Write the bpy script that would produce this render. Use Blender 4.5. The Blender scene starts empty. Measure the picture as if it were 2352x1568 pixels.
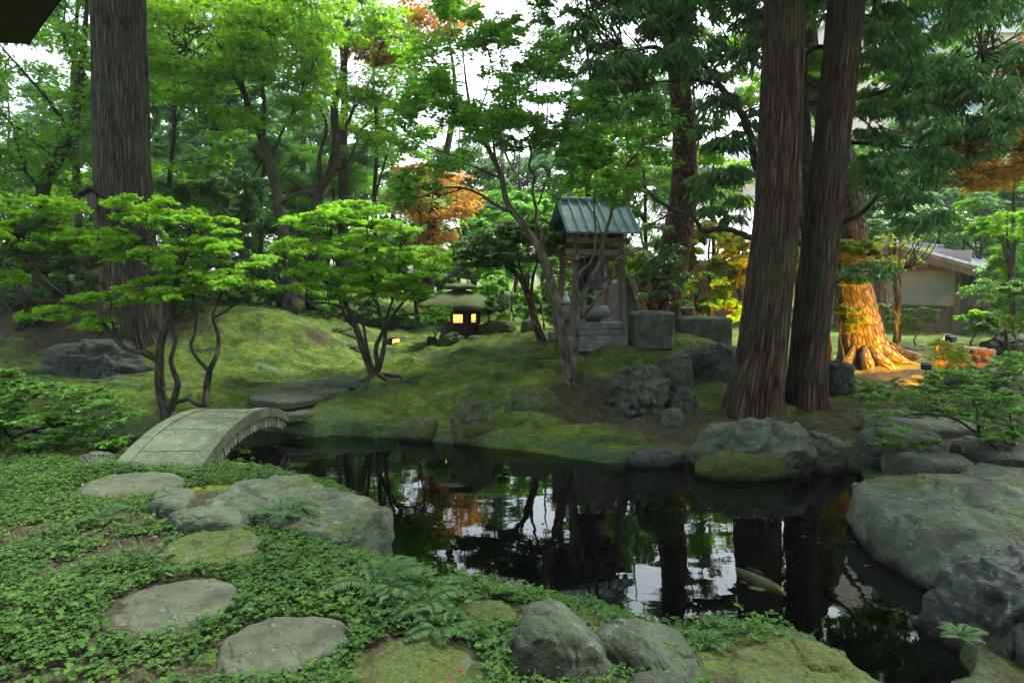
import bpy, math, random
import numpy as np
from mathutils import Vector

# ------------------------------------------------------------------ basics
SC = bpy.context.scene
COL = SC.collection
RNG = np.random.default_rng(11)
random.seed(5)
F, CX, CY, CAMZ, YH = 1500.0, 1176.0, 784.0, 2.2, 640.0
TH = math.atan((CY - YH) / F)
CT, ST = math.cos(TH), math.sin(TH)

def ray(px, py):
    a = (px - CX) / F
    b = -(py - CY) / F
    return np.array([a, CT + b * ST, -ST + b * CT])

def at(px, py, d):
    """point seen in direction (px,py) of the 2352x1568 view at forward distance d"""
    r = ray(px, py)
    return np.array([0, 0, CAMZ]) + r * (d / r[1])

def gz(px, py, z):
    r = ray(px, py)
    return np.array([0, 0, CAMZ]) + r * ((z - CAMZ) / r[2])

# ------------------------------------------------------------------ noise
def _hash(ix, iy, iz, seed):
    h = (ix.astype(np.int64) * 374761393 + iy.astype(np.int64) * 668265263 + iz.astype(np.int64) * 1274126177 + seed * 974711) & 0xFFFFFFFF
    h = ((h ^ (h >> 13)) * 1274126177) & 0xFFFFFFFF
    h = ((h ^ (h >> 16)) * 2246822519) & 0xFFFFFFFF
    return ((h ^ (h >> 15)) & 0xFFFFFF) / float(0xFFFFFF)

def vnoise(p, seed=0):
    p = np.asarray(p, float)
    i = np.floor(p)
    f = p - i
    f = f * f * f * (f * (f * 6 - 15) + 10)
    x, y, z = i[:, 0], i[:, 1], i[:, 2]
    out = np.zeros(len(p))
    for dx in (0, 1):
        wx = f[:, 0] if dx else 1 - f[:, 0]
        for dy in (0, 1):
            wy = f[:, 1] if dy else 1 - f[:, 1]
            for dz in (0, 1):
                wz = f[:, 2] if dz else 1 - f[:, 2]
                out += wx * wy * wz * _hash(x + dx, y + dy, z + dz, seed)
    return out * 2 - 1

def fbm(p, octv=4, seed=0, gain=0.5, lac=2.03):
    a, s, t = 1.0, 0.0, 0.0
    p = np.asarray(p, float)
    for k in range(octv):
        s = s + a * vnoise(p * (lac ** k) + k * 17.3, seed + k)
        t += a
        a *= gain
    return s / t

def ridged(p, octv=4, seed=0):
    a, s, t = 1.0, 0.0, 0.0
    p = np.asarray(p, float)
    for k in range(octv):
        s = s + a * (1 - 2 * np.abs(vnoise(p * (2.07 ** k) + k * 9.1, seed + k)))
        t += a
        a *= 0.5
    return s / t

def cells(p, seed=0):
    """random value of the nearest cell and the distance to the cell border"""
    p = np.asarray(p, float)
    b = np.floor(p)
    d1 = np.full(len(p), 9.0); d2 = np.full(len(p), 9.0); val = np.zeros(len(p))
    for dx in (-1, 0, 1):
        for dy in (-1, 0, 1):
            for dz in (-1, 0, 1):
                c = b + np.array([dx, dy, dz])
                j = np.column_stack([_hash(c[:, 0], c[:, 1], c[:, 2], seed + k) for k in range(3)])
                d = np.linalg.norm(c + j - p, axis=1)
                h = _hash(c[:, 0], c[:, 1], c[:, 2], seed + 7)
                n = d < d1
                d2 = np.where(n, d1, np.minimum(d2, d)); val = np.where(n, h, val); d1 = np.where(n, d, d1)
    return val, d2 - d1

def sstep(x, a, b):
    t = np.clip((x - a) / (b - a), 0, 1)
    return t * t * (3 - 2 * t)

# ------------------------------------------------------------------ mesh helpers
class MB:
    """collects vertices, faces and uvs; build() links them as one mesh object"""
    def __init__(self):
        self.v, self.f, self.uv, self.n, self.mi = [], [], [], 0, []
    def add(self, v, faces, uv=None, mi=0):
        v = np.asarray(v, float).reshape(-1, 3)
        for fa in faces:
            fa = np.asarray(fa, int)
            if fa.ndim == 1:
                fa = fa[None]
            self.f.append(fa + self.n)
            self.mi.append(np.full(len(fa), mi))
        self.uv.append(np.zeros((len(v), 2)) if uv is None else np.asarray(uv, float))
        self.v.append(v)
        self.n += len(v)
        return self
    def box(self, c, s, rot=None, taper=1.0, bevel=0.0):
        c = np.asarray(c, float); s = np.asarray(s, float) / 2
        b = min(bevel, min(s) * 0.9)
        if b <= 0:
            q = np.array([[x, y, z] for z in (-1, 1) for y in (-1, 1) for x in (-1, 1)], float) * s
            fs = [[0, 2, 3, 1], [4, 5, 7, 6], [0, 1, 5, 4], [2, 6, 7, 3], [0, 4, 6, 2], [1, 3, 7, 5]]
            if taper != 1.0:
                q[4:, :2] *= taper
            faces = [np.array(fs)]
        else:
            oct_ = []
            for (sx, sy) in ((1, 1), (-1, 1), (-1, -1), (1, -1)):
                pr = [(sx * s[0], sy * (s[1] - b)), (sx * (s[0] - b), sy * s[1])]
                oct_ += pr if sx * sy > 0 else pr[::-1]
            oct_ = np.array(oct_)
            rings = []
            for z, ins in ((-s[2], b), (-s[2] + b, 0), (s[2] - b, 0), (s[2], b)):
                k = np.array([(s[0] - ins) / s[0], (s[1] - ins) / s[1]])
                t = taper if z > 0 else 1.0
                rings.append(np.column_stack([oct_ * k * t, np.full(8, z)]))
            q = np.vstack(rings)
            fq = [[r * 8 + i, r * 8 + (i + 1) % 8, (r + 1) * 8 + (i + 1) % 8, (r + 1) * 8 + i] for r in range(3) for i in range(8)]
            faces = [np.array(fq), np.array([list(range(7, -1, -1))]), np.array([list(range(24, 32))])]
        if rot is not None:
            q = q @ np.asarray(rot).T
        return self.add(q + c, faces)
    def tube(self, pts, rad, seg=8, disp=None, cap=True, vscale=1.0):
        pts = np.asarray(pts, float); n = len(pts)
        rad = np.broadcast_to(np.asarray(rad, float), (n,))
        T = np.gradient(pts, axis=0)
        T /= np.linalg.norm(T, axis=1)[:, None] + 1e-9
        ref = np.array([0, 1.0, 0.0]) if abs(T[0][1]) < 0.9 else np.array([1.0, 0, 0])
        N = np.zeros_like(pts)
        nv = ref - T[0] * ref.dot(T[0])
        for i in range(n):
            nv = nv - T[i] * nv.dot(T[i])
            nv /= np.linalg.norm(nv) + 1e-9
            N[i] = nv
        B = np.cross(T, N)
        a = np.linspace(0, 2 * math.pi, seg + 1)
        L = np.concatenate([[0], np.cumsum(np.linalg.norm(np.diff(pts, axis=0), axis=1))])
        A, Ls = np.meshgrid(a, L)
        R = np.repeat(rad[:, None], seg + 1, 1)
        if disp is not None:
            R = R * (1 + disp(np.mod(A, 2 * math.pi), Ls))
        v = pts[:, None] + R[..., None] * (np.cos(A)[..., None] * N[:, None] + np.sin(A)[..., None] * B[:, None])
        uv = np.stack([A / (2 * math.pi) * (2 * math.pi * float(rad.max())), Ls * vscale], -1)
        i = np.arange(n - 1)[:, None] * (seg + 1) + np.arange(seg)[None]
        q = np.stack([i, i + 1, i + seg + 2, i + seg + 1], -1).reshape(-1, 4)
        fs = [q]
        if cap:
            fs += [np.arange(seg - 1, -1, -1)[None], (np.arange(seg) + (n - 1) * (seg + 1))[None]]
        return self.add(v.reshape(-1, 3), fs, uv.reshape(-1, 2))
    def lathe(self, prof, seg=24, c=(0, 0, 0)):
        prof = np.asarray(prof, float); n = len(prof)
        a = np.linspace(0, 2 * math.pi, seg, endpoint=False)
        v = np.stack([prof[:, 0][:, None] * np.cos(a), prof[:, 0][:, None] * np.sin(a), np.repeat(prof[:, 1][:, None], seg, 1)], -1)
        i = np.arange(n - 1)[:, None] * seg
        j = np.arange(seg)[None]
        q = np.stack([i + j, i + (j + 1) % seg, i + seg + (j + 1) % seg, i + seg + j], -1).reshape(-1, 4)
        return self.add(v.reshape(-1, 3) + np.asarray(c), [q])
    def sticks(self, p0, p1, r0, r1):
        """many thin three-sided twigs at once"""
        p0, p1 = np.asarray(p0), np.asarray(p1)
        n = len(p0)
        if n == 0:
            return self
        r0 = np.broadcast_to(np.asarray(r0, float), (n,)); r1 = np.broadcast_to(np.asarray(r1, float), (n,))
        d = p1 - p0
        d /= np.linalg.norm(d, axis=1)[:, None] + 1e-9
        ref = np.where(np.abs(d[:, 2:3]) < 0.9, np.array([[0, 0, 1.0]]), np.array([[1.0, 0, 0]]))
        u = np.cross(d, ref); u /= np.linalg.norm(u, axis=1)[:, None] + 1e-9
        w = np.cross(d, u)
        V = np.zeros((n, 6, 3))
        for k in range(3):
            o = math.cos(k * 2.0944) * u + math.sin(k * 2.0944) * w
            V[:, k] = p0 + o * r0[:, None]
            V[:, 3 + k] = p1 + o * r1[:, None]
        b = np.arange(n)[:, None] * 6
        q = np.concatenate([b + np.array([[0, 1, 4, 3]]), b + np.array([[1, 2, 5, 4]]), b + np.array([[2, 0, 3, 5]])])
        return self.add(V.reshape(-1, 3), [q])
    def build(self, name, mat=None, parent=None, smooth=True, attr=None, origin=None):
        v = np.vstack(self.v)
        if origin is not None:
            v = v - np.asarray(origin)
        me = bpy.data.meshes.new(name)
        me.vertices.add(len(v)); me.vertices.foreach_set('co', v.astype(np.float32).ravel())
        loops = np.concatenate([f.ravel() for f in self.f])
        tot = np.concatenate([np.full(len(f), f.shape[1]) for f in self.f])
        st = np.concatenate([[0], np.cumsum(tot)[:-1]])
        me.loops.add(len(loops)); me.loops.foreach_set('vertex_index', loops.astype(np.int32))
        me.polygons.add(len(tot)); me.polygons.foreach_set('loop_start', st.astype(np.int32))
        mi = np.concatenate(self.mi)
        uv = np.vstack(self.uv)
        ul = me.uv_layers.new(name='UVMap')
        ul.data.foreach_set('uv', uv[loops].astype(np.float32).ravel())
        me.update(calc_edges=True)
        me.polygons.foreach_set('use_smooth', np.full(len(tot), bool(smooth)))
        if mi.any():
            me.polygons.foreach_set('material_index', mi.astype(np.int32))
        if attr:
            for k, a in attr.items():
                at_ = me.attributes.new(k, 'FLOAT', 'POINT')
                at_.data.foreach_set('value', np.asarray(a, np.float32))
        for m in (mat if isinstance(mat, (list, tuple)) else [mat]):
            if m is not None:
                me.materials.append(m)
        me.validate()
        o = bpy.data.objects.new(name, me)
        COL.objects.link(o)
        if origin is not None:
            o.location = origin
        if parent is not None:
            o.parent = parent
        return o

LABELS = {}
def tag(o, label=None, cat=None, group=None, kind=None):
    if label: o['label'] = label
    if cat: o['category'] = cat
    if group: o['group'] = group
    if kind: o['kind'] = kind
    return o

def empty(name, loc, label=None, cat=None, group=None, rz=0.0):
    o = bpy.data.objects.new(name, None)
    o.empty_display_size = 0.1
    COL.objects.link(o)
    o.location = loc
    o.rotation_euler = (0, 0, rz)
    return tag(o, label, cat, group)

def catmull(p, per=6):
    p = np.asarray(p, float)
    if len(p) < 3:
        t = np.linspace(0, 1, per + 1)[:, None]
        return p[0] * (1 - t) + p[-1] * t
    P = np.vstack([2 * p[0] - p[1], p, 2 * p[-1] - p[-2]])
    out = []
    for i in range(1, len(P) - 2):
        for t in np.linspace(0, 1, per, endpoint=False):
            a, b, c, d = P[i - 1], P[i], P[i + 1], P[i + 2]
            out.append(0.5 * ((2 * b) + (-a + c) * t + (2 * a - 5 * b + 4 * c - d) * t * t + (-a + 3 * b - 3 * c + d) * t ** 3))
    out.append(P[-2])
    return np.array(out)

# ------------------------------------------------------------------ materials
def new_mat(name):
    m = bpy.data.materials.new(name)
    m.use_nodes = True
    nt = m.node_tree
    nt.nodes.clear()
    out = nt.nodes.new('ShaderNodeOutputMaterial')
    return m, nt, out

def N(nt, typ, **kw):
    n = nt.nodes.new(typ)
    for k, v in kw.items():
        if k.startswith('i_'):
            key = k[2:]
            key = int(key) if key.isdigit() else key.replace('_', ' ')
            n.inputs[key].default_value = v
        else:
            setattr(n, k, v)
    return n

def L(nt, a, b):
    nt.links.new(a, b)

def ramp(nt, fac, stops):
    r = nt.nodes.new('ShaderNodeValToRGB')
    el = r.color_ramp.elements
    while len(el) < len(stops):
        el.new(0.5)
    for e, (p, c) in zip(el, stops):
        e.position = p
        e.color = (*c, 1)
    L(nt, fac, r.inputs[0])
    return r.outputs[0]

def mixc(nt, fac, a, b, mode='MIX'):
    m = nt.nodes.new('ShaderNodeMix')
    m.data_type = 'RGBA'; m.blend_type = mode
    for s, x in ((m.inputs[0], fac), (m.inputs[6], a), (m.inputs[7], b)):
        if isinstance(x, (int, float)): s.default_value = x
        elif isinstance(x, tuple): s.default_value = (*x, 1)
        else: L(nt, x, s)
    return m.outputs[2]

def math_(nt, op, a, b=0.0, clamp=False):
    m = nt.nodes.new('ShaderNodeMath'); m.operation = op; m.use_clamp = clamp
    for s, x in zip(m.inputs, (a, b)):
        if isinstance(x, (int, float)): s.default_value = x
        else: L(nt, x, s)
    return m.outputs[0]

def noise_n(nt, vec, scale, detail=4.0, rough=0.55, dist=0.0):
    n = N(nt, 'ShaderNodeTexNoise')
    n.inputs['Scale'].default_value = scale
    n.inputs['Detail'].default_value = detail
    n.inputs['Roughness'].default_value = rough
    n.inputs['Distortion'].default_value = dist
    if vec is not None: L(nt, vec, n.inputs['Vector'])
    return n.outputs[0]

def bump_n(nt, h, strength=0.5, dist=0.02):
    b = N(nt, 'ShaderNodeBump')
    b.inputs['Strength'].default_value = strength
    b.inputs['Distance'].default_value = dist
    L(nt, h, b.inputs['Height'])
    return b.outputs[0]

def leaf_mat(name, stops, trans=0.4, rough=0.5, spec=0.2, tr_tint=(1.25, 1.15, 0.55)):
    m, nt, out = new_mat(name)
    geo = N(nt, 'ShaderNodeNewGeometry')
    tc = N(nt, 'ShaderNodeTexCoord')
    nz = noise_n(nt, tc.outputs['Object'], 1.7, 2.0)
    f = math_(nt, 'ADD', math_(nt, 'MULTIPLY', geo.outputs['Random Per Island'], 0.6), math_(nt, 'MULTIPLY', math_(nt, 'SUBTRACT', nz, 0.3), 0.9), True)
    c = ramp(nt, f, stops)
    p = N(nt, 'ShaderNodeBsdfPrincipled')
    p.inputs['Roughness'].default_value = rough
    p.inputs['Specular IOR Level'].default_value = spec
    L(nt, c, p.inputs['Base Color'])
    t = N(nt, 'ShaderNodeBsdfTranslucent')
    L(nt, mixc(nt, 1.0, c, tr_tint, 'MULTIPLY'), t.inputs['Color'])
    mx = N(nt, 'ShaderNodeMixShader')
    mx.inputs[0].default_value = trans
    L(nt, p.outputs[0], mx.inputs[1]); L(nt, t.outputs[0], mx.inputs[2])
    L(nt, mx.outputs[0], out.inputs[0])
    return m

def bark_mat(name, stops, moss=0.0, ustretch=26.0, vstretch=1.6, bump=0.7, moss_c=(0.04, 0.06, 0.022), rough=0.9, plate=0.62, cracked=True):
    m, nt, out = new_mat(name)
    tc = N(nt, 'ShaderNodeTexCoord')
    mp = N(nt, 'ShaderNodeMapping')
    mp.inputs['Scale'].default_value = (ustretch, vstretch, 1)
    L(nt, tc.outputs['UV'], mp.inputs[0])
    a = noise_n(nt, mp.outputs[0], 1.0, 6.0, 0.62, 0.6)
    mp2 = N(nt, 'ShaderNodeMapping')
    mp2.inputs['Scale'].default_value = (ustretch * 0.3, vstretch * 0.55, 1)
    L(nt, tc.outputs['UV'], mp2.inputs[0])
    b = noise_n(nt, mp2.outputs[0], 1.0, 4.0, 0.6, 0.4)
    f = math_(nt, 'ADD', math_(nt, 'MULTIPLY', a, 0.72), math_(nt, 'MULTIPLY', b, 0.34))
    c = ramp(nt, f, stops)
    # stringy plates separated by dark vertical cracks
    mp4 = N(nt, 'ShaderNodeMapping')
    mp4.inputs['Scale'].default_value = (ustretch * plate, vstretch * plate * 2.0, 1)
    L(nt, tc.outputs['UV'], mp4.inputs[0])
    dn = N(nt, 'ShaderNodeTexNoise'); dn.inputs['Scale'].default_value = 1.3; dn.inputs['Detail'].default_value = 5; dn.inputs['Roughness'].default_value = 0.65
    L(nt, mp4.outputs[0], dn.inputs['Vector'])
    ad = N(nt, 'ShaderNodeVectorMath', operation='MULTIPLY_ADD'); ad.inputs[1].default_value = (1.1, 1.6, 0)
    L(nt, dn.outputs['Color'], ad.inputs[0]); L(nt, mp4.outputs[0], ad.inputs[2])
    vo = N(nt, 'ShaderNodeTexVoronoi', feature='DISTANCE_TO_EDGE'); vo.voronoi_dimensions = '2D'; vo.inputs['Scale'].default_value = 1.0
    L(nt, ad.outputs[0], vo.inputs['Vector'])
    vc = N(nt, 'ShaderNodeTexVoronoi', feature='F1'); vc.voronoi_dimensions = '2D'; vc.inputs['Scale'].default_value = 1.0
    L(nt, ad.outputs[0], vc.inputs['Vector'])
    pl = N(nt, 'ShaderNodeSeparateColor'); L(nt, vc.outputs['Color'], pl.inputs[0])
    ck = ramp(nt, vo.outputs['Distance'], [(0.0, (0.10, 0.09, 0.085)), (0.09, (0.62, 0.6, 0.58)), (0.25, (1, 1, 1))])
    if not cracked:
        ck = ramp(nt, a, [(0.3, (0.6, 0.58, 0.55)), (0.55, (1, 1, 1))])
    c = mixc(nt, 1.0, c, ck, 'MULTIPLY')
    if cracked: c = mixc(nt, 1.0, c, ramp(nt, pl.outputs[0], [(0.0, (0.72, 0.7, 0.7)), (1.0, (1.25, 1.22, 1.2))]), 'MULTIPLY')
    f = math_(nt, 'ADD', math_(nt, 'MULTIPLY', f, 0.6), math_(nt, 'MULTIPLY', mixc(nt, 1.0, ck, (1.0, 1.0, 1.0), 'MULTIPLY'), 0.5))
    if moss > 0:
        g = noise_n(nt, tc.outputs['Object'], 2.2, 5.0, 0.65)
        mf = ramp(nt, g, [(0.55 - moss * 0.3, (0, 0, 0)), (0.72 - moss * 0.2, (1, 1, 1))])
        c = mixc(nt, math_(nt, 'MULTIPLY', mf, 0.75), c, moss_c)
    p = N(nt, 'ShaderNodeBsdfPrincipled')
    p.inputs['Roughness'].default_value = rough
    p.inputs['Specular IOR Level'].default_value = 0.2
    L(nt, c, p.inputs['Base Color'])
    L(nt, bump_n(nt, f, bump, 0.05), p.inputs['Normal'])
    L(nt, p.outputs[0], out.inputs[0])
    return m

def rock_mat(name, stops, moss=0.4, moss_stops=((0.0, (0.022, 0.038, 0.008)), (1.0, (0.085, 0.115, 0.02))), scale=3.0, strata=0.0, top=0.35, wet=True):
    m, nt, out = new_mat(name)
    tc = N(nt, 'ShaderNodeTexCoord')
    geo = N(nt, 'ShaderNodeNewGeometry')
    v = tc.outputs['Object']
    mp = N(nt, 'ShaderNodeMapping')
    mp.inputs['Scale'].default_value = (1, 1, 1 + 4 * strata)
    mp.inputs['Rotation'].default_value = (0.25, 0.15, 0.3)
    L(nt, v, mp.inputs[0])
    a = noise_n(nt, mp.outputs[0], scale, 8.0, 0.65, 0.3)
    fine = noise_n(nt, mp.outputs[0], scale * 9, 5.0, 0.7)
    f = math_(nt, 'ADD', math_(nt, 'MULTIPLY', a, 0.75), math_(nt, 'MULTIPLY', fine, 0.27))
    c = ramp(nt, f, stops)
    # pale lichen spots
    lv = noise_n(nt, v, scale * 5.0, 3.0, 0.6)
    c = mixc(nt, math_(nt, 'MULTIPLY', ramp(nt, lv, [(0.62, (0, 0, 0)), (0.7, (1, 1, 1))]), 0.45), c, (0.25, 0.29, 0.22))
    c = mixc(nt, 1.0, c, ramp(nt, noise_n(nt, v, scale * 0.9, 4.0, 0.6, 0.8), [(0.35, (0.55, 0.6, 0.52)), (0.6, (1.0, 1.0, 1.0))]), 'MULTIPLY')
    # moss where it settled
    sp = N(nt, 'ShaderNodeSeparateXYZ'); L(nt, geo.outputs['Normal'], sp.inputs[0])
    mn = noise_n(nt, v, scale * 0.8, 6.0, 0.68, 0.5)
    mfac = math_(nt, 'ADD', mn, math_(nt, 'MULTIPLY', sp.outputs['Z'], top * 0.3))
    th = 0.86 - moss * 0.45
    mfac = ramp(nt, mfac, [(max(0, th - 0.05), (0, 0, 0)), (th + 0.06, (1, 1, 1))])
    mt = noise_n(nt, v, scale * 14, 4.0, 0.7)
    mc = ramp(nt, mt, [(0.3, moss_stops[0][1]), (0.72, moss_stops[1][1])])
    c = mixc(nt, mfac, c, mc)
    if wet:
        wp = N(nt, 'ShaderNodeSeparateXYZ'); L(nt, geo.outputs['Position'], wp.inputs[0])
        wz = math_(nt, 'ADD', wp.outputs['Z'], math_(nt, 'MULTIPLY', math_(nt, 'SUBTRACT', mn, 0.5), 0.12))
        c = mixc(nt, 1.0, c, ramp(nt, math_(nt, 'MULTIPLY', wz, 5.0), [(0.12, (0.16, 0.17, 0.15)), (0.42, (1, 1, 1))]), 'MULTIPLY')
    hb = math_(nt, 'MULTIPLY', f, 1.5)
    hb = math_(nt, 'ADD', hb, math_(nt, 'MULTIPLY', mixc(nt, 1.0, mfac, mt, 'MULTIPLY'), 0.9))
    p = N(nt, 'ShaderNodeBsdfPrincipled')
    p.inputs['Roughness'].default_value = 0.85
    p.inputs['Specular IOR Level'].default_value = 0.25
    L(nt, c, p.inputs['Base Color'])
    L(nt, bump_n(nt, hb, 0.75, 0.05), p.inputs['Normal'])
    L(nt, p.outputs[0], out.inputs[0])
    return m

def plain_mat(name, stops, scale=6.0, stretch=(1, 1, 1), rough=0.8, bump=0.25, spec=0.3, metal=0.0, detail=5.0):
    m, nt, out = new_mat(name)
    tc = N(nt, 'ShaderNodeTexCoord')
    mp = N(nt, 'ShaderNodeMapping'); mp.inputs['Scale'].default_value = stretch
    L(nt, tc.outputs['Object'], mp.inputs[0])
    f = noise_n(nt, mp.outputs[0], scale, detail, 0.6, 0.2)
    p = N(nt, 'ShaderNodeBsdfPrincipled')
    p.inputs['Roughness'].default_value = rough
    p.inputs['Specular IOR Level'].default_value = spec
    p.inputs['Metallic'].default_value = metal
    L(nt, ramp(nt, f, stops), p.inputs['Base Color'])
    L(nt, bump_n(nt, f, bump, 0.02), p.inputs['Normal'])
    L(nt, p.outputs[0], out.inputs[0])
    return m

def emit_mat(name, col, strength):
    m, nt, out = new_mat(name)
    tc = N(nt, 'ShaderNodeTexCoord')
    f = noise_n(nt, tc.outputs['Object'], 4.0, 2.0)
    e = N(nt, 'ShaderNodeEmission')
    e.inputs['Strength'].default_value = strength
    L(nt, ramp(nt, f, [(0.3, tuple(c * 0.8 for c in col)), (0.7, col)]), e.inputs['Color'])
    L(nt, e.outputs[0], out.inputs[0])
    return m

M = {}
M['maple'] = leaf_mat('maple_leaf', [(0.0, (0.0763, 0.2126, 0.007)), (0.5, (0.1692, 0.4127, 0.0113)), (1.0, (0.3274, 0.6502, 0.0169))], 0.5)
M['maple_mid'] = leaf_mat('maple_mid_leaf', [(0.0, (0.0528, 0.1839, 0.0105)), (0.5, (0.1056, 0.3185, 0.0165)), (1.0, (0.1827, 0.4656, 0.0224))], 0.5)
M['maple_gold'] = leaf_mat('yellow_maple_leaf', [(0.0, (0.091, 0.168, 0.0192)), (0.5, (0.169, 0.266, 0.0264)), (1.0, (0.312, 0.364, 0.036))], 0.5)
M['orange'] = leaf_mat('orange_maple_leaf', [(0.0, (0.20, 0.17, 0.025)), (0.4, (0.44, 0.225, 0.032)), (1.0, (0.58, 0.32, 0.05))], 0.5, tr_tint=(1.1, 0.95, 0.5))
M['oak'] = leaf_mat('oak_leaf', [(0.0, (0.0395, 0.121, 0.0321)), (0.5, (0.0791, 0.2203, 0.0523)), (1.0, (0.1646, 0.3553, 0.0682))], 0.3, 0.33, 0.5)
M['camellia'] = leaf_mat('camellia_leaf', [(0.0, (0.0598, 0.1856, 0.013)), (0.5, (0.1199, 0.3539, 0.0195)), (1.0, (0.2549, 0.6064, 0.0327))], 0.38, 0.35, 0.5)
M['conifer'] = leaf_mat('conifer_needle', [(0.0, (0.0404, 0.1282, 0.0538)), (0.5, (0.0785, 0.2142, 0.0869)), (1.0, (0.1346, 0.3027, 0.1138))], 0.4, 0.6)
M['dark_shrub'] = leaf_mat('dark_shrub_leaf', [(0.0, (0.0234, 0.081, 0.0218)), (0.5, (0.0507, 0.152, 0.0312)), (1.0, (0.1072, 0.2532, 0.0468))], 0.35, 0.4)
M['azalea'] = leaf_mat('azalea_leaf', [(0.0, (0.04, 0.1229, 0.0211)), (0.5, (0.0874, 0.2268, 0.0343)), (1.0, (0.182, 0.378, 0.0594))], 0.35, 0.4)
M['clover'] = leaf_mat('ground_cover_leaf', [(0.0, (0.0177, 0.0535, 0.0127)), (0.5, (0.0419, 0.1051, 0.0219)), (1.0, (0.0967, 0.1782, 0.0288))], 0.35, 0.75, 0.12)
M['fern'] = leaf_mat('fern_leaf', [(0.0, (0.0245, 0.072, 0.018)), (0.5, (0.049, 0.1152, 0.03)), (1.0, (0.077, 0.1584, 0.042))], 0.4, 0.5)
M['litter'] = leaf_mat('fallen_leaf', [(0.0, (0.06, 0.0279, 0.018)), (0.5, (0.132, 0.062, 0.042)), (1.0, (0.204, 0.1364, 0.102))], 0.15, 0.6)

M['cedar_red'] = bark_mat('red_cedar_bark', [(0.43, (0.0207, 0.0117, 0.0072)), (0.53, (0.0619, 0.0325, 0.0194)), (0.65, (0.1179, 0.0737, 0.0462))], 0.30, 26, 1.5, 1.0)
M['cedar_dark'] = bark_mat('dark_cedar_bark', [(0.43, (0.0207, 0.013, 0.0082)), (0.53, (0.0583, 0.0331, 0.0212)), (0.65, (0.1176, 0.072, 0.0471))], 0.30, 30, 1.3, 1.0)
M['cedar_grey'] = bark_mat('grey_cedar_bark', [(0.43, (0.0157, 0.0128, 0.0093)), (0.53, (0.0477, 0.0384, 0.0281)), (0.65, (0.0954, 0.0789, 0.0595))], 0.30, 22, 1.6, 1.0)
M['pine_bark'] = bark_mat('pine_bark', [(0.43, (0.035, 0.022, 0.016)), (0.53, (0.11, 0.06, 0.042)), (0.65, (0.2, 0.12, 0.085))], 0.3, 16, 7, 1.0)
M['dark_bark'] = bark_mat('dark_bark', [(0.43, (0.016, 0.013, 0.010)), (0.53, (0.042, 0.035, 0.027)), (0.65, (0.085, 0.075, 0.055))], 0.3, 14, 5.0, 0.6, cracked=False)
M['pale_bark'] = bark_mat('pale_bark', [(0.43, (0.0375, 0.0317, 0.0211)), (0.53, (0.0863, 0.072, 0.0484)), (0.65, (0.15, 0.1332, 0.093))], 0.35, 10, 5.0, 0.5, cracked=False)
M['lit_bark'] = bark_mat('grey_broadleaf_bark', [(0.43, (0.056, 0.0496, 0.0338)), (0.53, (0.128, 0.112, 0.075)), (0.65, (0.216, 0.2, 0.1425))], 0.3, 20, 4.0, 1.0)

M['rock'] = rock_mat('grey_green_rock', [(0.32, (0.0197, 0.0261, 0.0172)), (0.5, (0.0547, 0.0703, 0.0449)), (0.7, (0.1006, 0.1255, 0.0805))], 0.44)
M['rock_pale'] = rock_mat('pale_rock', [(0.32, (0.0276, 0.0368, 0.0238)), (0.5, (0.0759, 0.0974, 0.0595)), (0.7, (0.1288, 0.1631, 0.0998))], 0.40, strata=0.6)
M['rock_dark'] = rock_mat('dark_rock', [(0.3, (0.0123, 0.0168, 0.0115)), (0.5, (0.0348, 0.0454, 0.0307)), (0.72, (0.0701, 0.0907, 0.06))], 0.42)
M['rock_moss'] = rock_mat('mossy_rock', [(0.32, (0.04, 0.048, 0.036)), (0.5, (0.10, 0.115, 0.085)), (0.7, (0.18, 0.20, 0.15))], 0.85)
M['rock_wet'] = rock_mat('strata_rock', [(0.32, (0.0173, 0.0214, 0.018)), (0.5, (0.047, 0.059, 0.0473)), (0.7, (0.0941, 0.1179, 0.0922))], 0.22, strata=1.6)
M['moss'] = rock_mat('moss_cushion', [(0.3, (0.03, 0.048, 0.012)), (0.5, (0.054, 0.078, 0.018)), (0.7, (0.078, 0.108, 0.024))], 1.3)
M['step'] = rock_mat('stepping_stone', [(0.32, (0.0334, 0.0377, 0.0245)), (0.5, (0.0667, 0.0781, 0.0498)), (0.7, (0.1049, 0.1239, 0.0775))], 0.42, scale=3.2)
M['bridge'] = rock_mat('bridge_stone', [(0.38, (0.036, 0.0502, 0.0288)), (0.5, (0.0648, 0.0851, 0.049)), (0.62, (0.1044, 0.1277, 0.0756))], 0.32, scale=2.6, top=0.1)
M['bridge_side'] = plain_mat('bridge_side_stone', [(0.3, (0.0448, 0.0448, 0.0292)), (0.5, (0.096, 0.096, 0.0673)), (0.7, (0.1664, 0.1664, 0.117))], 9.0, bump=0.5)
M['cut_stone'] = plain_mat('cut_stone', [(0.3, (0.068, 0.0735, 0.0627)), (0.5, (0.1156, 0.1225, 0.1023)), (0.7, (0.17, 0.175, 0.1452))], 7.0, bump=0.3)
M['pale_stone'] = plain_mat('pale_stone', [(0.3, (0.144, 0.148, 0.1296)), (0.5, (0.216, 0.222, 0.1944)), (0.7, (0.288, 0.296, 0.2592))], 5.0, bump=0.2)
M['mossy_stone'] = plain_mat('mossy_cut_stone', [(0.32, (0.022, 0.032, 0.02)), (0.5, (0.05, 0.068, 0.04)), (0.7, (0.12, 0.14, 0.10))], 5.0, bump=0.4)
M['timber'] = plain_mat('weathered_timber', [(0.3, (0.09, 0.06, 0.042)), (0.5, (0.17, 0.115, 0.08)), (0.7, (0.26, 0.19, 0.14))], 5.0, (6, 6, 0.6), bump=0.3)
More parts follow.
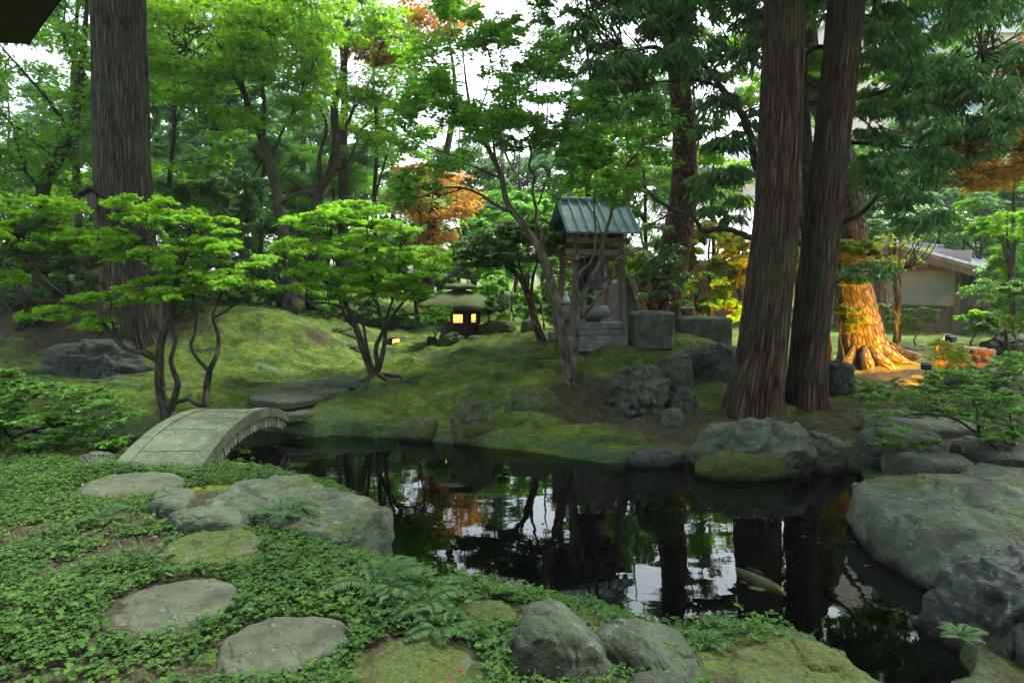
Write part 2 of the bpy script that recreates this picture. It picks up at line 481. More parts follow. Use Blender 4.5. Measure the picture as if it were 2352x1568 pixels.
M['grey_timber'] = plain_mat('grey_timber', [(0.3, (0.0432, 0.0374, 0.0298)), (0.5, (0.0864, 0.0748, 0.0589)), (0.7, (0.144, 0.1258, 0.0992))], 5.0, (6, 6, 0.6), bump=0.3)
M['dark_timber'] = plain_mat('dark_timber', [(0.3, (0.022, 0.017, 0.014)), (0.5, (0.05, 0.039, 0.031)), (0.7, (0.095, 0.075, 0.06))], 5.0, (6, 6, 0.6), bump=0.3)
M['plank'] = plain_mat('plank_wall', [(0.3, (0.06, 0.05, 0.045)), (0.5, (0.10, 0.085, 0.075)), (0.7, (0.16, 0.14, 0.125))], 4.0, (8, 8, 0.5), bump=0.3)
M['copper'] = plain_mat('verdigris_metal_roof', [(0.3, (0.138, 0.2565, 0.252)), (0.5, (0.1898, 0.3375, 0.329)), (0.7, (0.2415, 0.405, 0.399))], 3.0, (1, 1, 3), rough=0.5, bump=0.05, spec=0.5)
M['bronze'] = plain_mat('dark_bronze', [(0.3, (0.018, 0.018, 0.02)), (0.55, (0.045, 0.042, 0.042)), (0.8, (0.085, 0.08, 0.075))], 6.0, rough=0.5, bump=0.15, spec=0.5, metal=0.4)
M['plaster'] = plain_mat('white_plaster', [(0.3, (0.52, 0.53, 0.53)), (0.6, (0.66, 0.66, 0.65))], 2.0, bump=0.05)
M['old_plaster'] = plain_mat('old_plaster', [(0.3, (0.22, 0.22, 0.21)), (0.6, (0.30, 0.295, 0.28))], 2.0, bump=0.05)
M['beige'] = plain_mat('beige_facade', [(0.3, (0.50, 0.43, 0.35)), (0.6, (0.60, 0.52, 0.43))], 0.6, bump=0.02)
M['tile'] = plain_mat('grey_roof_tile', [(0.3, (0.16, 0.165, 0.18)), (0.5, (0.25, 0.255, 0.27)), (0.7, (0.36, 0.365, 0.38))], 4.0, rough=0.4, bump=0.1, spec=0.6)
M['glass'] = plain_mat('window_glass', [(0.3, (0.06, 0.12, 0.17)), (0.7, (0.12, 0.22, 0.3))], 0.7, rough=0.06, bump=0.0, spec=0.9)
M['black'] = plain_mat('black_metal', [(0.3, (0.012, 0.012, 0.012)), (0.7, (0.03, 0.03, 0.03))], 8.0, rough=0.6)
M['eave'] = plain_mat('dark_eave_timber', [(0.3, (0.020, 0.017, 0.014)), (0.7, (0.038, 0.032, 0.027))], 3.0, (1, 8, 1), bump=0.1)
M['thatch'] = rock_mat('mossy_thatch', [(0.3, (0.05, 0.045, 0.035)), (0.5, (0.10, 0.09, 0.07)), (0.7, (0.17, 0.15, 0.12))], 0.95, ((0, (0.035, 0.055, 0.015)), (1, (0.105, 0.14, 0.04))), scale=3.5)
M['glow'] = emit_mat('lit_paper', (1.0, 0.58, 0.13), 0.30)
M['lamp'] = emit_mat('lamp_lens', (1.0, 0.42, 0.10), 0.5)
M['white_china'] = plain_mat('white_figurine', [(0.3, (0.5, 0.52, 0.54)), (0.7, (0.75, 0.76, 0.78))], 9.0)
M['log'] = plain_mat('cut_log', [(0.3, (0.14, 0.075, 0.035)), (0.5, (0.28, 0.15, 0.07)), (0.7, (0.42, 0.26, 0.14))], 9.0, bump=0.4)
M['koi'] = None
# water: a still dark mirror one can look a little way into
def water_mat():
    m, nt, out = new_mat('pond_water')
    tc = N(nt, 'ShaderNodeTexCoord')
    mp = N(nt, 'ShaderNodeMapping'); mp.inputs['Scale'].default_value = (1.0, 2.2, 1)
    L(nt, tc.outputs['Object'], mp.inputs[0])
    a = noise_n(nt, mp.outputs[0], 1.1, 2.0, 0.5)
    b = noise_n(nt, mp.outputs[0], 7.0, 2.0, 0.5)
    # livelier ripples by the right-hand bank, where the inflow enters
    sp = N(nt, 'ShaderNodeSeparateXYZ'); L(nt, tc.outputs['Object'], sp.inputs[0])
    rip = math_(nt, 'SUBTRACT', sp.outputs['X'], math_(nt, 'MULTIPLY', sp.outputs['Y'], 0.18))
    rmask = ramp(nt, math_(nt, 'MULTIPLY', rip, 0.3), [(0.50, (0, 0, 0)), (0.9, (1, 1, 1))])
    mp3 = N(nt, 'ShaderNodeMapping'); mp3.inputs['Scale'].default_value = (0.6, 2.4, 1); mp3.inputs['Rotation'].default_value = (0, 0, -0.35)
    L(nt, tc.outputs['Object'], mp3.inputs[0])
    r = noise_n(nt, mp3.outputs[0], 9.0, 2.0, 0.5, 0.3)
    h = math_(nt, 'ADD', math_(nt, 'MULTIPLY', a, 0.8), math_(nt, 'MULTIPLY', b, 0.035))
    h = math_(nt, 'ADD', h, math_(nt, 'MULTIPLY', mixc(nt, 1.0, rmask, r, 'MULTIPLY'), 0.25))
    bn = bump_n(nt, h, 0.075, 0.05)
    fr = N(nt, 'ShaderNodeFresnel'); fr.inputs['IOR'].default_value = 1.42
    L(nt, bn, fr.inputs['Normal'])
    gl = N(nt, 'ShaderNodeBsdfGlossy'); gl.inputs['Roughness'].default_value = 0.015
    gl.inputs['Color'].default_value = (0.95, 1, 0.97, 1)
    L(nt, bn, gl.inputs['Normal'])
    tr = N(nt, 'ShaderNodeBsdfTransparent'); tr.inputs['Color'].default_value = (0.42, 0.52, 0.42, 1)
    mx = N(nt, 'ShaderNodeMixShader')
    L(nt, fr.outputs[0], mx.inputs[0]); L(nt, tr.outputs[0], mx.inputs[1]); L(nt, gl.outputs[0], mx.inputs[2])
    L(nt, mx.outputs[0], out.inputs[0])
    return m
M['water'] = water_mat()

# ------------------------------------------------------------------ terrain
POND_PX = [(-500, 1040), (-200, 1032), (0, 1026), (120, 1020), (250, 1008), (350, 1000), (480, 992), (560, 985), (655, 990), (720, 1004), (800, 1001), (900, 1007),
           (1000, 1017), (1100, 1027), (1200, 1037), (1300, 1054), (1400, 1066), (1500, 1068), (1590, 1062), (1605, 1066), (1700, 1070),
           (1800, 1072), (1900, 1072), (1965, 1074), (1985, 1110), (1972, 1150), (2040, 1215), (2130, 1262), (2230, 1305), (2300, 1330), (2240, 1410),
           (2195, 1500), (2160, 1600), (2100, 1720), (1980, 1700), (1960, 1600), (1880, 1500), (1750, 1475), (1610, 1480), (1500, 1470), (1380, 1450), (1200, 1430), (1110, 1405),
           (1000, 1402), (930, 1376), (850, 1345), (800, 1310), (800, 1270), (850, 1240), (850, 1190), (780, 1150), (650, 1110), (540, 1090), (450, 1086),
           (330, 1090), (250, 1092), (100, 1098), (0, 1104), (-300, 1120), (-600, 1130)]
POND = np.array([gz(x, y, 0.0)[:2] for x, y in POND_PX])

def pond_sd(P):
    """signed distance to the shore line, negative in the water"""
    P = np.asarray(P, float)
    d2 = np.full(len(P), 1e9)
    ins = np.zeros(len(P), bool)
    n = len(POND)
    for i in range(n):
        a, b = POND[i], POND[(i + 1) % n]
        e = b - a
        w = P - a
        t = np.clip((w @ e) / (e @ e), 0, 1)
        q = w - t[:, None] * e
        d2 = np.minimum(d2, (q * q).sum(1))
        c = ((a[1] <= P[:, 1]) & (b[1] > P[:, 1])) | ((b[1] <= P[:, 1]) & (a[1] > P[:, 1]))
        with np.errstate(divide='ignore', invalid='ignore'):
            xi = a[0] + (P[:, 1] - a[1]) * e[0] / (e[1] if e[1] != 0 else 1e-9)
        ins ^= c & (P[:, 0] < xi)
    d = np.sqrt(d2)
    return np.where(ins, -d, d)

def cp(px, py, d):
    return tuple(at(px, py, d))
CTRL = [(0, 0, .45), (-2, 2, .45), (-3, 3.5, .46), (0, 2.8, .42), (1.2, 3.0, .30), (-5, 5, .46), (-3.3, 5.6, .40), (-1.5, 5, .36), (-8, 5, .55), (3, 2.0, .12),
        (2, 1, .4), (0, -4, .45), (-6, -3, .5), (6, -2, .6), (-9, 6.6, .6), (-1.2, 3.9, .40), (-4.4, 6.2, .40),
        (-5, 8.9, .36), (-3.2, 9.2, .30), (-6.2, 10, .55), (-7.2, 11, .80), (-7.0, 12, .92), (-9, 12, 1.25), (-10, 13, 1.6), (-9, 15, 2.1), (-9, 9.2, .55),
        cp(600, 708, 13), cp(520, 715, 13.3), cp(700, 742, 12.5), cp(790, 828, 12.2), (-4.6, 11.2, .70), (-4.3, 10.2, .48),
        gz(660, 915, .38), gz(760, 875, .48), gz(880, 825, .68), (-2.6, 14, .75), (-5.5, 15.5, 1.4),
        cp(860, 858, 10.8), cp(1000, 802, 11.8), cp(1130, 778, 12.0), cp(1250, 783, 11.5), cp(1400, 790, 11.0), cp(1550, 788, 11.4), cp(1650, 792, 12),
        cp(900, 930, 9.85), cp(1000, 870, 10.4), cp(1150, 850, 10.2), cp(1300, 878, 9.8), cp(1350, 832, 10.4), cp(1120, 930, 9.45), cp(1300, 962, 9.0),
        cp(1450, 962, 9.05), cp(1500, 885, 9.9), cp(1640, 930, 9.4), cp(1780, 957, 9.3), (4.9, 9.7, .32), (5.2, 12, .36), cp(1970, 842, 14), cp(2100, 850, 13),
        (6.5, 9.5, .50), (6.3, 7.8, .50), (5.4, 6.6, .46), (4.2, 4.6, .12), (3.4, 3.7, .05), (4.5, 3.5, .15), (8, 8, .7), (6, 5, .7), (9, 12, .6), cp(2300, 775, 18), (8, 20, .45),
        (-1.1, 14, 1.0), (1.5, 13.6, 1.05), (3.4, 13.5, .95), (3.5, 16, .6), (0, 18, .8), (6, 24, .5), (-20, 20, 3.0), (20, 20, .8), (0, 35, 1.0), (-25, 40, 3.0), (25, 40, 1.0),
        (-18, 5, 1.2), (16, 3, 1.2), (0, 70, 1.5), (60, 70, 1.5), (-60, 70, 3.0), (-60, 0, 1.5), (60, 0, 1.5), (0, -40, .6), (-40, -40, .8), (40, -40, .8)]
CTRL = np.array([tuple(c) for c in CTRL], float)

def _tps_fit(C, lam=0.02):
    n = len(C)
    r = np.linalg.norm(C[:, None, :2] - C[None, :, :2], axis=2)
    K = r + lam * np.eye(n) * 0
    A = np.zeros((n + 1, n + 1))
    A[:n, :n] = -r - lam * np.eye(n) * -1.0
    A[:n, n] = 1; A[n, :n] = 1
    return np.linalg.solve(A, np.append(C[:, 2], 0))
_W = _tps_fit(CTRL)

def base_h(P):
    out = np.full(len(P), _W[-1])
    for i in range(len(CTRL)):
        out -= _W[i] * np.hypot(P[:, 0] - CTRL[i, 0], P[:, 1] - CTRL[i, 1])
    return out

def terr(P, detail=True):
    P = np.asarray(P, float).reshape(-1, 2)
    s = pond_sd(P)
    p3 = np.column_stack([P, np.zeros(len(P))])
    s = s + 0.10 * fbm(p3 * 1.7, 3, 3) + 0.04 * fbm(p3 * 6, 2, 5)
    h = base_h(P)
    r = np.hypot(P[:, 0], P[:, 1])
    if detail:
        far = sstep(r, 6, 9)
        h = h + (0.05 + 0.06 * far) * fbm(p3 * np.array([0.9, 1.3, 1]), 3, 21)
        # creeping cushions of moss on the banks
        h = h + far * 0.075 * ridged(p3 * np.array([1.6, 3.2, 1]) + 0.3 * fbm(p3 * 2, 2, 8)[:, None], 3, 31)
        h = h + (0.014 + .02 * far) * fbm(p3 * 6, 3, 41) + far * .07 * fbm(p3 * 2.4, 3, 44)
    bank = np.clip(s / 0.45, 0, 1) ** 0.6
    lip = 0.13 + 0.05 * fbm(p3 * 2.3, 2, 61)
    up = lip + (np.maximum(h, lip) - lip) * bank
    up = np.where(s < 0.07, -0.25 + (up + 0.25) * np.clip((s + 0.03) / 0.10, 0, 1), up)
    bed = -0.25 - 0.55 * sstep(-s, 0.0, 0.8)
    return np.where(s > -0.03, up, bed), s

def H(x, y):
    return float(terr([[x, y]])[0][0])

def g(px, py, dmin=2.0, dmax=40.0):
    """where the sight line through (px,py) meets the ground"""
    r = ray(px, py)
    t = np.exp(np.linspace(math.log(dmin), math.log(dmax), 900)) / r[1]
    Pt = np.array([0, 0, CAMZ]) + t[:, None] * r
    z, _ = terr(Pt[:, :2])
    k = np.argmax(Pt[:, 2] < z)
    if Pt[k, 2] >= z[k]:
        k = len(t) - 1
    return np.array([Pt[k, 0], Pt[k, 1], z[k]])

def build_ground():
    dense = np.radians(np.linspace(-46, 46, 620))
    coarse = np.radians(np.concatenate([np.linspace(46, 314, 70)[1:-1]]))
    ang = np.concatenate([dense, coarse])
    rr = np.concatenate([np.linspace(0.25, 1.6, 8, endpoint=False), np.exp(np.linspace(math.log(1.6), math.log(16), 420, endpoint=False)),
                         np.exp(np.linspace(math.log(16), math.log(140), 70))])
    A, R = np.meshgrid(ang, rr)
    X, Y = np.sin(A) * R, np.cos(A) * R
    P = np.column_stack([X.ravel(), Y.ravel()])
    z, s = terr(P)
    v = np.column_stack([P, z])
    na, nr = len(ang), len(rr)
    i = np.arange(nr - 1)[:, None] * na
    j = np.arange(na)[None]
    q = np.stack([i + j, i + (j + 1) % na, i + na + (j + 1) % na, i + na + j], -1).reshape(-1, 4)[:, ::-1]
    # bare earth patches: under the big trees, on the trodden slope and on the left foreground
    p3 = np.column_stack([P, np.zeros(len(P))])
    dirt = np.zeros(len(P))
    for (px, py, rad, amt) in ((1330, 915, .55, .9), (1560, 985, .8, 1.0), (1480, 930, .6, .9), (1700, 985, .8, .9), (1300, 940, .5, .9), (1850, 970, .5, .35), (2050, 960, 1.3, .8), (1400, 850, .6, .4),
                              (2200, 1000, 1.2, .9), (560, 770, .8, .25), (640, 760, .6, .25), (450, 740, 1.0, .4), (100, 720, 2.2, .9), (250, 760, 1.6, .6), (740, 770, .5, .6), (60, 1250, .8, .9), (20, 1400, .7, .7), (680, 960, .5, .2), (2150, 820, 2.5, .7), (2060, 862, 1.5, 1.1)):
        c = g(px, py)
        dirt += amt * np.exp(-(((P - c[:2]) / rad) ** 2).sum(1))
    fg = (1 - sstep(np.hypot(P[:, 0], P[:, 1]), 5.8, 6.8)) * 0.75
    dirt = np.clip(dirt + fg, 0, 1.2)
    wet = np.clip(1 - s / 0.3, 0, 1)
    m, nt, out = new_mat('garden_ground')
    tc = N(nt, 'ShaderNodeTexCoord')
    v_ = tc.outputs['Object']
    da = N(nt, 'ShaderNodeAttribute', attribute_name='dirt')
    wa = N(nt, 'ShaderNodeAttribute', attribute_name='wet')
    mp = N(nt, 'ShaderNodeMapping'); mp.inputs['Scale'].default_value = (1.0, 2.0, 2.0); L(nt, v_, mp.inputs[0])
    n1 = noise_n(nt, mp.outputs[0], 1.6, 6.0, 0.65, 0.6)
    n2 = noise_n(nt, v_, 45.0, 4.0, 0.7)
    n3 = noise_n(nt, v_, 0.7, 3.0, 0.6)
    n4 = noise_n(nt, v_, 11.0, 4.0, 0.65)
    mf = math_(nt, 'ADD', math_(nt, 'MULTIPLY', n1, 0.5), math_(nt, 'ADD', math_(nt, 'MULTIPLY', n2, 0.28), math_(nt, 'MULTIPLY', n4, 0.25)))
    moss = ramp(nt, mf, [(0.38, (0.012, 0.028, 0.006)), (0.47, (0.036, 0.066, 0.011)), (0.56, (0.085, 0.128, 0.018)), (0.68, (0.175, 0.215, 0.030))])
    moss_b = ramp(nt, mf, [(0.38, (0.010, 0.026, 0.010)), (0.48, (0.026, 0.055, 0.017)), (0.58, (0.055, 0.095, 0.028)), (0.70, (0.10, 0.15, 0.045))])
    n5 = noise_n(nt, mp.outputs[0], 0.9, 5.0, 0.7, 0.8)
    moss = mixc(nt, ramp(nt, n5, [(0.50, (0, 0, 0)), (0.62, (1, 1, 1))]), moss, moss_b)
    soil = ramp(nt, math_(nt, 'ADD', math_(nt, 'MULTIPLY', n2, 0.5), math_(nt, 'MULTIPLY', n4, 0.5)), [(0.3, (0.016, 0.016, 0.009)), (0.5, (0.040, 0.038, 0.021)), (0.72, (0.085, 0.078, 0.046))])
    dm = math_(nt, 'ADD', da.outputs['Fac'], math_(nt, 'MULTIPLY', math_(nt, 'SUBTRACT', noise_n(nt, v_, 2.6, 6.0, 0.7), 0.52), 2.0))
    c = mixc(nt, ramp(nt, dm, [(0.35, (0, 0, 0)), (0.75, (1, 1, 1))]), moss, soil)
    # wet teal moss fringe along the water
    tw = math_(nt, 'MULTIPLY', wa.outputs['Fac'], ramp(nt, n3, [(0.42, (0, 0, 0)), (0.52, (1, 1, 1))]))
    c = mixc(nt, math_(nt, 'MULTIPLY', tw, 0.8), c, ramp(nt, n2, [(0.3, (0.02, 0.045, 0.022)), (0.7, (0.09, 0.15, 0.075))]))
    hb = math_(nt, 'ADD', math_(nt, 'MULTIPLY', n2, 0.45), math_(nt, 'ADD', math_(nt, 'MULTIPLY', n4, 0.7), math_(nt, 'MULTIPLY', n1, 1.0)))
    # under water the bed is black silt
    sp = N(nt, 'ShaderNodeSeparateXYZ'); geo = N(nt, 'ShaderNodeNewGeometry'); L(nt, geo.outputs['Position'], sp.inputs[0])
    c = mixc(nt, ramp(nt, math_(nt, 'ADD', sp.outputs['Z'], 0.5), [(0.44, (1, 1, 1)), (0.53, (0, 0, 0))]), c, (0.004, 0.005, 0.004))
    p = N(nt, 'ShaderNodeBsdfPrincipled'); p.inputs['Roughness'].default_value = 0.95; p.inputs['Specular IOR Level'].default_value = 0.1
    L(nt, c, p.inputs['Base Color'])
    L(nt, bump_n(nt, hb, 0.9, 0.06), p.inputs['Normal'])
    L(nt, p.outputs[0], out.inputs[0])
    mb = MB(); mb.add(v, [q])
    mb.add([[0, 0, .45]] + [list(v[k]) for k in range(na)], [np.array([[0, 1 + (k + 1) % na, 1 + k] for k in range(na)])])
    o = mb.build('ground', m, attr={'dirt': np.concatenate([dirt, np.zeros(na + 1)]), 'wet': np.concatenate([wet, np.zeros(na + 1)])})
    tag(o, kind='structure')
build_ground()

def build_water():
    c = POND.mean(0)
    mb = MB()
    ring = POND + (POND - c) / np.linalg.norm(POND - c, axis=1)[:, None] * 0.0
    # a sheet a little wider than the shore, hidden under the banks
    x0, y0 = POND.min(0) - 0.4; x1, y1 = POND.max(0) + 0.4
    mb.add([[x0, y0, 0], [x1, y0, 0], [x1, y1, 0], [x0, y1, 0]], [np.array([[0, 1, 2, 3]])])
    o = mb.build('pond_water', M['water'], smooth=False)
    tag(o, kind='structure')
build_water()

# ------------------------------------------------------------------ rocks
FOOT = []      # footprints, so that ground cover keeps off the stones
def blob(name, label, cat, Rfun, c, ztop, zbot, mat, seed, amp=0.12, freq=1.6, pw=0.55, tilt=(0, 0), res=(190, 80), group=None, facet=0.0, skew=0.0, detail=0.03, strata=0.02, pz=0.9):
    """a stone: star-shaped plan Rfun(angle), rounded profile, broken up by noise"""
    nt_, np_ = res
    th = np.linspace(0, 2 * math.pi, nt_, endpoint=False)
    k_ = np_ // 4
    ring = np.arccos(np.clip(np.linspace(0, 1, k_) ** (1 / pw), 0, 1))
    ph = np.unique(np.round(np.concatenate([np.linspace(-math.pi / 2, math.pi / 2, np_ - 2 * k_), ring, -ring]), 7))
    np_ = len(ph)
    T_, P_ = np.meshgrid(th, ph)
    R = Rfun(T_)
    cr = np.sign(np.cos(P_)) * np.abs(np.cos(P_)) ** pw
    sz = np.sign(np.sin(P_)) * np.abs(np.sin(P_)) ** pz
    hh = (ztop - zbot) / 2
    zc = (ztop + zbot) / 2
    sc = np.sqrt(max(1e-3, float(np.mean(Rfun(th))) * hh))
    X = R * cr * np.cos(T_); Y = R * cr * np.sin(T_); Z = sz * hh
    v = np.column_stack([X.ravel(), Y.ravel(), Z.ravel()])
    size = float(np.mean(Rfun(th)))
    q = v / size
    nrm = v / (np.array([size, size, hh]) ** 2)
    nrm /= np.linalg.norm(nrm, axis=1)[:, None] + 1e-9
    off = np.array([seed * 3.7, seed * 1.3, seed * 7.1])
    wq = q + .22 * np.column_stack([fbm(q * 1.8 + off, 3, seed + 11), fbm(q * 1.8 + off + 5, 3, seed + 12), fbm(q * 1.8 + off + 9, 3, seed + 13)])
    dsp = 1.3 * amp * fbm(wq * freq * .8 + off, 5, seed, .42) + amp * .5 * ridged(wq * freq * np.array([.8, .8, 1.6]) + off, 4, seed + 9) - amp * .2
    cv, ce = cells(wq * np.array([1.0, 1.0, 1.7]) * (1.15 + .35 * freq) + off * .9 + .12 * fbm(q * 6 + off, 3, seed + 31)[:, None], seed + 21)
    dsp = dsp + amp * 1.5 * (cv - .5) * sstep(ce, .0, .16) - amp * .5 * np.exp(-(ce / .05) ** 2)
    # weathered layers
    ly = q[:, 2] * hh / size * 9 + 1.2 * fbm(q * 1.5 + off, 2, seed + 41) + q[:, 0] * 1.2
    dsp = dsp + strata * (np.abs(np.mod(ly, 1.0) - .5) * 2 - .5) * (.6 + .4 * fbm(q * 3 + off, 2, seed + 43))
    dsp += detail * 1.4 * fbm(q * 7 + off, 4, seed + 2)
    if facet:
        rg = np.random.default_rng(seed)
        for k in range(14):
            d = rg.normal(size=3); d[2] *= .7; d /= np.linalg.norm(d)
            lim = rg.uniform(0.50, 0.80) * np.array([size, size, hh]).dot(np.abs(d))
            e = np.maximum(0, v @ d - lim)
            v = v - facet * e[:, None] * d
    v = v + nrm * (dsp * min(size, hh * 1.6))[:, None]
    v[:, 2] += v[:, 0] * tilt[0] + v[:, 1] * tilt[1]
    v[:, 0] += v[:, 2] * skew
    i = np.arange(np_ - 1)[:, None] * nt_
    j = np.arange(nt_)[None]
    f = np.stack([i + j, i + (j + 1) % nt_, i + nt_ + (j + 1) % nt_, i + nt_ + j], -1).reshape(-1, 4)
    mb = MB(); mb.add(v, [f])
    o = mb.build(name, mat)
    o.location = (c[0], c[1], zc)
    tag(o, label, cat, group)
    return o

def flat_stone(label, px, ztop, thick, mat='step', seed=1, name='stepping_stone', cat='stone', pw=0.3, amp=0.05, tilt=(0, 0), group=None, grow=1.0, facet=0, freq=1.6, foot=True, detail=.02, pz=.42, strata=.012):
    """px: outline of the top face in the view"""
    P = np.array([gz(x, y, ztop * 0.92)[:2] for x, y in px])
    c = P.mean(0)
    a = np.arctan2(P[:, 1] - c[1], P[:, 0] - c[0]); r = np.hypot(*(P - c).T) * grow
    o_ = np.argsort(a); a, r = a[o_], r[o_]
    def Rf(t):
        t = np.mod(t + math.pi, 2 * math.pi) - math.pi
        return np.interp(t, np.concatenate([a - 2 * math.pi, a, a + 2 * math.pi]), np.tile(r, 3))
    fine = np.linspace(-math.pi, math.pi, 180, endpoint=False)
    rs = Rf(fine); k = np.hanning(15); k /= k.sum()
    rs = np.convolve(np.tile(rs, 3), k, 'same')[180:360]
    def Rs(t):
        t = np.mod(t + math.pi, 2 * math.pi) - math.pi
        return np.interp(t, np.append(fine, math.pi), np.append(rs, rs[0]))
    if foot: FOOT.append((c, Rs))
    return blob(name, label, cat, Rs, c, ztop, ztop - thick, M[mat], seed, amp, freq, pw, tilt, group=group, facet=facet, detail=detail, pz=pz, strata=strata)

def boulder(label, x0, x1, ytop, ybase, d, dep=0.8, mat='rock', seed=1, amp=0.12, pw=0.6, name='boulder', cat='rock', facet=0.5, skew=0.0, sink=0.35, freq=1.4, tilt=(0, 0), group=None, rot=0.0, detail=.03, foot=True):
    m = d / F
    cx = (x0 + x1) / 2
    b = at(cx, ybase, d)
    w = (x1 - x0) / 2 * m
    h = (ybase - ytop) * m
    def Rs(t):
        t = t - rot
        return w / np.sqrt(np.cos(t) ** 2 + (np.sin(t) / dep) ** 2)
    c = (b[0], b[1] + w * dep * 0.8)
    if foot: FOOT.append((np.array(c), Rs))
    return blob(name, label, cat, Rs, c, b[2] + h, b[2] - h * sink - 0.05, M[mat], seed, amp, freq, pw, tilt, facet=facet, skew=skew, group=group, detail=detail)

GS = 'stepping stones through the ground cover'
flat_stone('flat oval grey stepping stone among ground cover, farthest from the water', [(240, 1440), (262, 1395), (330, 1355), (420, 1335), (500, 1334), (548, 1352), (552, 1392), (510, 1425), (430, 1452), (330, 1476), (262, 1472)], .475, .24, 'step', 3, group=GS)
flat_stone('lowest grey stepping stone at the front, moss along its right end', [(490, 1520), (505, 1475), (560, 1440), (640, 1422), (740, 1420), (800, 1440), (802, 1480), (750, 1510), (690, 1545), (620, 1568), (520, 1562)], .475, .26, 'step', 4, group=GS)
flat_stone('rounded yellow-green mossy stepping stone below the long slab rock', [(358, 1290), (380, 1250), (440, 1222), (520, 1215), (580, 1225), (602, 1255), (585, 1285), (520, 1300), (440, 1308), (380, 1310)], .50, .3, 'rock_moss', 5, pw=.5, amp=.09, group=GS)
flat_stone('long pale slab rock jutting into the pond beside the bridge', [(330, 1150), (440, 1090), (520, 1082), (640, 1092), (760, 1118), (850, 1140), (912, 1172), (918, 1205), (880, 1235), (800, 1228), (700, 1210), (600, 1195), (480, 1190), (380, 1185)], .52, .66, 'rock_pale', 6, 'slab_rock', 'rock', .26, .10, (.0, .03), facet=.35, freq=2.0, detail=.04)
flat_stone('flat mossy landing slab at the near foot of the bridge', [(170, 1128), (230, 1098), (330, 1086), (410, 1090), (420, 1112), (360, 1132), (260, 1144)], .45, .2, 'step', 7, 'landing_slab', 'stone')
flat_stone('small pale flat stone left of the long slab rock', [(350, 1150), (375, 1126), (410, 1128), (436, 1152), (420, 1170), (370, 1166)], .55, .3, 'rock_pale', 8, 'flat_stone', 'stone')
flat_stone('pale flat stone with mossy top in front of the long slab rock', [(378, 1185), (430, 1168), (500, 1166), (562, 1192), (540, 1206), (470, 1204), (400, 1196)], .56, .34, 'rock_pale', 9, 'flat_stone', 'stone', pw=.5)
boulder('small grey rock at the left foot of the bridge', 150, 252, 1048, 1092, 6.1, .8, 'rock', 10)
boulder('small dark rock half sunk in ferns below the slab rock', 735, 800, 1270, 1330, 4.9, .8, 'rock_moss', 12)
flat_stone('large grey boulder split by a dark crack at the front edge of the pond', [(1165, 1440), (1180, 1385), (1230, 1350), (1300, 1352), (1350, 1390), (1400, 1420), (1410, 1460), (1370, 1478), (1270, 1482), (1190, 1470)], .64, .72, 'rock', 13, 'boulder', 'rock', .5, .06, facet=.6, freq=1.0, pz=.8, detail=.02, strata=.006)
flat_stone('long low grey rock leaning against the cracked front boulder', [(1340, 1430), (1400, 1412), (1480, 1420), (1570, 1440), (1610, 1470), (1608, 1520), (1560, 1540), (1480, 1520), (1420, 1500)], .51, .58, 'rock', 14, 'boulder', 'rock', .45, .06, facet=.6, freq=1.0, pz=.7, detail=.02, strata=.006)
flat_stone('broad mossy rock at the bottom edge, right of the cracked boulder', [(1600, 1500), (1650, 1470), (1740, 1458), (1830, 1462), (1930, 1485), (2010, 1520), (2080, 1568), (2060, 1640), (1850, 1640), (1650, 1620)], .36, .5, 'rock_moss', 15, 'boulder', 'rock', .45, .07, facet=.4, pz=.7)
flat_stone('round green moss cushion beside the cracked front boulder', [(1040, 1420), (1080, 1385), (1140, 1372), (1190, 1390), (1200, 1425), (1160, 1452), (1080, 1455)], .40, .3, 'moss', 16, 'moss_cushion', 'moss', .6, .06, pz=.8)
flat_stone('wide yellow-green moss hump at the bottom edge of the ground cover', [(810, 1568), (840, 1500), (920, 1460), (1010, 1450), (1080, 1480), (1110, 1540), (1090, 1600), (850, 1620)], .44, .26, 'rock_moss', 17, 'moss_cushion', 'moss', .6, .06, pz=.8)
flat_stone('small dark stone at the bottom edge below the fern', [(1440, 1568), (1480, 1550), (1560, 1552), (1600, 1575), (1560, 1610), (1460, 1610)], .44, .2, 'rock_dark', 18, 'flat_stone', 'stone')
boulder('rugged dark strata rock filling the lower right corner', 2215, 2700, 1300, 1780, 3.3, .95, 'rock_wet', 19, .11, .5, facet=.7, freq=1.3, detail=.05, sink=.5)
boulder('small grey stone at the foot of the corner strata rock', 2135, 2225, 1515, 1610, 3.6, .8, 'rock_wet', 20)
# right bank
BIG = boulder('big pale boulder with a mossy skirt in front of the twin cedars', 1585, 1915, 982, 1100, 7.1, .62, 'rock_pale', 21, .13, .62, facet=.6, skew=.2, tilt=(-.08, 0))
_sk = boulder('x', 1588, 1850, 1040, 1102, 6.98, .34, 'moss', 61, .07, .6, facet=.2, foot=False)
for _k in ('label', 'category'): del _sk[_k]
_sk.name = 'moss_skirt'; _sk.parent = BIG; _sk.location = _sk.location - BIG.location
boulder('grey rock leaning on the right end of the big pale boulder', 1800, 1972, 1002, 1090, 7.25, .6, 'rock', 22, .12, .6)
boulder('round mossy stone between the two large bank rocks', 1950, 2062, 1028, 1090, 7.2, .7, 'rock_moss', 23)
flat_stone('huge smooth green-grey slab on the right bank', [(1962, 1110), (2000, 1075), (2070, 1062), (2180, 1075), (2300, 1110), (2420, 1150), (2480, 1230), (2400, 1290), (2290, 1290), (2200, 1262), (2090, 1225), (2000, 1165)],   .38, .55, 'rock', 24, 'slab_rock', 'rock', .24, .10, (.03, .05), facet=.35, freq=2.2, detail=.04)
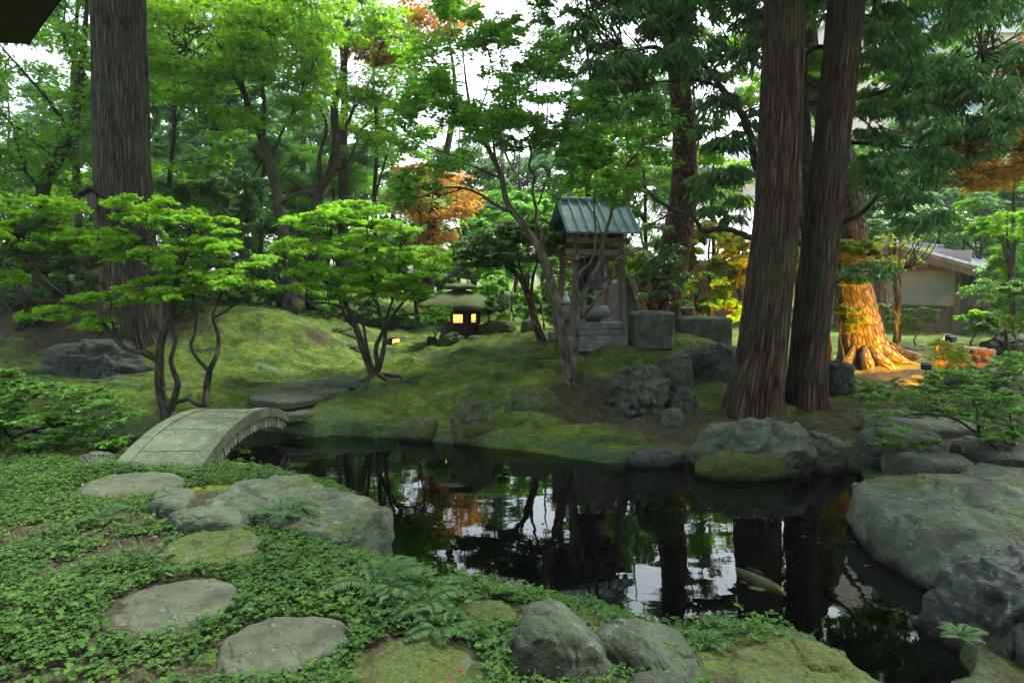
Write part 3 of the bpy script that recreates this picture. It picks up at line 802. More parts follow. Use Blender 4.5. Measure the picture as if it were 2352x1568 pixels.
for k, (px, zt, lab) in enumerate([
        ([(2030, 1035), (2100, 1020), (2200, 1030), (2250, 1055), (2160, 1066), (2060, 1058)], .48, 'flat layered ledge stone just behind the huge bank slab'),
        ([(2180, 1015), (2300, 1000), (2400, 1030), (2360, 1060), (2240, 1055)], .52, 'dark ledge stone at the right edge behind the huge bank slab'),
        ([(1990, 960), (2070, 940), (2180, 945), (2240, 965), (2140, 985), (2030, 985)], .52, 'brown flat ledge stone in the middle of the right bank'),
        ([(1960, 1000), (2050, 985), (2150, 995), (2170, 1015), (2060, 1025), (1980, 1022)], .50, 'low grey ledge stone behind the round mossy stone'),
        ([(2200, 1080), (2330, 1070), (2440, 1095), (2400, 1130), (2280, 1120)], .44, 'grey block lying on the back of the huge bank slab')]):
    flat_stone(lab, px, zt, .3, 'rock_dark' if k % 2 else 'rock', 30 + k, 'ledge_stone', 'rock', .25, .09, facet=.5, freq=1.6, detail=.035)
boulder('dark mossy hump of rock on the right bank under the azalea', 2190, 2480, 870, 960, 9.0, .7, 'rock_dark', 36)
# stones on the mound
boulder('pitted pale green rock on the mound left of the cedars', 1395, 1560, 852, 952, 9.2, .75, 'rock', 37, .17, .6, freq=2.6, detail=.08)
boulder('rounded brown-edged rock above the pitted pale rock', 1512, 1612, 806, 892, 9.7, .8, 'rock', 38, .1)
boulder('large dark sloping rock behind the rounded one, beside the cedars', 1555, 1725, 785, 930, 10.2, .6, 'rock_dark', 39, .1, .7, skew=-.15)
boulder('wedge of grey rock below the rounded brown-edged rock', 1540, 1612, 888, 952, 9.1, .6, 'rock_dark', 40, .06, .5, facet=.9)
boulder('low weathered stone at the foot of the pitted pale rock', 1512, 1585, 942, 990, 8.7, .7, 'rock', 41)
boulder('tall mossy bank rock left of centre at the waterside', 1030, 1135, 908, 1012, 8.5, .6, 'rock_moss', 42, .12, .7, skew=.1)
boulder('broad earthy rock set in the slope of the mound', 1140, 1290, 890, 975, 9.1, .6, 'rock_moss', 43, .1, .7)
boulder('half-buried dark stone on the waterside left of the tall mossy rock', 905, 1030, 960, 1012, 8.7, .5, 'rock_moss', 44, .1, .7)
boulder('thin flat grey stone at the water line left of the big pale boulder', 1400, 1600, 1040, 1076, 7.5, .35, 'rock_wet', 45, .06, .5)
boulder('small stone sunk in the moss near the water, middle of the bank', 1450, 1490, 962, 985, 8.75, .8, 'rock', 46)
boulder('dark square rock behind the right-hand cedar', 1890, 1982, 832, 912, 10.0, .7, 'rock_dark', 47, .08, .4, facet=.7)
# left bank
boulder('large angular rock under the tall grey cedar on the left', 55, 330, 788, 905, 10.3, .55, 'rock_wet', 48, .13, .6, facet=.8, skew=-.1, freq=1.9)
boulder('low rock shelf below the large angular left rock', 150, 310, 868, 915, 10.0, .5, 'rock_wet', 49, .1, .5, facet=.8)
# behind the mound, around the lantern
boulder('rounded mossy boulder right of the lit stone lantern', 1088, 1195, 738, 775, 12.6, .7, 'rock_moss', 50, .08)
boulder('small round mossy stone left of the bell pavilion', 1196, 1232, 734, 768, 12.6, .9, 'rock_moss', 51, .06)
boulder('upright dark rock at the left of the lantern stones', 975, 1006, 769, 804, 12.2, .8, 'rock_dark', 52, .1)
boulder('mossy dark rock in the middle of the lantern stones', 1000, 1075, 765, 806, 12.0, .6, 'rock_moss', 53, .16, .6, freq=2.2)
boulder('low flat green-topped rock at the right of the lantern stones', 1064, 1136, 772, 796, 11.9, .6, 'rock_moss', 54, .06)
boulder('mossy rock in the hollow behind the central maple', 735, 830, 745, 800, 13.4, .7, 'rock_moss', 55, .1)
boulder('dark rock near the path behind the central maple stems', 770, 835, 790, 840, 12.6, .7, 'rock_moss', 56, .1)
boulder('brown rock near the foot of the lamp-lit trunk', 2075, 2150, 795, 838, 15.2, .7, 'rock_dark', 57, .1)
boulder('second brown rock right of the lamp-lit trunk', 2140, 2210, 805, 845, 14.8, .7, 'rock_dark', 58, .1)
boulder('dark rock at the right edge behind the woodpile', 2280, 2420, 770, 850, 13.5, .7, 'rock_dark', 59, .1)
# stone path climbing behind the bridge
GP = 'slabs of the stone path'
for k, (px, zt, lab) in enumerate([
        ([(618, 922), (650, 890), (690, 884), (735, 898), (715, 918), (660, 926)], .47, 'largest path slab at the foot of the mossy path'),
        ([(650, 886), (690, 876), (722, 882), (700, 892), (664, 894)], .52, 'path slab directly above the largest one, left side'),
        ([(715, 900), (735, 886), (770, 886), (765, 902), (735, 908)], .50, 'path slab right of the largest one'),
        ([(705, 880), (740, 872), (768, 876), (752, 886), (720, 887)], .55, 'path slab in the middle of the path'),
        ([(752, 874), (790, 866), (815, 868), (800, 880), (765, 882)], .60, 'path slab just before the central maple'),
        ([(640, 944), (690, 934), (735, 938), (710, 950), (660, 952)], .31, 'sunken pale path slab nearest the bridge'),
        ([(872, 842), (880, 818), (905, 812), (914, 820), (898, 842)], .66, 'pale path slab in the gap behind the central maple')]):
    flat_stone(lab, px, zt, .16, 'step', 70 + k, 'path_slab', 'stone', .3, .05, group=GP)

# ------------------------------------------------------------------ stone bridge
def build_bridge():
    A, B = np.array([-3.38, 5.98]), np.array([-3.50, 8.85])
    ax = (B - A) / np.linalg.norm(B - A); lat = np.array([ax[1], -ax[0]]); Ln = np.linalg.norm(B - A)
    base = np.array([*((A + B) / 2), 0.0])
    def zt(t): return 0.36 - 0.03 * t + 0.29 * (1 - np.abs(2 * t - 1) ** 2.2)
    def strip(mb, u0, u1, top, bot, n=60, grooves=0, t0=0.0, t1=1.0):
        t = np.linspace(t0, t1, n + 1)
        V = []
        for k in t:
            c = A + ax * Ln * k
            for (u, dz) in ((u0, top), (u1, top), (u1, bot), (u0, bot)):
                q = c + lat * u
                V.append([q[0], q[1], zt(k) + dz])
        V = np.array(V)
        i = np.arange(n)[:, None] * 4
        f = np.concatenate([i + np.array([[a, a + 4, (a + 1) % 4 + 4, (a + 1) % 4]]) for a in range(4)])
        mb.add(V, [f, np.array([[0, 1, 2, 3]]), np.array([[4 * n + 3, 4 * n + 2, 4 * n + 1, 4 * n]])])
    root = empty('stone_bridge', base, 'arched pale green stone footbridge with scalloped sides over the pond inlet', 'bridge')
    e = np.array([0, 0, 0]) + base
    # five paving slabs with narrow joints
    mb = MB(); ts = [0, .13, .30, .45, .58, .71, .85, 1.0]
    for a, b in zip(ts[:-1], ts[1:]):
        strip(mb, -.2885, .2885, 0.0, -.12, 10, t0=a + .002, t1=b - .002)
    strip(mb, -.285, .285, -.012, -.13, 40)
    o = mb.build('deck', M['bridge'], smooth=False); o.data.transform(__import__('mathutils').Matrix.Translation(-Vector(base))); o.parent = root
    for s in (-1, 1):
        mb = MB(); u = sorted((s * .2905, s * .42)); strip(mb, u[0], u[1], .014, -.10)
        o = mb.build('curb', M['bridge'], smooth=False); o.data.transform(__import__('mathutils').Matrix.Translation(-Vector(base))); o.parent = root
        mb = MB(); nt_ = 27
        for k in range(nt_):
            t = (k + .5) / nt_ * .92 + .03
            c = A + ax * Ln * t; hw = Ln * .92 / nt_ / 2 * .93
            dz = (zt(t + .01) - zt(t - .01)) / (.02 * Ln)
            tv = np.array([ax[0], ax[1], dz]); tv /= np.linalg.norm(tv)
            dn = np.array([ax[0] * dz, ax[1] * dz, -1.0]); dn /= np.linalg.norm(dn)
            pr = [(-hw, 0), (hw, 0)] + [(hw * math.cos(a), .075 + .06 * math.sin(a) + .012 * random.random()) for a in np.linspace(0, math.pi, 9)]
            n = len(pr); V = []
            for uu in (s * .255, s * (.40 + random.uniform(-.006, .006))):
                for (x, y) in pr:
                    q = np.array([*(c + lat * uu), zt(t) - .098]) + tv * x + dn * y
                    V.append(q)
            f = np.array([[i, (i + 1) % n, n + (i + 1) % n, n + i] for i in range(n)])
            mb.add(V, [f, np.array([list(range(n - 1, -1, -1))]), np.array([list(range(n, 2 * n))])])
        strip(mb, *sorted((s * .25, s * .385)), -.09, -.17, 50)
        o = mb.build('scalloped_side', M['bridge_side'], smooth=False); o.data.transform(__import__('mathutils').Matrix.Translation(-Vector(base))); o.parent = root
build_bridge()

# ------------------------------------------------------------------ bell pavilion and stones round it
def RZ(a):
    return np.array([[math.cos(a), -math.sin(a), 0], [math.sin(a), math.cos(a), 0], [0, 0, 1]])

def beam_mb(mb, a, b, w, h, up=(0, 0, 1)):
    a, b = np.asarray(a, float), np.asarray(b, float)
    d = b - a; L_ = np.linalg.norm(d); d /= L_
    up = np.asarray(up, float)
    s = np.cross(d, up); s /= np.linalg.norm(s); u = np.cross(s, d)
    return mb.box((a + b) / 2, (w, L_, h), rot=np.column_stack([s, d, u]), bevel=min(w, h) * .08)

def build_pavilion():
    b = at(1356, 786, 11.25)
    yaw = math.radians(12)
    root = empty('bell_pavilion', b, 'small open bell pavilion with teal ribbed metal roof on the mound', 'pavilion', rz=yaw)
    zt = 1.66
    for sx in (-1, 1):
        for sy in (-1, 1):
            mb = MB(); beam_mb(mb, (sx * .47, sy * .44, -.15), (sx * .385, sy * .36, zt), .085, .085, (0, 1, 0))
            mb.build('post', M['grey_timber'] if sy < 0 else M['timber'], root, smooth=False)
    for sy in (-1, 1):
        mb = MB(); beam_mb(mb, (-.56, sy * .365, 1.53), (.56, sy * .365, 1.53), .075, .095); mb.build('beam', M['timber'], root, smooth=False)
        mb = MB(); beam_mb(mb, (-.54, sy * .37, 1.72), (.54, sy * .37, 1.72), .085, .09); mb.build('beam', M['timber'], root, smooth=False)
    for sx in (-1, 1):
        mb = MB(); beam_mb(mb, (sx * .395, -.5, 1.44), (sx * .395, .5, 1.44), .07, .08); mb.build('beam', M['timber'], root, smooth=False)
        mb = MB()
        mb.add(np.array([[sx * .40, -.42, 1.74], [sx * .40, .42, 1.74], [sx * .40, 0, 2.27], [sx * .425, -.42, 1.74], [sx * .425, .42, 1.74], [sx * .425, 0, 2.27]]),
               [np.array([[0, 1, 4, 3], [1, 2, 5, 4], [2, 0, 3, 5]]), np.array([[0, 2, 1], [3, 4, 5]])])
        mb.build('gable_board', M['dark_timber'], root, smooth=False)
    mb = MB(); beam_mb(mb, (-.5, 0, 1.6), (.5, 0, 1.6), .10, .10); mb.build('bell_beam', M['dark_timber'], root, smooth=False)
    # roof: two ribbed metal slopes and a ridge cap
    zr, ze, run, hl = 2.40, 1.83, .64, .63
    for sy in (-1, 1):
        mb = MB()
        d = np.array([0, sy * run, ze - zr]); ln = np.linalg.norm(d); d /= ln
        n = np.cross(d, [1, 0, 0]) * (1 if sy < 0 else -1); n = n if n[2] > 0 else -n
        c = np.array([0, 0, zr]) + d * ln / 2
        rot = np.column_stack([[1, 0, 0], d, n]) if np.linalg.det(np.column_stack([[1, 0, 0], d, n])) > 0 else np.column_stack([[-1, 0, 0], d, n])
        mb.box(c, (2 * hl, ln, .03), rot=rot)
        for k in range(8):
            x = -hl + .03 + k * (2 * hl - .06) / 7
            mb.box(c + np.array([x, 0, 0]) + n * .03 + d * .008, (.03, ln + .012, .034), rot=rot, bevel=.006)
        mb.build('roof_slope', M['copper'], root, smooth=False)
        mb = MB()
        for k in range(7):
            x = -.5 + k / 6
            mb.box(c + np.array([x, 0, 0]) - n * .045, (.035, ln * .96, .05), rot=rot)
        mb.build('rafters', M['dark_timber'], root, smooth=False)
    mb = MB(); mb.box((0, 0, zr + .025), (2 * hl + .06, .13, .075), bevel=.02); mb.build('ridge_cap', M['copper'], root, smooth=False)
    mb = MB(); mb.box((-.03, .0, .02), (1.02, 1.0, .26), bevel=.02); mb.box((0.02, -.02, .20), (.98, .84, .10), bevel=.015)
    mb.box((.0, -.34, .31), (.92, .16, .12), bevel=.015)
    mb.build('plinth', M['cut_stone'], root, smooth=False)
    R = RZ(yaw)
    # bronze bell
    p = b + R @ np.array([.05, 0, .92])
    bell = empty('bronze_bell', p, 'dark bronze temple bell hanging inside the small pavilion', 'bell', rz=yaw)
    prof = [(.0, .585), (.06, .58), (.13, .565), (.19, .53), (.215, .47), (.222, .40), (.224, .395), (.229, .395), (.231, .38), (.226, .375), (.232, .22), (.242, .21), (.244, .17), (.237, .16), (.25, .06), (.272, .02), (.28, .0), (.262, -.012), (.235, .0), (.215, .2), (.2, .45), (.0, .5)]
    MB().lathe(prof, 40).build('bell_body', M['bronze'], bell)
    mb = MB(); mb.tube(catmull([(-.05, 0, .57), (-.05, 0, .63), (0, 0, .665), (.05, 0, .63), (.05, 0, .57)]), .018, 8); mb.build('hanging_loop', M['bronze'], bell)
    for k in range(4):
        a = k * math.pi / 2 + .4
        MB().box((.236 * math.cos(a), .236 * math.sin(a), .28), (.02, .03, .17), rot=RZ(a), bevel=.004).build('raised_band', M['bronze'], bell)
    # hanging dark striker in front of the bell
    p = b + R @ np.array([-.23, -.12, .88])
    st = empty('bell_striker', p, 'black hanging wooden striker at the left of the bronze bell', 'striker', rz=yaw)
    mb = MB(); mb.tube(catmull([(.0, 0, .56), (.03, -.01, .45), (-.01, -.02, .3), (.0, -.02, .15), (.07, -.02, .04), (.09, -.02, 0)]), [.05, .075, .075, .075, .075, .075, .07, .07, .065, .065, .06, .06, .055, .055, .06, .06, .06, .06, .065, .065, .065, .065, .07, .07, .075, .08, .085, .085, .085, .08, .04][:31], 14)
    mb.build('striker_body', M['black'], st)
    mb = MB(); mb.tube([(.0, 0, .55), (.0, .03, .7)], .012, 6); mb.build('rope', M['dark_timber'], st)
    # lying stone drum
    p = b + R @ np.array([-.10, -.02, .50])
    mb = MB(); x = np.array([-.40, -.385, -.36, .36, .385, .40]); mb.tube(np.column_stack([x, 0 * x, 0 * x]), [.10, .125, .138, .138, .125, .10], 28)
    o = mb.build('stone_drum', M['cut_stone']); o.location = p; o.rotation_euler = (0, 0, yaw)
    tag(o, 'grey stone drum lying on its side under the bronze bell', 'stone drum')
    # two bearer blocks of the drum
    p = b + R @ np.array([.0, .0, .365])
    o = MB().box((-.25, 0, 0), (.2, .42, .09), bevel=.01).box((.22, 0, 0), (.2, .42, .09), bevel=.01).build('stone_bearer', M['cut_stone'], smooth=False)
    o.location = p; o.rotation_euler = (0, 0, yaw); tag(o, 'low stone bearer carrying the stone drum on the pavilion plinth', 'bearer')
build_pavilion()

def slab(name, label, cat, px, d, thick, mat, lean=0.0, yaw=0.0, noise=.01, group=None):
    """an upright slab with the given outline, standing at its own distance"""
    P = np.array([at(x, y, d) for x, y in px])
    c = np.array([P[:, 0].mean(), d, P[:, 2].min()])
    n = len(P)
    # densify outline and round the edges with an inset on both faces
    Q = []
    for i in range(n):
        for t in np.linspace(0, 1, 6, endpoint=False):
            Q.append(P[i] * (1 - t) + P[(i + 1) % n] * t)
    Q = np.array(Q) - c
    m = Q.mean(0); k = len(Q)
    rings = []
    for ins, y in ((.90, 0), (1, .15), (1, .85), (.90, 1)):
        r = m + (Q - m) * ins; r[:, 1] = y * thick
        rings.append(r)
    v = np.vstack(rings + [[m[0], 0, m[2]], [m[0], thick, m[2]]])
    v = v + (fbm(v * 7 + d, 3, int(d * 10)) * noise)[:, None]
    v[:, 1] += v[:, 2] * lean
    f = np.array([[r * k + i, r * k + (i + 1) % k, (r + 1) * k + (i + 1) % k, (r + 1) * k + i] for r in range(3) for i in range(k)])
    t1 = np.array([[4 * k, (i + 1) % k, i] for i in range(k)]); t2 = np.array([[4 * k + 1, 3 * k + i, 3 * k + (i + 1) % k] for i in range(k)])
    o = MB().add(v, [f, t1, t2]).build(name, M[mat], smooth=False)
    o.location = c; o.rotation_euler = (0, 0, yaw)
    return tag(o, label, cat, group)

slab('stone_stele', 'pale cut-stone block wall standing behind the bell pavilion posts', 'stone slab', [(1372, 642), (1420, 642), (1425, 690), (1452, 752), (1452, 790), (1372, 790)], 11.95, .25, 'pale_stone', yaw=.15)
slab('stone_stele', 'dark mossy upright stone slab leaning right of the bell pavilion', 'stone slab', [(1428, 640), (1438, 628), (1450, 640), (1462, 690), (1478, 742), (1478, 795), (1436, 795)], 11.85, .16, 'mossy_stone', .08)
slab('leaning_board', 'board leaning behind the dark mossy slab, coloured orange for the lamplight on it', 'board', [(1447, 636), (1456, 640), (1490, 712), (1492, 780), (1462, 780), (1455, 700)], 12.6, .07, 'log', .1)  # orange of the lamplight put into the board's wood colour

def stone_block(name, label, cat, x0, x1, y0, y1, d, dep, mat, rz=0.0):
    b = at((x0 + x1) / 2, y1, d); m = d / F
    w, h = (x1 - x0) * m, (y1 - y0) * m
    mb = MB().box((0, dep / 2, h / 2 - .06), (w, dep, h + .12), bevel=.035)
    mb.box((0, dep / 2, h + .001), (w - .16, dep - .14, .02), bevel=.005)
    o = mb.build(name, M[mat], smooth=False)
    md = o.modifiers.new('round', 'BEVEL'); md.width = .012; md.segments = 2
    o.location = b; o.rotation_euler = (0, 0, rz)
    return tag(o, label, cat)
stone_block('stone_trough', 'nearer mossy stone trough with a pale lichen patch, right of the pavilion', 'trough', 1456, 1551, 717, 788, 10.9, .42, 'mossy_stone', .06)
stone_block('stone_bench', 'long dark mossy stone block behind the nearer trough', 'stone block', 1556, 1682, 729, 800, 12.2, .4, 'mossy_stone', -.04)
stone_block('stone_post', 'short mossy stone post under the leaning red pine', 'stone post', 1568, 1596, 704, 728, 13.0, .25, 'mossy_stone')

def small_altar():
    b = at(1291, 786, 11.55); m = 11.55 / F
    r = empty('stone_altar', b, 'small grey stone shrine left of the bell pavilion', 'shrine', rz=.2)
    MB().box((0, 0, .08), (.42, .36, .24), bevel=.02).build('base', M['cut_stone'], r, smooth=False)
    mb = MB().box((0, 0, .43), (.27, .25, .46), bevel=.02)
    mb.build('body', M['cut_stone'], r, smooth=False)
    mb = MB(); a = np.linspace(0, math.pi, 12); pr = np.column_stack([.05 * np.cos(a), np.full(12, -.128), .42 + .05 * np.sin(a)]); pr = np.vstack([[.05, -.128, .34], pr, [-.05, -.128, .34]])
    mb.add(np.vstack([pr, pr + [0, -.004, 0]]), [np.arange(14, 28)[None], np.array([[i, (i + 1) % 14, 14 + (i + 1) % 14, 14 + i] for i in range(14)])]); mb.build('niche_shade', M['black'], r, smooth=False)  # thin black plate painting the shade inside an arched hollow
    MB().box((0, 0, .70), (.36, .33, .08), bevel=.025).build('cap', M['cut_stone'], r, smooth=False)
    for k, (dx, h, lab) in enumerate(((-.09, .13, 'small white figurine on the left of the shrine cap'), (.06, .17, 'taller white figurine on the right of the shrine cap'))):
        o = MB().lathe([(0, 0), (.05, 0), (.055, .03), (.035, .07), (.025, .085), (.032, .105), (.028, .13), (0, .145)], 14).build('figurine', M['white_china'])
        o.location = b + RZ(.2) @ np.array([dx, -.02, .738]); o.scale = (1, 1, h / .145); tag(o, lab, 'figurine')
small_altar()

# ------------------------------------------------------------------ lit stone lantern with mossy roof
def build_lantern():
    b = at(1058, 795, 13.0); m = 13.0 / F
    r = empty('stone_lantern', b, 'squat garden lantern with glowing windows under a broad mossy roof', 'lantern', rz=math.radians(-4))
    z0, z1 = (795 - 758) * m, (795 - 702) * m
    def hexring(R, z): return [[R * math.cos(math.radians(60 * k + 0)), R * math.sin(math.radians(60 * k + 0)), z] for k in range(6)]
    mb = MB().lathe([(0, -.2), (.50, -.2), (.46, .12), (.42, .2), (.40, z0 - .05), (.43, z0 - .04), (.43, z0), (0, z0)], 6); mb.build('pedestal', M['dark_timber'], r, smooth=False)
    R = .375
    for k in range(6):
        a0, a1 = math.radians(60 * k), math.radians(60 * k + 60)
        p0 = np.array([R * math.cos(a0), R * math.sin(a0), 0]); p1 = np.array([R * math.cos(a1), R * math.sin(a1), 0])
        d = p1 - p0; Ls = np.linalg.norm(d); d /= Ls; n = np.array([d[1], -d[0], 0])
        rot = np.column_stack([d, -n, [0, 0, 1]])
        mid = (p0 + p1) / 2; H_ = z1 - z0
        wlo, whi, ww = z0 + .17, z0 + .17 + .165, .19
        mb = MB()
        th = .05
        mb.box(mid + [0, 0, (z0 + wlo) / 2], (Ls, th, wlo - z0), rot=rot)
        mb.box(mid + [0, 0, (z1 + whi) / 2], (Ls, th, z1 - whi), rot=rot)
        for s in (-1, 1):
            mb.box(mid + d * s * (Ls / 2 + ww / 2) / 2 + [0, 0, (wlo + whi) / 2], (Ls / 2 - ww / 2, th, whi - wlo), rot=rot)
        mb.box(mid + n * .028 + [0, 0, wlo + .028], (ww, .012, .014), rot=rot)
        mb.build('side_panel', M['dark_timber'], r, smooth=False)
        MB().box(mid - n * .02 + [0, 0, (wlo + whi) / 2], (ww - .004, .008, whi - wlo - .004), rot=rot).build('window', M['glow'], r, smooth=False)
    # broad, sagging mossy roof
    pr = [(0, z1 - .02), (.55, z1 - .03), (.80, z1 - .06), (.85, z1 - .02), (.80, z1 + .05), (.62, z1 + .15), (.42, z1 + .23), (.20, z1 + .30), (.06, z1 + .34), (0, z1 + .35)]
    mb = MB().lathe(pr, 72); v = mb.v[0]; a = np.arctan2(v[:, 1], v[:, 0])
    k = 1 + .06 * np.cos(6 * a) + .09 * fbm(v * 5, 3, 4); v[:, :2] *= k[:, None] * .84; v[:, 0] *= 1.10; v[:, 2] += .05 * fbm(v * 4 + 3, 4, 8) - .05 * np.maximum(0, v[:, 0])
    mb.build('mossy_roof', M['thatch'], r)
    v = MB().lathe([(0, z1 + .33), (.26, z1 + .33), (.34, z1 + .37), (.26, z1 + .42), (.1, z1 + .45), (0, z1 + .45)], 36)
    w = v.v[0]; w[:, 2] += .03 * fbm(w * 6, 3, 3); v.build('roof_crest', M['thatch'], r)
build_lantern()

# low tiled garden wall and lamp behind it
def build_low_wall():
    a, b = at(908, 806, 15.5), at(982, 808, 14.0)
    o = empty('tiled_garden_wall', (a + b) / 2, 'low plank garden wall with grey tile coping behind the central maple', 'wall')
    c = (a + b) / 2; za = at(912, 781, 15.5)[2] - c[2]; zb = at(978, 798, 14.0)[2] - c[2]
    d = (b - a); Ln = np.hypot(d[0], d[1]); yaw = math.atan2(d[1], d[0]); R = RZ(yaw)
    mb = MB(); n = 12
    for k in range(n):
        t = (k + .5) / n; zt = za + (zb - za) * t
        mb.box(R @ np.array([(t - .5) * Ln, 0, 0]) + [0, 0, zt / 2 - .15], (Ln / n * .95, .05, zt + .3), rot=R)
    mb.build('plank_face', M['plank'], o, smooth=False)
    mb = MB()
    for k in range(n):
        t = (k + .5) / n; zt = za + (zb - za) * t
        mb.box(R @ np.array([(t - .5) * Ln, 0, 0]) + [0, 0, zt + .03], (Ln / n * .9, .24, .05), rot=R, bevel=.02)
        mb.box(R @ np.array([(t - .5) * Ln + Ln / n * .5, 0, 0]) + [0, 0, zt + .06], (Ln / n * .3, .26, .05), rot=R, bevel=.02)
    mb.build('tile_coping', M['tile'], o, smooth=False)
build_low_wall()
def garden_lamp(name, label, p, aim, emit=True, size=1.0):
    """small floodlight on a spike: housing, hood, lens"""
    d = np.asarray(aim, float) - p; yaw = math.atan2(d[1], d[0]) - math.pi / 2
    r = empty(name, p, label, 'lamp', rz=yaw)
    s = size
    MB().tube([(0, 0, -.2), (0, 0, .14 * s)], .012 * s, 8).build('spike', M['black'], r)
    MB().box((0, -.03 * s, .19 * s), (.18 * s, .14 * s, .12 * s), bevel=.02 * s).build('housing', M['black'], r, smooth=False)
    MB().box((0, .06 * s, .262 * s), (.2 * s, .16 * s, .012 * s), bevel=.003 * s).build('hood', M['black'], r, smooth=False)
    MB().box((0, .046 * s, .19 * s), (.15 * s, .012 * s, .095 * s), bevel=.003 * s).build('lens', M['lamp'], r, smooth=False)
    return r
p = at(905, 812, 13.4)
garden_lamp('garden_lamp', 'low garden lamp glowing orange behind the central maple', p, p + np.array([.8, -.5, 0]), size=1.3)

# ------------------------------------------------------------------ buildings
def quad_prism(P, thick, mb=None):
    """a sheet through four points with thickness straight down its normal"""
    P = np.asarray(P, float); n = np.cross(P[1] - P[0], P[3] - P[0]); n /= np.linalg.norm(n)
    mb = mb or MB()
    mb.add(np.vstack([P, P - n * thick]), [np.array([[0, 1, 2, 3], [7, 6, 5, 4], [0, 4, 5, 1], [1, 5, 6, 2], [2, 6, 7, 3], [3, 7, 4, 0]])])
    return mb

def tile_roof(P, nrow, ncol, r=.04, mb=None):
    """P: eave left, eave right, ridge right, ridge left; rows of round tiles on a sheet"""
    P = np.asarray(P, float); mb = quad_prism(P, .08, mb)
    n = np.cross(P[1] - P[0], P[3] - P[0]); n /= np.linalg.norm(n)
    for k in range(ncol + 1):
        t = k / ncol
        a = P[0] * (1 - t) + P[1] * t; b = P[3] * (1 - t) + P[2] * t
        q = np.array([a * (1 - s) + b * s + n * (.012 + .02 * ((j % 2))) for j, s in enumerate(np.linspace(0, 1, nrow * 2))])
        mb.tube(q, r, 6)
    for j in range(nrow):
        s = j / nrow
        a = P[0] * (1 - s) + P[3] * s; b = P[1] * (1 - s) + P[2] * s
        mb.sticks([a + n * .012], [b + n * .012], .022, .022)
    return mb

def build_house():
    b = at(2191, 774, 20.0); b[2] -= .05
    yaw = math.radians(-49)
    r = empty('garden_house', b, 'low wooden house with white plaster panel and grey tiled roof on the right', 'house', rz=yaw)
    MB().box((-1.02, .05, 1.54), (1.94, .1, 1.12)).build('plaster_wall', M['old_plaster'], r, smooth=False)
    mb = MB()
    for k in range(9): mb.box((-.11 - k * .245, .03, .47), (.235, .12, 1.0))
    mb.box((-1.1, -.04, .985), (2.1, .04, .05)); mb.box((-1.1, -.02, -.02), (2.2, .16, .1))
    mb.build('plank_skirting', M['plank'], r, smooth=False)
    for x, nm in ((.02, 'corner_post'), (-2.06, 'corner_post')):
        MB().box((x, .0, 1.15), (.14, .16, 2.4), bevel=.01).build(nm, M['timber'], r, smooth=False)
    mb = MB(); mb.box((-1.0, -.01, 2.13), (2.2, .13, .10)); mb.box((-.75, .0, 2.35), (.12, .12, .36)); mb.build('beam', M['timber'], r, smooth=False)
    MB().box((-1.0, .07, 2.42), (2.6, .06, .55)).build('gable_wall', M['old_plaster'], r, smooth=False)
    # right-hand wall of narrow boards
    mb = MB()
    for k in range(12): mb.box((.06, .22 + k * .25, 1.05), (.06, .235, 2.0))
    mb.build('side_wall', M['plank'], r, smooth=False)
    mb = MB()
    for k in range(9): mb.box((.34, .3 + k * .22, .5), (.03, .05, .95))
    mb.box((.34, 1.2, .99), (.06, 2.1, .05)); mb.build('side_fence', M['grey_timber'], r, smooth=False)
    # entrance to the left
    MB().box((-2.9, .25, 1.1), (1.6, .1, 2.2)).build('entrance_wall', M['dark_timber'], r, smooth=False)
    d = MB().box((-2.45, .16, .95), (.62, .06, 1.9), bevel=.01).build('door', M['timber'], r, smooth=False)
    MB().box((-2.28, .11, 1.0), (.03, .03, .2), bevel=.008).build('handle', M['black'], d, smooth=False)
    MB().box((-2.4, .02, 2.02), (1.0, .22, .07)).build('door_lintel', M['timber'], r, smooth=False)
    MB().box((-4.4, .35, 1.1), (1.6, .1, 2.2)).build('left_wall', M['old_plaster'], r, smooth=False)
    # roof
    xr, zr, xe, ze = -1.7, 2.92, 1.55, 1.86
    mb = tile_roof([(xe, -.55, ze), (xe, 4.2, ze), (xr, 4.2, zr), (xr, -.55, zr)], 16, 20, .05)
    tile_roof([(-5.6, 4.2, 1.95), (-5.6, -.55, 1.95), (xr, -.55, zr), (xr, 4.2, zr)], 16, 20, .05, mb)
    mb.tube([(xr, -.6, zr + .06), (xr, 4.3, zr + .06)], .09, 10)
    mb.build('tiled_roof', M['tile'], r, smooth=False)
    mb = MB()
    beam_mb(mb, (xe - .05, -.5, ze - .17), (xr, -.5, zr - .17), .06, .2); beam_mb(mb, (-5.5, -.5, 1.78), (xr, -.5, zr - .17), .06, .2)
    mb.build('bargeboard', M['timber'], r, smooth=False)
    mb = MB()
    for k in range(9): beam_mb(mb, (xe - .08, -.3 + k * .5, ze - .12), (.0, -.3 + k * .5, ze - .12 + (xe - .08) * .326), .06, .08)
    mb.build('rafters', M['dark_timber'], r, smooth=False)
build_house()

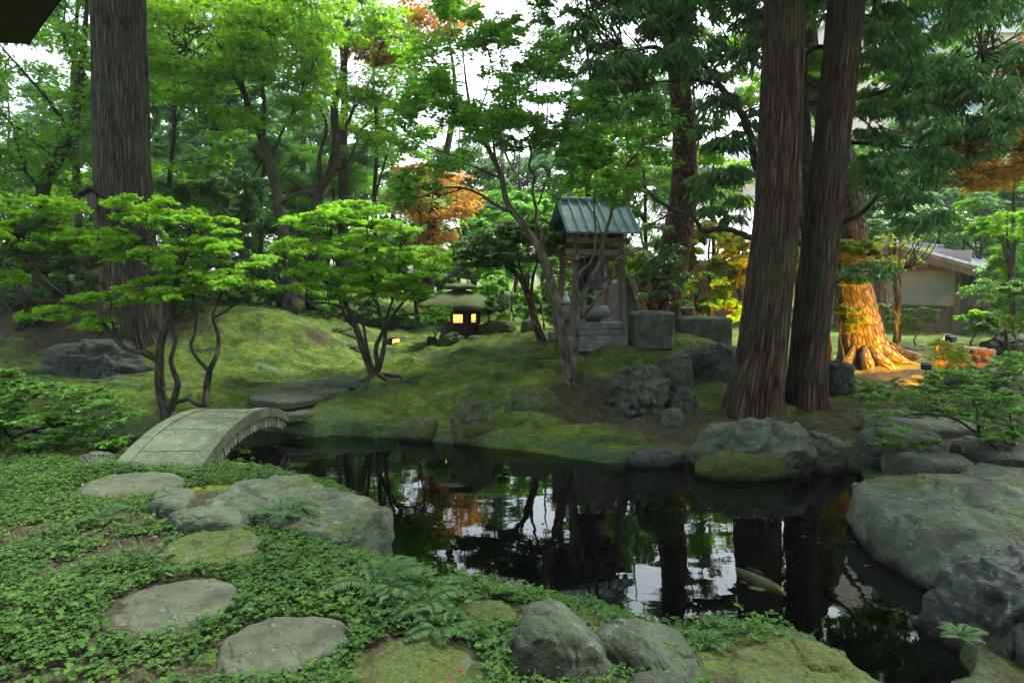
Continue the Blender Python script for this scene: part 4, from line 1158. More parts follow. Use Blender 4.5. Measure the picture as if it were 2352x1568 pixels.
def build_mid_house():
    d0 = 24.0
    b = at(1590, 640, d0); b[2] = H(b[0], d0) - .1
    zt = lambda py, d: at(1590, py, d)[2] - b[2]
    r = empty('tiled_house', b, 'two-storey house with wide pale grey tiled roof behind the red pine', 'house')
    ze, zr = zt(598, 22.6), zt(452, 27)
    MB().box((.6, 3.5, ze / 2), (6.4, 5.0, ze + .2)).build('ground_floor_wall', M['plank'], r, smooth=False)
    x0, x1 = at(1415, 600, 22.6)[0] - b[0], at(1800, 600, 22.6)[0] - b[0]
    u0, u1 = at(1500, 455, 27)[0] - b[0], at(1760, 455, 27)[0] - b[0]
    mb = tile_roof([(x0, -1.4, ze), (x1, -1.4, ze), (u1, 3.0, zr), (u0, 3.0, zr)], 22, 34, .06)
    tile_roof([(x0, 8.0, ze), (x0, -1.4, ze), (u0, 3.0, zr), (u0, 4.5, zr)], 22, 26, .06, mb)
    tile_roof([(x1, -1.4, ze), (x1, 8.0, ze), (u1, 4.5, zr), (u1, 3.0, zr)], 22, 26, .06, mb)
    mb.tube([(x0, -1.4, ze + .1), (u0, 3.0, zr + .1)], .13, 8); mb.tube([(x1, -1.4, ze + .1), (u1, 3.0, zr + .1)], .13, 8)
    mb.build('lower_roof', M['tile'], r, smooth=False)
    z2 = zt(392, 27.3)
    MB().box(((u0 + u1) / 2 + .3, 5.0, (zr + z2) / 2), (u1 - u0 - 1.2, 3.6, z2 - zr + .3)).build('upper_wall', M['plaster'], r, smooth=False)
    for k, px in enumerate((1612, 1690)):
        x = at(px, 430, 27)[0] - b[0]
        w = MB().box((x, 3.17, zt(428, 27.2)), (.68, .08, .46)).build('window', M['dark_timber'], r, smooth=False)
        MB().box((x, 3.12, zt(428, 27.2)), (.56, .02, .36)).build('pane', M['glass'], w, smooth=False)
    mb = tile_roof([(u0 - .2, 2.6, z2), (u1 + .2, 2.6, z2), (u1 + .2, 5, z2 + 1.1), (u0 - .2, 5, z2 + 1.1)], 10, 24, .06)
    tile_roof([(u1 + .2, 7.4, z2), (u0 - .2, 7.4, z2), (u0 - .2, 5, z2 + 1.1), (u1 + .2, 5, z2 + 1.1)], 10, 24, .06, mb)
    mb.tube([(u0 - .3, 5, z2 + 1.2), (u1 + .3, 5, z2 + 1.2)], .14, 8)
    mb.build('upper_roof', M['tile'], r, smooth=False)
    MB().box(((x0 + x1) / 2, -1.36, ze - .1), (x1 - x0, .06, .14)).build('gutter', M['grey_timber'], r, smooth=False)
build_mid_house()

def build_tower():
    d0 = 44.0
    b = at(2450, 640, d0); b[2] = 0.8
    x0 = at(2030, 300, d0)[0] - b[0]; W = 26.0
    r = empty('apartment_block', b, 'tall beige building with blue glass windows beyond the dark oak leaves', 'building')
    Ht = 21.0
    MB().box((x0 + W / 2, 6, Ht / 2), (W, 12, Ht)).build('facade', M['beige'], r, smooth=False)
    first = None
    for fl in range(6):
        z = 3.0 + fl * 3.1
        MB().box((x0 + W / 2, -.12, z - 1.15), (W + .2, .3, .35)).build('floor_band', M['plaster'], r, smooth=False)
        for k in range(8):
            x = x0 + 1.9 + k * 3.15
            if first is None:
                first = MB().box((0, 0, 0), (2.5, .16, 1.75)).build('window', M['plaster'], r, smooth=False)
                pane = MB().box((0, -.09, 0), (2.3, .04, 1.55)).box((0, -.115, 0), (.06, .03, 1.55)).build('pane', M['glass'], first, smooth=False)
                o = first
            else:
                o = first.copy(); COL.objects.link(o); o.parent = r
                c = pane.copy(); COL.objects.link(c); c.parent = o
            o.location = (x, -.06, z + .1)
    MB().box((x0 + W / 2, 6, Ht + .25), (W + .6, 12.6, .5)).build('roof', M['plaster'], r, smooth=False)
build_tower()

# corner of the veranda roof the photograph was taken from
def build_eave():
    T = at(67, 103, 1.9); A = at(160, 0, 1.55); Bp = at(-30, 79, 1.98)
    dA = (A - T); dA[2] = 0.0; dA /= np.linalg.norm(dA)
    dB = np.array([-1.0, 0.12, .10])
    P = [T, T + dA * 9.0, T + dA * 9.0 + dB * 7.0, T + dB * 7.0]  # roof stretched far beyond the seen corner to block sky light
    r = empty('veranda_roof', T, 'dark corner of an overhanging veranda roof at the top left', 'roof')
    P = np.array(P) - T
    up = np.array([0, 0, .14])
    MB().add(np.vstack([P, P + up]), [np.array([[0, 1, 2, 3], [7, 6, 5, 4], [0, 4, 5, 1], [1, 5, 6, 2], [2, 6, 7, 3], [3, 7, 4, 0]])]).build('eave', M['eave'], r, smooth=False)
    Q = P + up + np.array([0, 0, .004]); c = Q.mean(0); Q = c + (Q - c) * .985
    MB().add(np.vstack([Q, Q + [0, 0, .08]]), [np.array([[3, 2, 1, 0], [4, 5, 6, 7], [0, 1, 5, 4], [1, 2, 6, 5], [2, 3, 7, 6], [3, 0, 4, 7]])]).build('shingles', M['black'], r, smooth=False)
    # unseen tall wall added to block sky light from behind, and the veranda floor
    MB().box((3.4, -5.4, 1.8), (22, .2, 9.0)).build('sky_block_wall', M['eave'], r, smooth=False)
    MB().box((3.4, -3.3, -2.3), (14, 1.6, .12)).build('veranda_floor', M['eave'], r, smooth=False)
build_eave()

# woodpile lit by the lamp
def build_woodpile():
    b = g(2222, 852); d = b[1]; m = d / F
    gp = 'cut logs of the stack'
    rows = [(-.22, .06), (-.07, .06), (.08, .06), (.23, .06), (-.15, .19), (0.0, .19), (.15, .19), (-.2, .32), (-.06, .315), (.1, .32), (.22, .30)]
    lab = ['leftmost log in the bottom row of the orange-lit log stack', 'second log from the left in the bottom row of the log stack', 'third log from the left in the bottom row of the log stack', 'rightmost log in the bottom row of the log stack',
           'left log in the middle row of the orange-lit log stack', 'centre log in the middle row of the orange-lit log stack', 'right log in the middle row of the orange-lit log stack',
           'leftmost log on top of the log stack', 'second log from the left on top of the log stack', 'third log from the left on top of the log stack', 'rightmost log on top of the log stack']
    for k, (x, z) in enumerate(rows):
        rr = .068 + .012 * random.random()
        mb = MB(); y = np.array([-.26, -.25, .25, .26]); mb.tube(np.column_stack([0 * y, y, 0 * y]), [rr * .86, rr, rr, rr * .86], 12, disp=lambda A, s: .06 * np.sin(3 * A + k))
        o = mb.build('log', M['log'], smooth=False); o.location = b + np.array([x * 1.15, .1, z * 1.05 + .02]); o.rotation_euler = (0, 0, .55 + random.uniform(-.1, .1))
        tag(o, lab[k], 'log', gp)
build_woodpile()
for k, (px, lab) in enumerate((([(2100, 872), (2230, 884), (2232, 890), (2102, 878)], 'weathered plank lying on the ground left of the log stack'), ([(2195, 880), (2330, 872), (2332, 878), (2197, 887)], 'weathered plank lying on the ground below the log stack'))):
    a, b_ = g(*px[0]), g(*px[1])
    mb = MB(); beam_mb(mb, a + [0, 0, .05], b_ + [0, 0, .05], .14, .05); tag(mb.build('plank', M['grey_timber'], smooth=False), lab, 'plank')

# ------------------------------------------------------------------ trees and plants
TPL = {
    # leaf outlines in (along, across, lift) units
    'd': (np.array([[0, 0, 0], [.48, .5, .10], [1, 0, -.05], [.48, -.5, .10]]), [np.array([[0, 1, 2, 3]])]),
    'o': (np.array([[0, 0, 0], [.28, .42, .10], [.68, .40, .06], [1, 0, -.08], [.68, -.40, .06], [.28, -.42, .10], [.5, 0, -.02]]),
          [np.array([[0, 6, 1], [1, 6, 2], [2, 6, 3], [3, 6, 4], [4, 6, 5], [5, 6, 0]])]),
    # a spray of five pointed lobes, the outline of a maple leaf
    'm': (np.array([[0, 0, 0], [.12, .14, .03], [.05, .52, -.03], [.32, .20, .04], [.62, .55, -.04], [.50, .14, .05], [1, 0, -.08], [.50, -.14, .05], [.62, -.55, -.04], [.32, -.20, .04], [.05, -.52, -.03], [.12, -.14, .03]]),
          [np.array([[0, 1, 3, 9], [0, 9, 11, 11]])[:1], np.array([[1, 2, 3], [3, 4, 5], [5, 6, 7], [7, 8, 9], [9, 10, 11], [0, 9, 11]]), np.array([[3, 5, 7, 9]])]),
}

def put_leaves(mb, pos, dirv, nrm, L_, W_, tpl='d'):
    n = len(pos)
    if n == 0: return
    T, faces = TPL[tpl]
    d = dirv / (np.linalg.norm(dirv, axis=1)[:, None] + 1e-9)
    s = np.cross(nrm, d); s /= np.linalg.norm(s, axis=1)[:, None] + 1e-9
    u = np.cross(d, s)
    k = len(T)
    V = pos[:, None] + L_[:, None, None] * (T[None, :, 0:1] * d[:, None] + T[None, :, 2:3] * u[:, None]) + (W_ * 1.0)[:, None, None] * (T[None, :, 1:2] * s[:, None])
    b = np.arange(n)[:, None, None] * k
    mb.add(V.reshape(-1, 3), [(f[None] + b).reshape(-1, f.shape[1]) for f in faces])

def foliage(mbL, mbW, cent, rad, n, size, aspect=.55, elev=(.15, .35), droop=.25, tilt=.35, twigs=9, twig_r=.004, hang=.2, tpl='d', jit=.10, rg=RNG):
    C = len(cent)
    if C == 0: return
    T_ = C * twigs
    ci = np.repeat(np.arange(C), twigs)
    phi = rg.uniform(0, 2 * math.pi, T_)
    el = rg.normal(elev[0], elev[1], T_)
    dv = np.column_stack([np.cos(phi) * np.cos(el), np.sin(phi) * np.cos(el), np.sin(el)])
    ln = .45 + .6 * np.sqrt(rg.random(T_))
    end = cent[ci] + dv * rad[ci] * ln[:, None]
    rmean = rad.mean(1)
    drp = droop * rmean[ci] * ln ** 2
    mid = (cent[ci] + end) / 2
    end = end - np.column_stack([0 * drp, 0 * drp, drp])
    if mbW is not None and twig_r > 0:
        mbW.sticks(cent[ci], mid, twig_r, twig_r * .75)
        mbW.sticks(mid, end, twig_r * .75, twig_r * .35)
    N_ = int(C * n)
    ti = rg.integers(0, T_, N_)
    t = rg.random(N_) ** .7 * .97 + .06
    a = cent[ci[ti]]; m_ = mid[ti]; e = end[ti]
    pos = np.where((t < .5)[:, None], a + (m_ - a) * (t * 2)[:, None], m_ + (e - m_) * (t * 2 - 1)[:, None])
    pos = pos + rg.normal(size=(N_, 3)) * (jit * rad[ci[ti]])
    az = np.arctan2(e[:, 1] - a[:, 1], e[:, 0] - a[:, 0]) + rg.normal(0, .9, N_)
    dl = np.column_stack([np.cos(az), np.sin(az), -hang + rg.normal(0, .2, N_)])
    nr = np.column_stack([rg.normal(0, tilt, N_), rg.normal(0, tilt, N_), np.ones(N_)])
    sz = size * rg.uniform(.65, 1.3, N_)
    put_leaves(mbL, pos, dl, nr, sz, sz * aspect, tpl)

def connect(mbW, limbs, cent, r0=.012, rg=RNG):
    """a crooked bough from the nearest limb to every leaf clump"""
    Pn = np.vstack([l for l in limbs])
    for c in cent:
        dv = c - Pn
        dist = np.linalg.norm(dv, axis=1) + 1.2 * np.maximum(0, Pn[:, 2] - c[2] + .05)
        k = int(np.argmin(dist))
        a = Pn[k]; d = c - a; L_ = np.linalg.norm(d)
        if L_ < .02: continue
        n = 6
        t = np.linspace(0, 1, n + 1)[:, None]
        side = rg.normal(size=3) * .07 * L_
        pts = a + d * t + np.array([0, 0, 1]) * (-.10 * L_ * np.sin(t * math.pi)) + side * np.sin(t * math.pi * rg.uniform(.8, 1.8))
        pts[1:-1] += rg.normal(size=(n - 1, 3)) * .018 * L_
        rr = r0 * (.6 + .5 * min(L_, 1.5)) * np.linspace(1, .35, n + 1)
        mbW.sticks(pts[:-1], pts[1:], rr[:-1], rr[1:])

def w_limb(pts, per=7, jitter=0.0, rg=RNG):
    P = catmull([at(*p) for p in pts], per)
    if jitter:
        P[1:-1] += rg.normal(size=(len(P) - 2, 3)) * jitter
    return P

def ell_clumps(cx, cy, rx, ry, d, dd, n, rpx, flat=.4, rg=RNG, shell=.35):
    """clump centres scattered in an ellipse of the view, spread in depth"""
    cs, rs = [], []
    for k in range(n):
        a = rg.uniform(0, 2 * math.pi); r = (shell + (1 - shell) * rg.random()) ** .6 if rg.random() < .75 else rg.random() ** .5
        px, py = cx + rx * r * math.cos(a), cy + ry * r * math.sin(a)
        dep = d + dd * rg.uniform(-1, 1) * math.sqrt(max(.1, 1 - .7 * r * r))
        cs.append(at(px, py, dep))
        q = rpx * rg.uniform(.7, 1.3) * d / F
        rs.append((q, q, q * flat))
    return cs, rs

def tree(name, label, cat, limbs, ells, leaf, bark, size, dens=1.5, dm=1.0, nm=1.0, aspect=.55, elev=(.12, .3), droop=.25, tilt=.35, twigs=9, twig_r=.004, hang=.2, tpl='d', group=None, bough=.012, cone_=None,
         trunk_disp=None, per=7, seg0=14, jit=.10, base=None, flat=.4, roots=(), conn=True, crown_name='crown'):
    rg = np.random.default_rng(abs(hash_s(label)) % (2 ** 31))
    mbW, mbL = MB(), MB()
    LP = []
    for k, lb in enumerate(limbs):
        pts, r0, r1 = lb[:3]
        P = w_limb(pts, per, 0.0)
        if k == 0:
            P = np.vstack([P[0] - [0, 0, .25], P])
        if not isinstance(r0, (list, tuple)):
            u = np.linspace(0, 1, len(P)) ** .8
            rr = r0 + (r1 - r0) * u
        else:
            rr = np.interp(np.linspace(0, 1, len(P)), np.linspace(0, 1, len(r0)), r0)
        if k > 0 and r1 and not isinstance(r0, (list, tuple)) and len(P) > 6:
            wob = fbm(P * 3.0, 2, k)[:, None] * rg.normal(size=3) * r0 * 1.2
            wob[0] = 0
            P = P + wob
        if k == 0 and trunk_disp is None and not isinstance(r0, (list, tuple)):
            rr = rr.copy(); rr[:4] *= np.array([1.5, 1.35, 1.18, 1.06])[:len(rr[:4])]
        s0 = seg0 if k == 0 else (10 if max(np.atleast_1d(rr)) > .03 else 6)
        mbW.tube(P, rr, s0, disp=trunk_disp if k == 0 else None)
        LP.append(P)
    b = LP[0][0].copy() if base is None else np.array(base)
    cs, rs, ns = [], [], []
    for e in ells:
        cx, cy, rx, ry, d, dd, n, rpx = e[:8]
        fl = e[8] if len(e) > 8 else flat
        n = int(round(n * nm))
        c, r = ell_clumps(cx, cy, rx, ry, d, dd, n, rpx, fl, rg)
        area = math.pi * (rx + rpx * .6) * (ry + rpx * fl) * (1024 / 2352) ** 2
        sp = size * (d if d else 10) ** -1 * F * 1024 / 2352
        tot = DENS * dm * dens * area / (.5 * sp * sp * aspect * .6)
        cs += c; rs += r; ns += [max(12, tot / n)] * n
    if cone_:
        top_ = LP[0][int(len(LP[0]) * .7)]
        c, r = cone((top_[0], top_[1]), *cone_, rg); cs += c; rs += r; ns += [700] * len(c)
    if cs:
        cs, rs, ns = np.array(cs), np.array(rs), np.array(ns)
        if conn:
            connect(mbW, LP[1:] + [LP[0][len(LP[0]) // 3:]] if len(LP) > 1 else [LP[0][len(LP[0]) // 3:]], cs, bough, rg)
        for val in np.unique(np.round(ns, 3)):
            m_ = np.abs(ns - val) < .01
            foliage(mbL, mbW if twig_r > 0 else None, cs[m_], rs[m_], val, size, aspect, elev, droop, tilt, twigs, twig_r, hang, tpl, jit, rg)
    root = empty(name, b, label, cat, group)
    for q in roots:
        mbW.tube(*q)
    mbW.v = [v - b for v in mbW.v]
    mbW.build('trunk', M[bark] if isinstance(bark, str) else bark, root)
    if mbL.n:
        mbL.v = [v - b for v in mbL.v]
        mbL.build(crown_name, M[leaf], root, smooth=False)
    return root

DENS = 2.6
def cone(base, z0, z1, r0, n, rg):  # cedar crowns above the view, sized and thickened to shade the foreground
    cs, rs = [], []
    for k in range(n):
        u = rg.random() ** 1.3
        z = z0 + (z1 - z0) * u; R_ = r0 * (1 - u) ** .8 + .3
        a = rg.uniform(0, 6.283); r = R_ * (.25 + .75 * math.sqrt(rg.random()))
        cs.append([base[0] + r * math.cos(a), base[1] + r * math.sin(a), z - .12 * r]); q = rg.uniform(.6, 1.0); rs.append((q, q, q * .5))
    return cs, rs

def hash_s(s):
    h = 7
    for c in s: h = (h * 131 + ord(c)) & 0x7FFFFFFF
    return h

def furrow(seed, nf=22, amp=.035, grooves=()):
    """stringy bark: long vertical ridges and a few deep seams"""
    def f(A, Ls):
        sh = A.shape
        R_ = 1.0
        p = np.column_stack([np.cos(A).ravel() * nf / 6.28, np.sin(A).ravel() * nf / 6.28, Ls.ravel() * .55 + seed])
        r = amp * ridged(p, 3, seed) + amp * .8 * ridged(p * np.array([3, 3, 1.0]), 2, seed + 4)
        p2 = np.column_stack([np.cos(A).ravel() * 1.1, np.sin(A).ravel() * 1.1, Ls.ravel() * .5])
        r = r + .05 * fbm(p2, 2, seed + 9)
        r = r.reshape(sh)
        for (a0, wd, dp) in grooves:
            aa = a0 + .12 * np.sin(Ls * .9)
            dlt = np.abs(np.mod(A - aa + math.pi, 2 * math.pi) - math.pi)
            r = r - dp * np.exp(-(dlt / wd) ** 2)
        # root flare with lobes
        fl = np.exp(-Ls / .5)
        r = r + fl * (.10 + .22 * np.cos(5 * A + seed) + .13 * np.cos(3 * A + 2 * seed))
        return r
    return f

CEDAR = dict(size=.2, dens=1.4, aspect=.3, elev=(-.1, .4), droop=.5, twigs=8, twig_r=.006, hang=.5, bough=.03, flat=.6)
tree('cedar_tree', 'huge grey cedar trunk with a deep vertical seam on the left', 'tree',
     [([(322, 812, 12), (312, 760, 12), (300, 640, 12), (284, 430, 12), (277, 200, 12), (272, 0, 12), (266, -300, 12), (262, -600, 12), (260, -1000, 12)], [.62, .53, .475, .44, .42, .41, .38, .33, .22], 0)],
     [], 'conifer', 'cedar_grey', seg0=150, per=34, trunk_disp=furrow(3, 30, .05, ((5.0, .10, .18), (3.6, .2, .06))), cone_=(8.6, 16.0, 5.0, 120), **CEDAR)
tree('cedar_tree', 'nearer reddish cedar trunk of the twin pair by the pond', 'tree',
     [([(1733, 958, 9.3), (1738, 900, 9.3), (1752, 800, 9.3), (1768, 640, 9.3), (1782, 500, 9.3), (1795, 250, 9.3), (1804, 0, 9.3), (1814, -300, 9.3), (1822, -700, 9.3), (1826, -1100, 9.3)], [.43, .36, .32, .30, .29, .275, .255, .23, .2, .13], 0)],
     [], 'conifer', 'cedar_red', seg0=150, per=34, trunk_disp=furrow(7, 28, .055, ((4.4, .12, .07), (5.6, .08, .05))), cone_=(7.6, 14.5, 4.2, 100), **CEDAR)
tree('cedar_tree', 'darker leaning cedar trunk behind on the right of the twin pair', 'tree',
     [([(1852, 945, 9.6), (1852, 900, 9.6), (1858, 800, 9.6), (1879, 600, 9.6), (1914, 300, 9.6), (1945, 0, 9.6), (1975, -300, 9.6), (2010, -700, 9.6), (2040, -1100, 9.6)], [.285, .27, .25, .235, .232, .228, .21, .18, .12], 0)],
     [], 'conifer', 'cedar_dark', seg0=130, per=34, trunk_disp=furrow(12, 24, .06), cone_=(8.0, 14.5, 4.2, 80), **CEDAR)

tree('pine_tree', 'leaning red-barked pine behind the stone trough', 'tree',
     [([(1522, 722, 13), (1540, 620, 13), (1560, 520, 13), (1571, 430, 13), (1570, 300, 13), (1557, 150, 13), (1547, 0, 13), (1535, -200, 13), (1540, -500, 13)], [.36, .29, .275, .25, .21, .19, .17, .14, .06], 0),
      ([(1565, 560, 12.8), (1530, 600, 12.4), (1490, 640, 12.2)], .03, .01), ([(1572, 470, 12.8), (1520, 500, 12.2), (1480, 520, 12)], .03, .01),
      ([(1555, 140, 13), (1500, 110, 12.8), (1440, 120, 12.5)], .05, .015), ([(1550, 30, 13), (1620, -20, 13), (1700, -30, 13)], .05, .015)],
     [(1510, 560, 60, 50, 12.3, .5, 9, 34), (1560, 625, 36, 66, 12.4, .15, 9, 26), (1500, 655, 40, 40, 12.2, .3, 6, 26), (1540, -250, 260, 160, 13, 1.5, 30, 70)], 'oak', 'pine_bark', .10, 1.3, .35, hang=.5, droop=.5, seg0=60, per=20,
     trunk_disp=furrow(5, 14, .03), bough=.016)

# the tree in the lamplight
def lit_roots():
    out = []
    for (pts, r0) in (([(2000, 770, 13.9), (2030, 805, 13.5), (2075, 832, 13.2), (2125, 842, 13.0)], .20), ([(1995, 775, 13.8), (2010, 815, 13.3), (2045, 846, 12.9), (2065, 856, 12.8)], .20),
                      ([(1985, 780, 13.8), (1988, 820, 13.2), (1996, 848, 12.95), (2000, 862, 12.9)], .2), ([(1970, 780, 13.8), (1952, 820, 13.4), (1940, 842, 13.2), (1930, 852, 13.1)], .18),
                      ([(2010, 760, 14.1), (2055, 800, 14.2), (2110, 820, 14.2), (2200, 826, 14.2)], .16)):
        P = w_limb(pts, 6)
        u = np.linspace(0, 1, len(P)); out.append((P, r0 * .72 * np.interp(u, [0, .3, .55, 1], [.1, .75, .9, .15]), 14))
    return out
tree('broadleaf_tree', 'thick trunk with spreading roots glowing orange in the lamplight', 'tree',
     [([(1990, 850, 13.9), (1984, 800, 13.9), (1973, 720, 13.9), (1959, 640, 13.9), (1950, 480, 13.9), (1925, 330, 13.9), (1868, 190, 14), (1850, 0, 14.2), (1840, -300, 14.2)], [.56, .45, .36, .33, .29, .25, .2, .17, .09], 0),
      ([(1950, 470, 13.9), (2010, 380, 14), (2080, 300, 14.2)], .08, .02), ([(1925, 330, 13.9), (1900, 200, 14), (1950, 60, 14)], .08, .02)],
     [(1960, 40, 300, 230, 14.5, 2.0, 60, 60)], 'maple_mid', 'lit_bark', .09, 1.0, seg0=90, per=24, trunk_disp=furrow(21, 16, .055), roots=lit_roots(), hang=.4)

# dark evergreen oak behind the twin cedars
oak_L = dict(dm=.75, nm=1.25, aspect=.28, elev=(0, .35), droop=.55, tilt=.6, twigs=9, twig_r=.004, hang=1.0, jit=.2)
tree('oak_tree', 'dark evergreen oak behind the twin cedars, drooping leaves hanging over the right side', 'tree',
     [([(1838, 930, 10.6), (1846, 700, 10.6), (1856, 560, 10.6), (1856, 400, 10.6), (1842, 200, 10.6), (1822, 60, 10.6), (1830, -200, 10.6), (1850, -450, 10.6)], [.17, .13, .11, .10, .075, .06, .05, .03], 0),
      ([(1850, 520, 10.6), (1790, 440, 10.4), (1738, 385, 10.3), (1722, 315, 10.2), (1690, 245, 10.1), (1640, 180, 10.0), (1590, 110, 10), (1555, 68, 9.9)], .085, .03),
      ([(1655, 200, 10.0), (1600, 183, 9.9), (1540, 190, 9.8), (1470, 195, 9.7)], .03, .010), ([(1690, 250, 10.1), (1650, 230, 10.0), (1600, 250, 9.9), (1575, 280, 9.9)], .022, .008),
      ([(1700, 262, 10.1), (1745, 245, 10.3), (1800, 250, 10.4)], .02, .01), ([(1590, 110, 10), (1540, 120, 9.9), (1500, 105, 9.8), (1430, 120, 9.7)], .02, .008), ([(1720, 130, 10.2), (1690, 120, 10.1), (1660, 135, 10)], .02, .008),
      ([(1848, 565, 10.6), (1780, 548, 10.4), (1720, 540, 10.2), (1655, 524, 10.1), (1622, 526, 10.1), (1592, 505, 10.0), (1540, 480, 9.9), (1478, 428, 9.8)], .065, .018),
      ([(1862, 570, 10.6), (1935, 520, 10.6), (1985, 482, 10.5), (2015, 440, 10.4), (2040, 400, 10.3)], .06, .015), ([(1870, 660, 10.6), (1935, 640, 10.7), (1990, 624, 10.7), (2075, 618, 10.6)], .032, .008),
      ([(1842, 200, 10.6), (1870, 110, 10.5), (1980, 130, 10.4), (2005, 60, 10.3), (2000, -60, 10.2)], .05, .02), ([(1846, 240, 10.6), (2000, 220, 10.3), (2120, 170, 10), (2250, 120, 9.8)], .05, .012), ([(1854, 330, 10.6), (1990, 330, 10.3), (2100, 340, 10.1), (2200, 330, 10)], .045, .01), ([(1840, 180, 10.6), (1960, 260, 10.5), (2010, 300, 10.4)], .03, .01)],
     [(2200, 60, 230, 150, 10.2, .9, 62, 44), (2080, 210, 110, 60, 10.2, .5, 14, 40), (2240, 235, 150, 60, 10.0, .5, 22, 42), (2070, 390, 95, 46, 10.1, .4, 20, 38), (2200, 330, 90, 40, 10, .4, 14, 38), (2120, 480, 70, 34, 10.2, .3, 10, 32), (2000, 330, 50, 60, 10.5, .3, 8, 34),
      (1640, 40, 150, 130, 10.1, .8, 40, 44), (1440, 60, 130, 110, 10.0, .6, 30, 44), (1670, 270, 70, 60, 10.2, .4, 12, 36), (1430, 200, 60, 60, 9.9, .4, 10, 36), (1660, 440, 60, 70, 10.3, .3, 10, 34), (1990, 615, 70, 20, 10.6, .2, 7, 24), (2000, -240, 420, 140, 10.4, 1.4, 50, 70), (1480, -160, 260, 120, 10.2, 1.0, 44, 60), (1690, -130, 150, 90, 10.3, .8, 22, 56)],
     'oak', 'dark_bark', .15, 1.1, bough=.011, seg0=24, per=10, **oak_L)

# camellia in front of the bell pavilion
tree('camellia_tree', 'slender forked camellia on the mound in front of the bell pavilion', 'tree',
     [([(1308, 882, 9.8), (1296, 800, 9.8), (1277, 700, 9.8), (1263, 640, 9.8), (1240, 575, 9.8), (1200, 515, 9.8), (1165, 465, 9.8), (1150, 400, 9.8), (1120, 340, 9.8), (1088, 280, 9.8), (1072, 200, 9.8), (1062, 110, 9.8)], [.085, .078, .072, .07, .062, .052, .046, .04, .034, .028, .018, .008], 0),
      ([(1180, 488, 9.8), (1140, 472, 9.7), (1100, 445, 9.7), (1060, 432, 9.6), (1010, 436, 9.5), (960, 456, 9.4), (925, 440, 9.4)], .028, .008),
      ([(1150, 410, 9.8), (1095, 385, 9.7), (1045, 360, 9.6), (1000, 342, 9.6), (950, 320, 9.5)], .022, .007),
      ([(1140, 372, 9.8), (1135, 300, 9.9), (1160, 220, 10), (1150, 120, 10)], .024, .007), ([(1110, 330, 9.8), (1050, 270, 9.7), (1010, 200, 9.6), (990, 130, 9.6)], .022, .007), ([(1090, 285, 9.8), (1120, 200, 9.9), (1128, 100, 9.9)], .018, .006),
      ([(1252, 608, 9.8), (1240, 520, 9.9), (1230, 430, 10), (1226, 350, 10), (1228, 280, 10.1), (1235, 180, 10.1)], .034, .008), ([(1236, 470, 9.95), (1262, 400, 10), (1290, 330, 10), (1300, 250, 10)], .02, .006), ([(1228, 330, 10), (1200, 270, 10), (1185, 200, 10)], .014, .005),
      ([(1309, 872, 9.75), (1322, 790, 9.7), (1326, 730, 9.7), (1350, 655, 9.65), (1378, 605, 9.6), (1386, 555, 9.6), (1402, 500, 9.6), (1412, 455, 9.6), (1440, 380, 9.6)], .062, .012),
      ([(1326, 735, 9.7), (1350, 712, 9.6), (1385, 670, 9.55), (1408, 635, 9.5), (1412, 600, 9.5), (1440, 585, 9.5), (1485, 565, 9.5), (1500, 530, 9.5)], .034, .008), ([(1328, 720, 9.7), (1322, 660, 9.65), (1334, 625, 9.6), (1358, 600, 9.6), (1370, 540, 9.6), (1366, 460, 9.6), (1372, 380, 9.6)], .034, .008),
      ([(1352, 655, 9.65), (1380, 640, 9.6), (1400, 632, 9.6)], .02, .01), ([(1386, 552, 9.6), (1370, 500, 9.6), (1340, 460, 9.6), (1320, 420, 9.6)], .014, .005)],
     [(1110, 180, 190, 130, 9.8, 1.0, 62, 34), (1010, 300, 110, 100, 9.6, .6, 26, 32), (1250, 220, 90, 120, 10, .5, 22, 32), (1420, 330, 130, 140, 9.7, .6, 40, 34), (1330, 400, 70, 90, 9.8, .4, 14, 30), (960, 430, 60, 40, 9.4, .3, 8, 28), (1200, 300, 60, 50, 9.9, .3, 8, 28), (1150, 20, 160, 70, 9.9, .8, 16, 34)],
     'camellia', 'pale_bark', .085, .62, 1.15, 1.5, aspect=.45, elev=(.3, .5), droop=.1, tilt=.7, twigs=7, twig_r=.0035, hang=.15, bough=.007, seg0=20, per=10, tpl='d', flat=.8)

tree('small_evergreen', 'small umbrella-shaped evergreen on a leaning reddish stem left of the bell pavilion', 'tree',
     [([(1246, 786, 11.4), (1230, 740, 11.4), (1217, 690, 11.4), (1196, 640, 11.4), (1160, 610, 11.4), (1110, 585, 11.4)], [.085, .07, .06, .05, .035, .015], 0),
      ([(1222, 705, 11.4), (1222, 650, 11.5), (1238, 590, 11.5), (1250, 540, 11.5)], .04, .012), ([(1205, 655, 11.4), (1190, 590, 11.3), (1180, 540, 11.3)], .03, .012), ([(1150, 606, 11.4), (1100, 600, 11.2), (1060, 590, 11.1)], .02, .008)],
     [(1190, 560, 105, 55, 11.4, .6, 40, 40, .45), (1090, 585, 60, 30, 11.2, .4, 14, 36, .4), (1240, 530, 50, 36, 11.5, .4, 10, 36, .5)], 'dark_shrub', 'pine_bark', .05, 1.8, bough=.010, seg0=16)

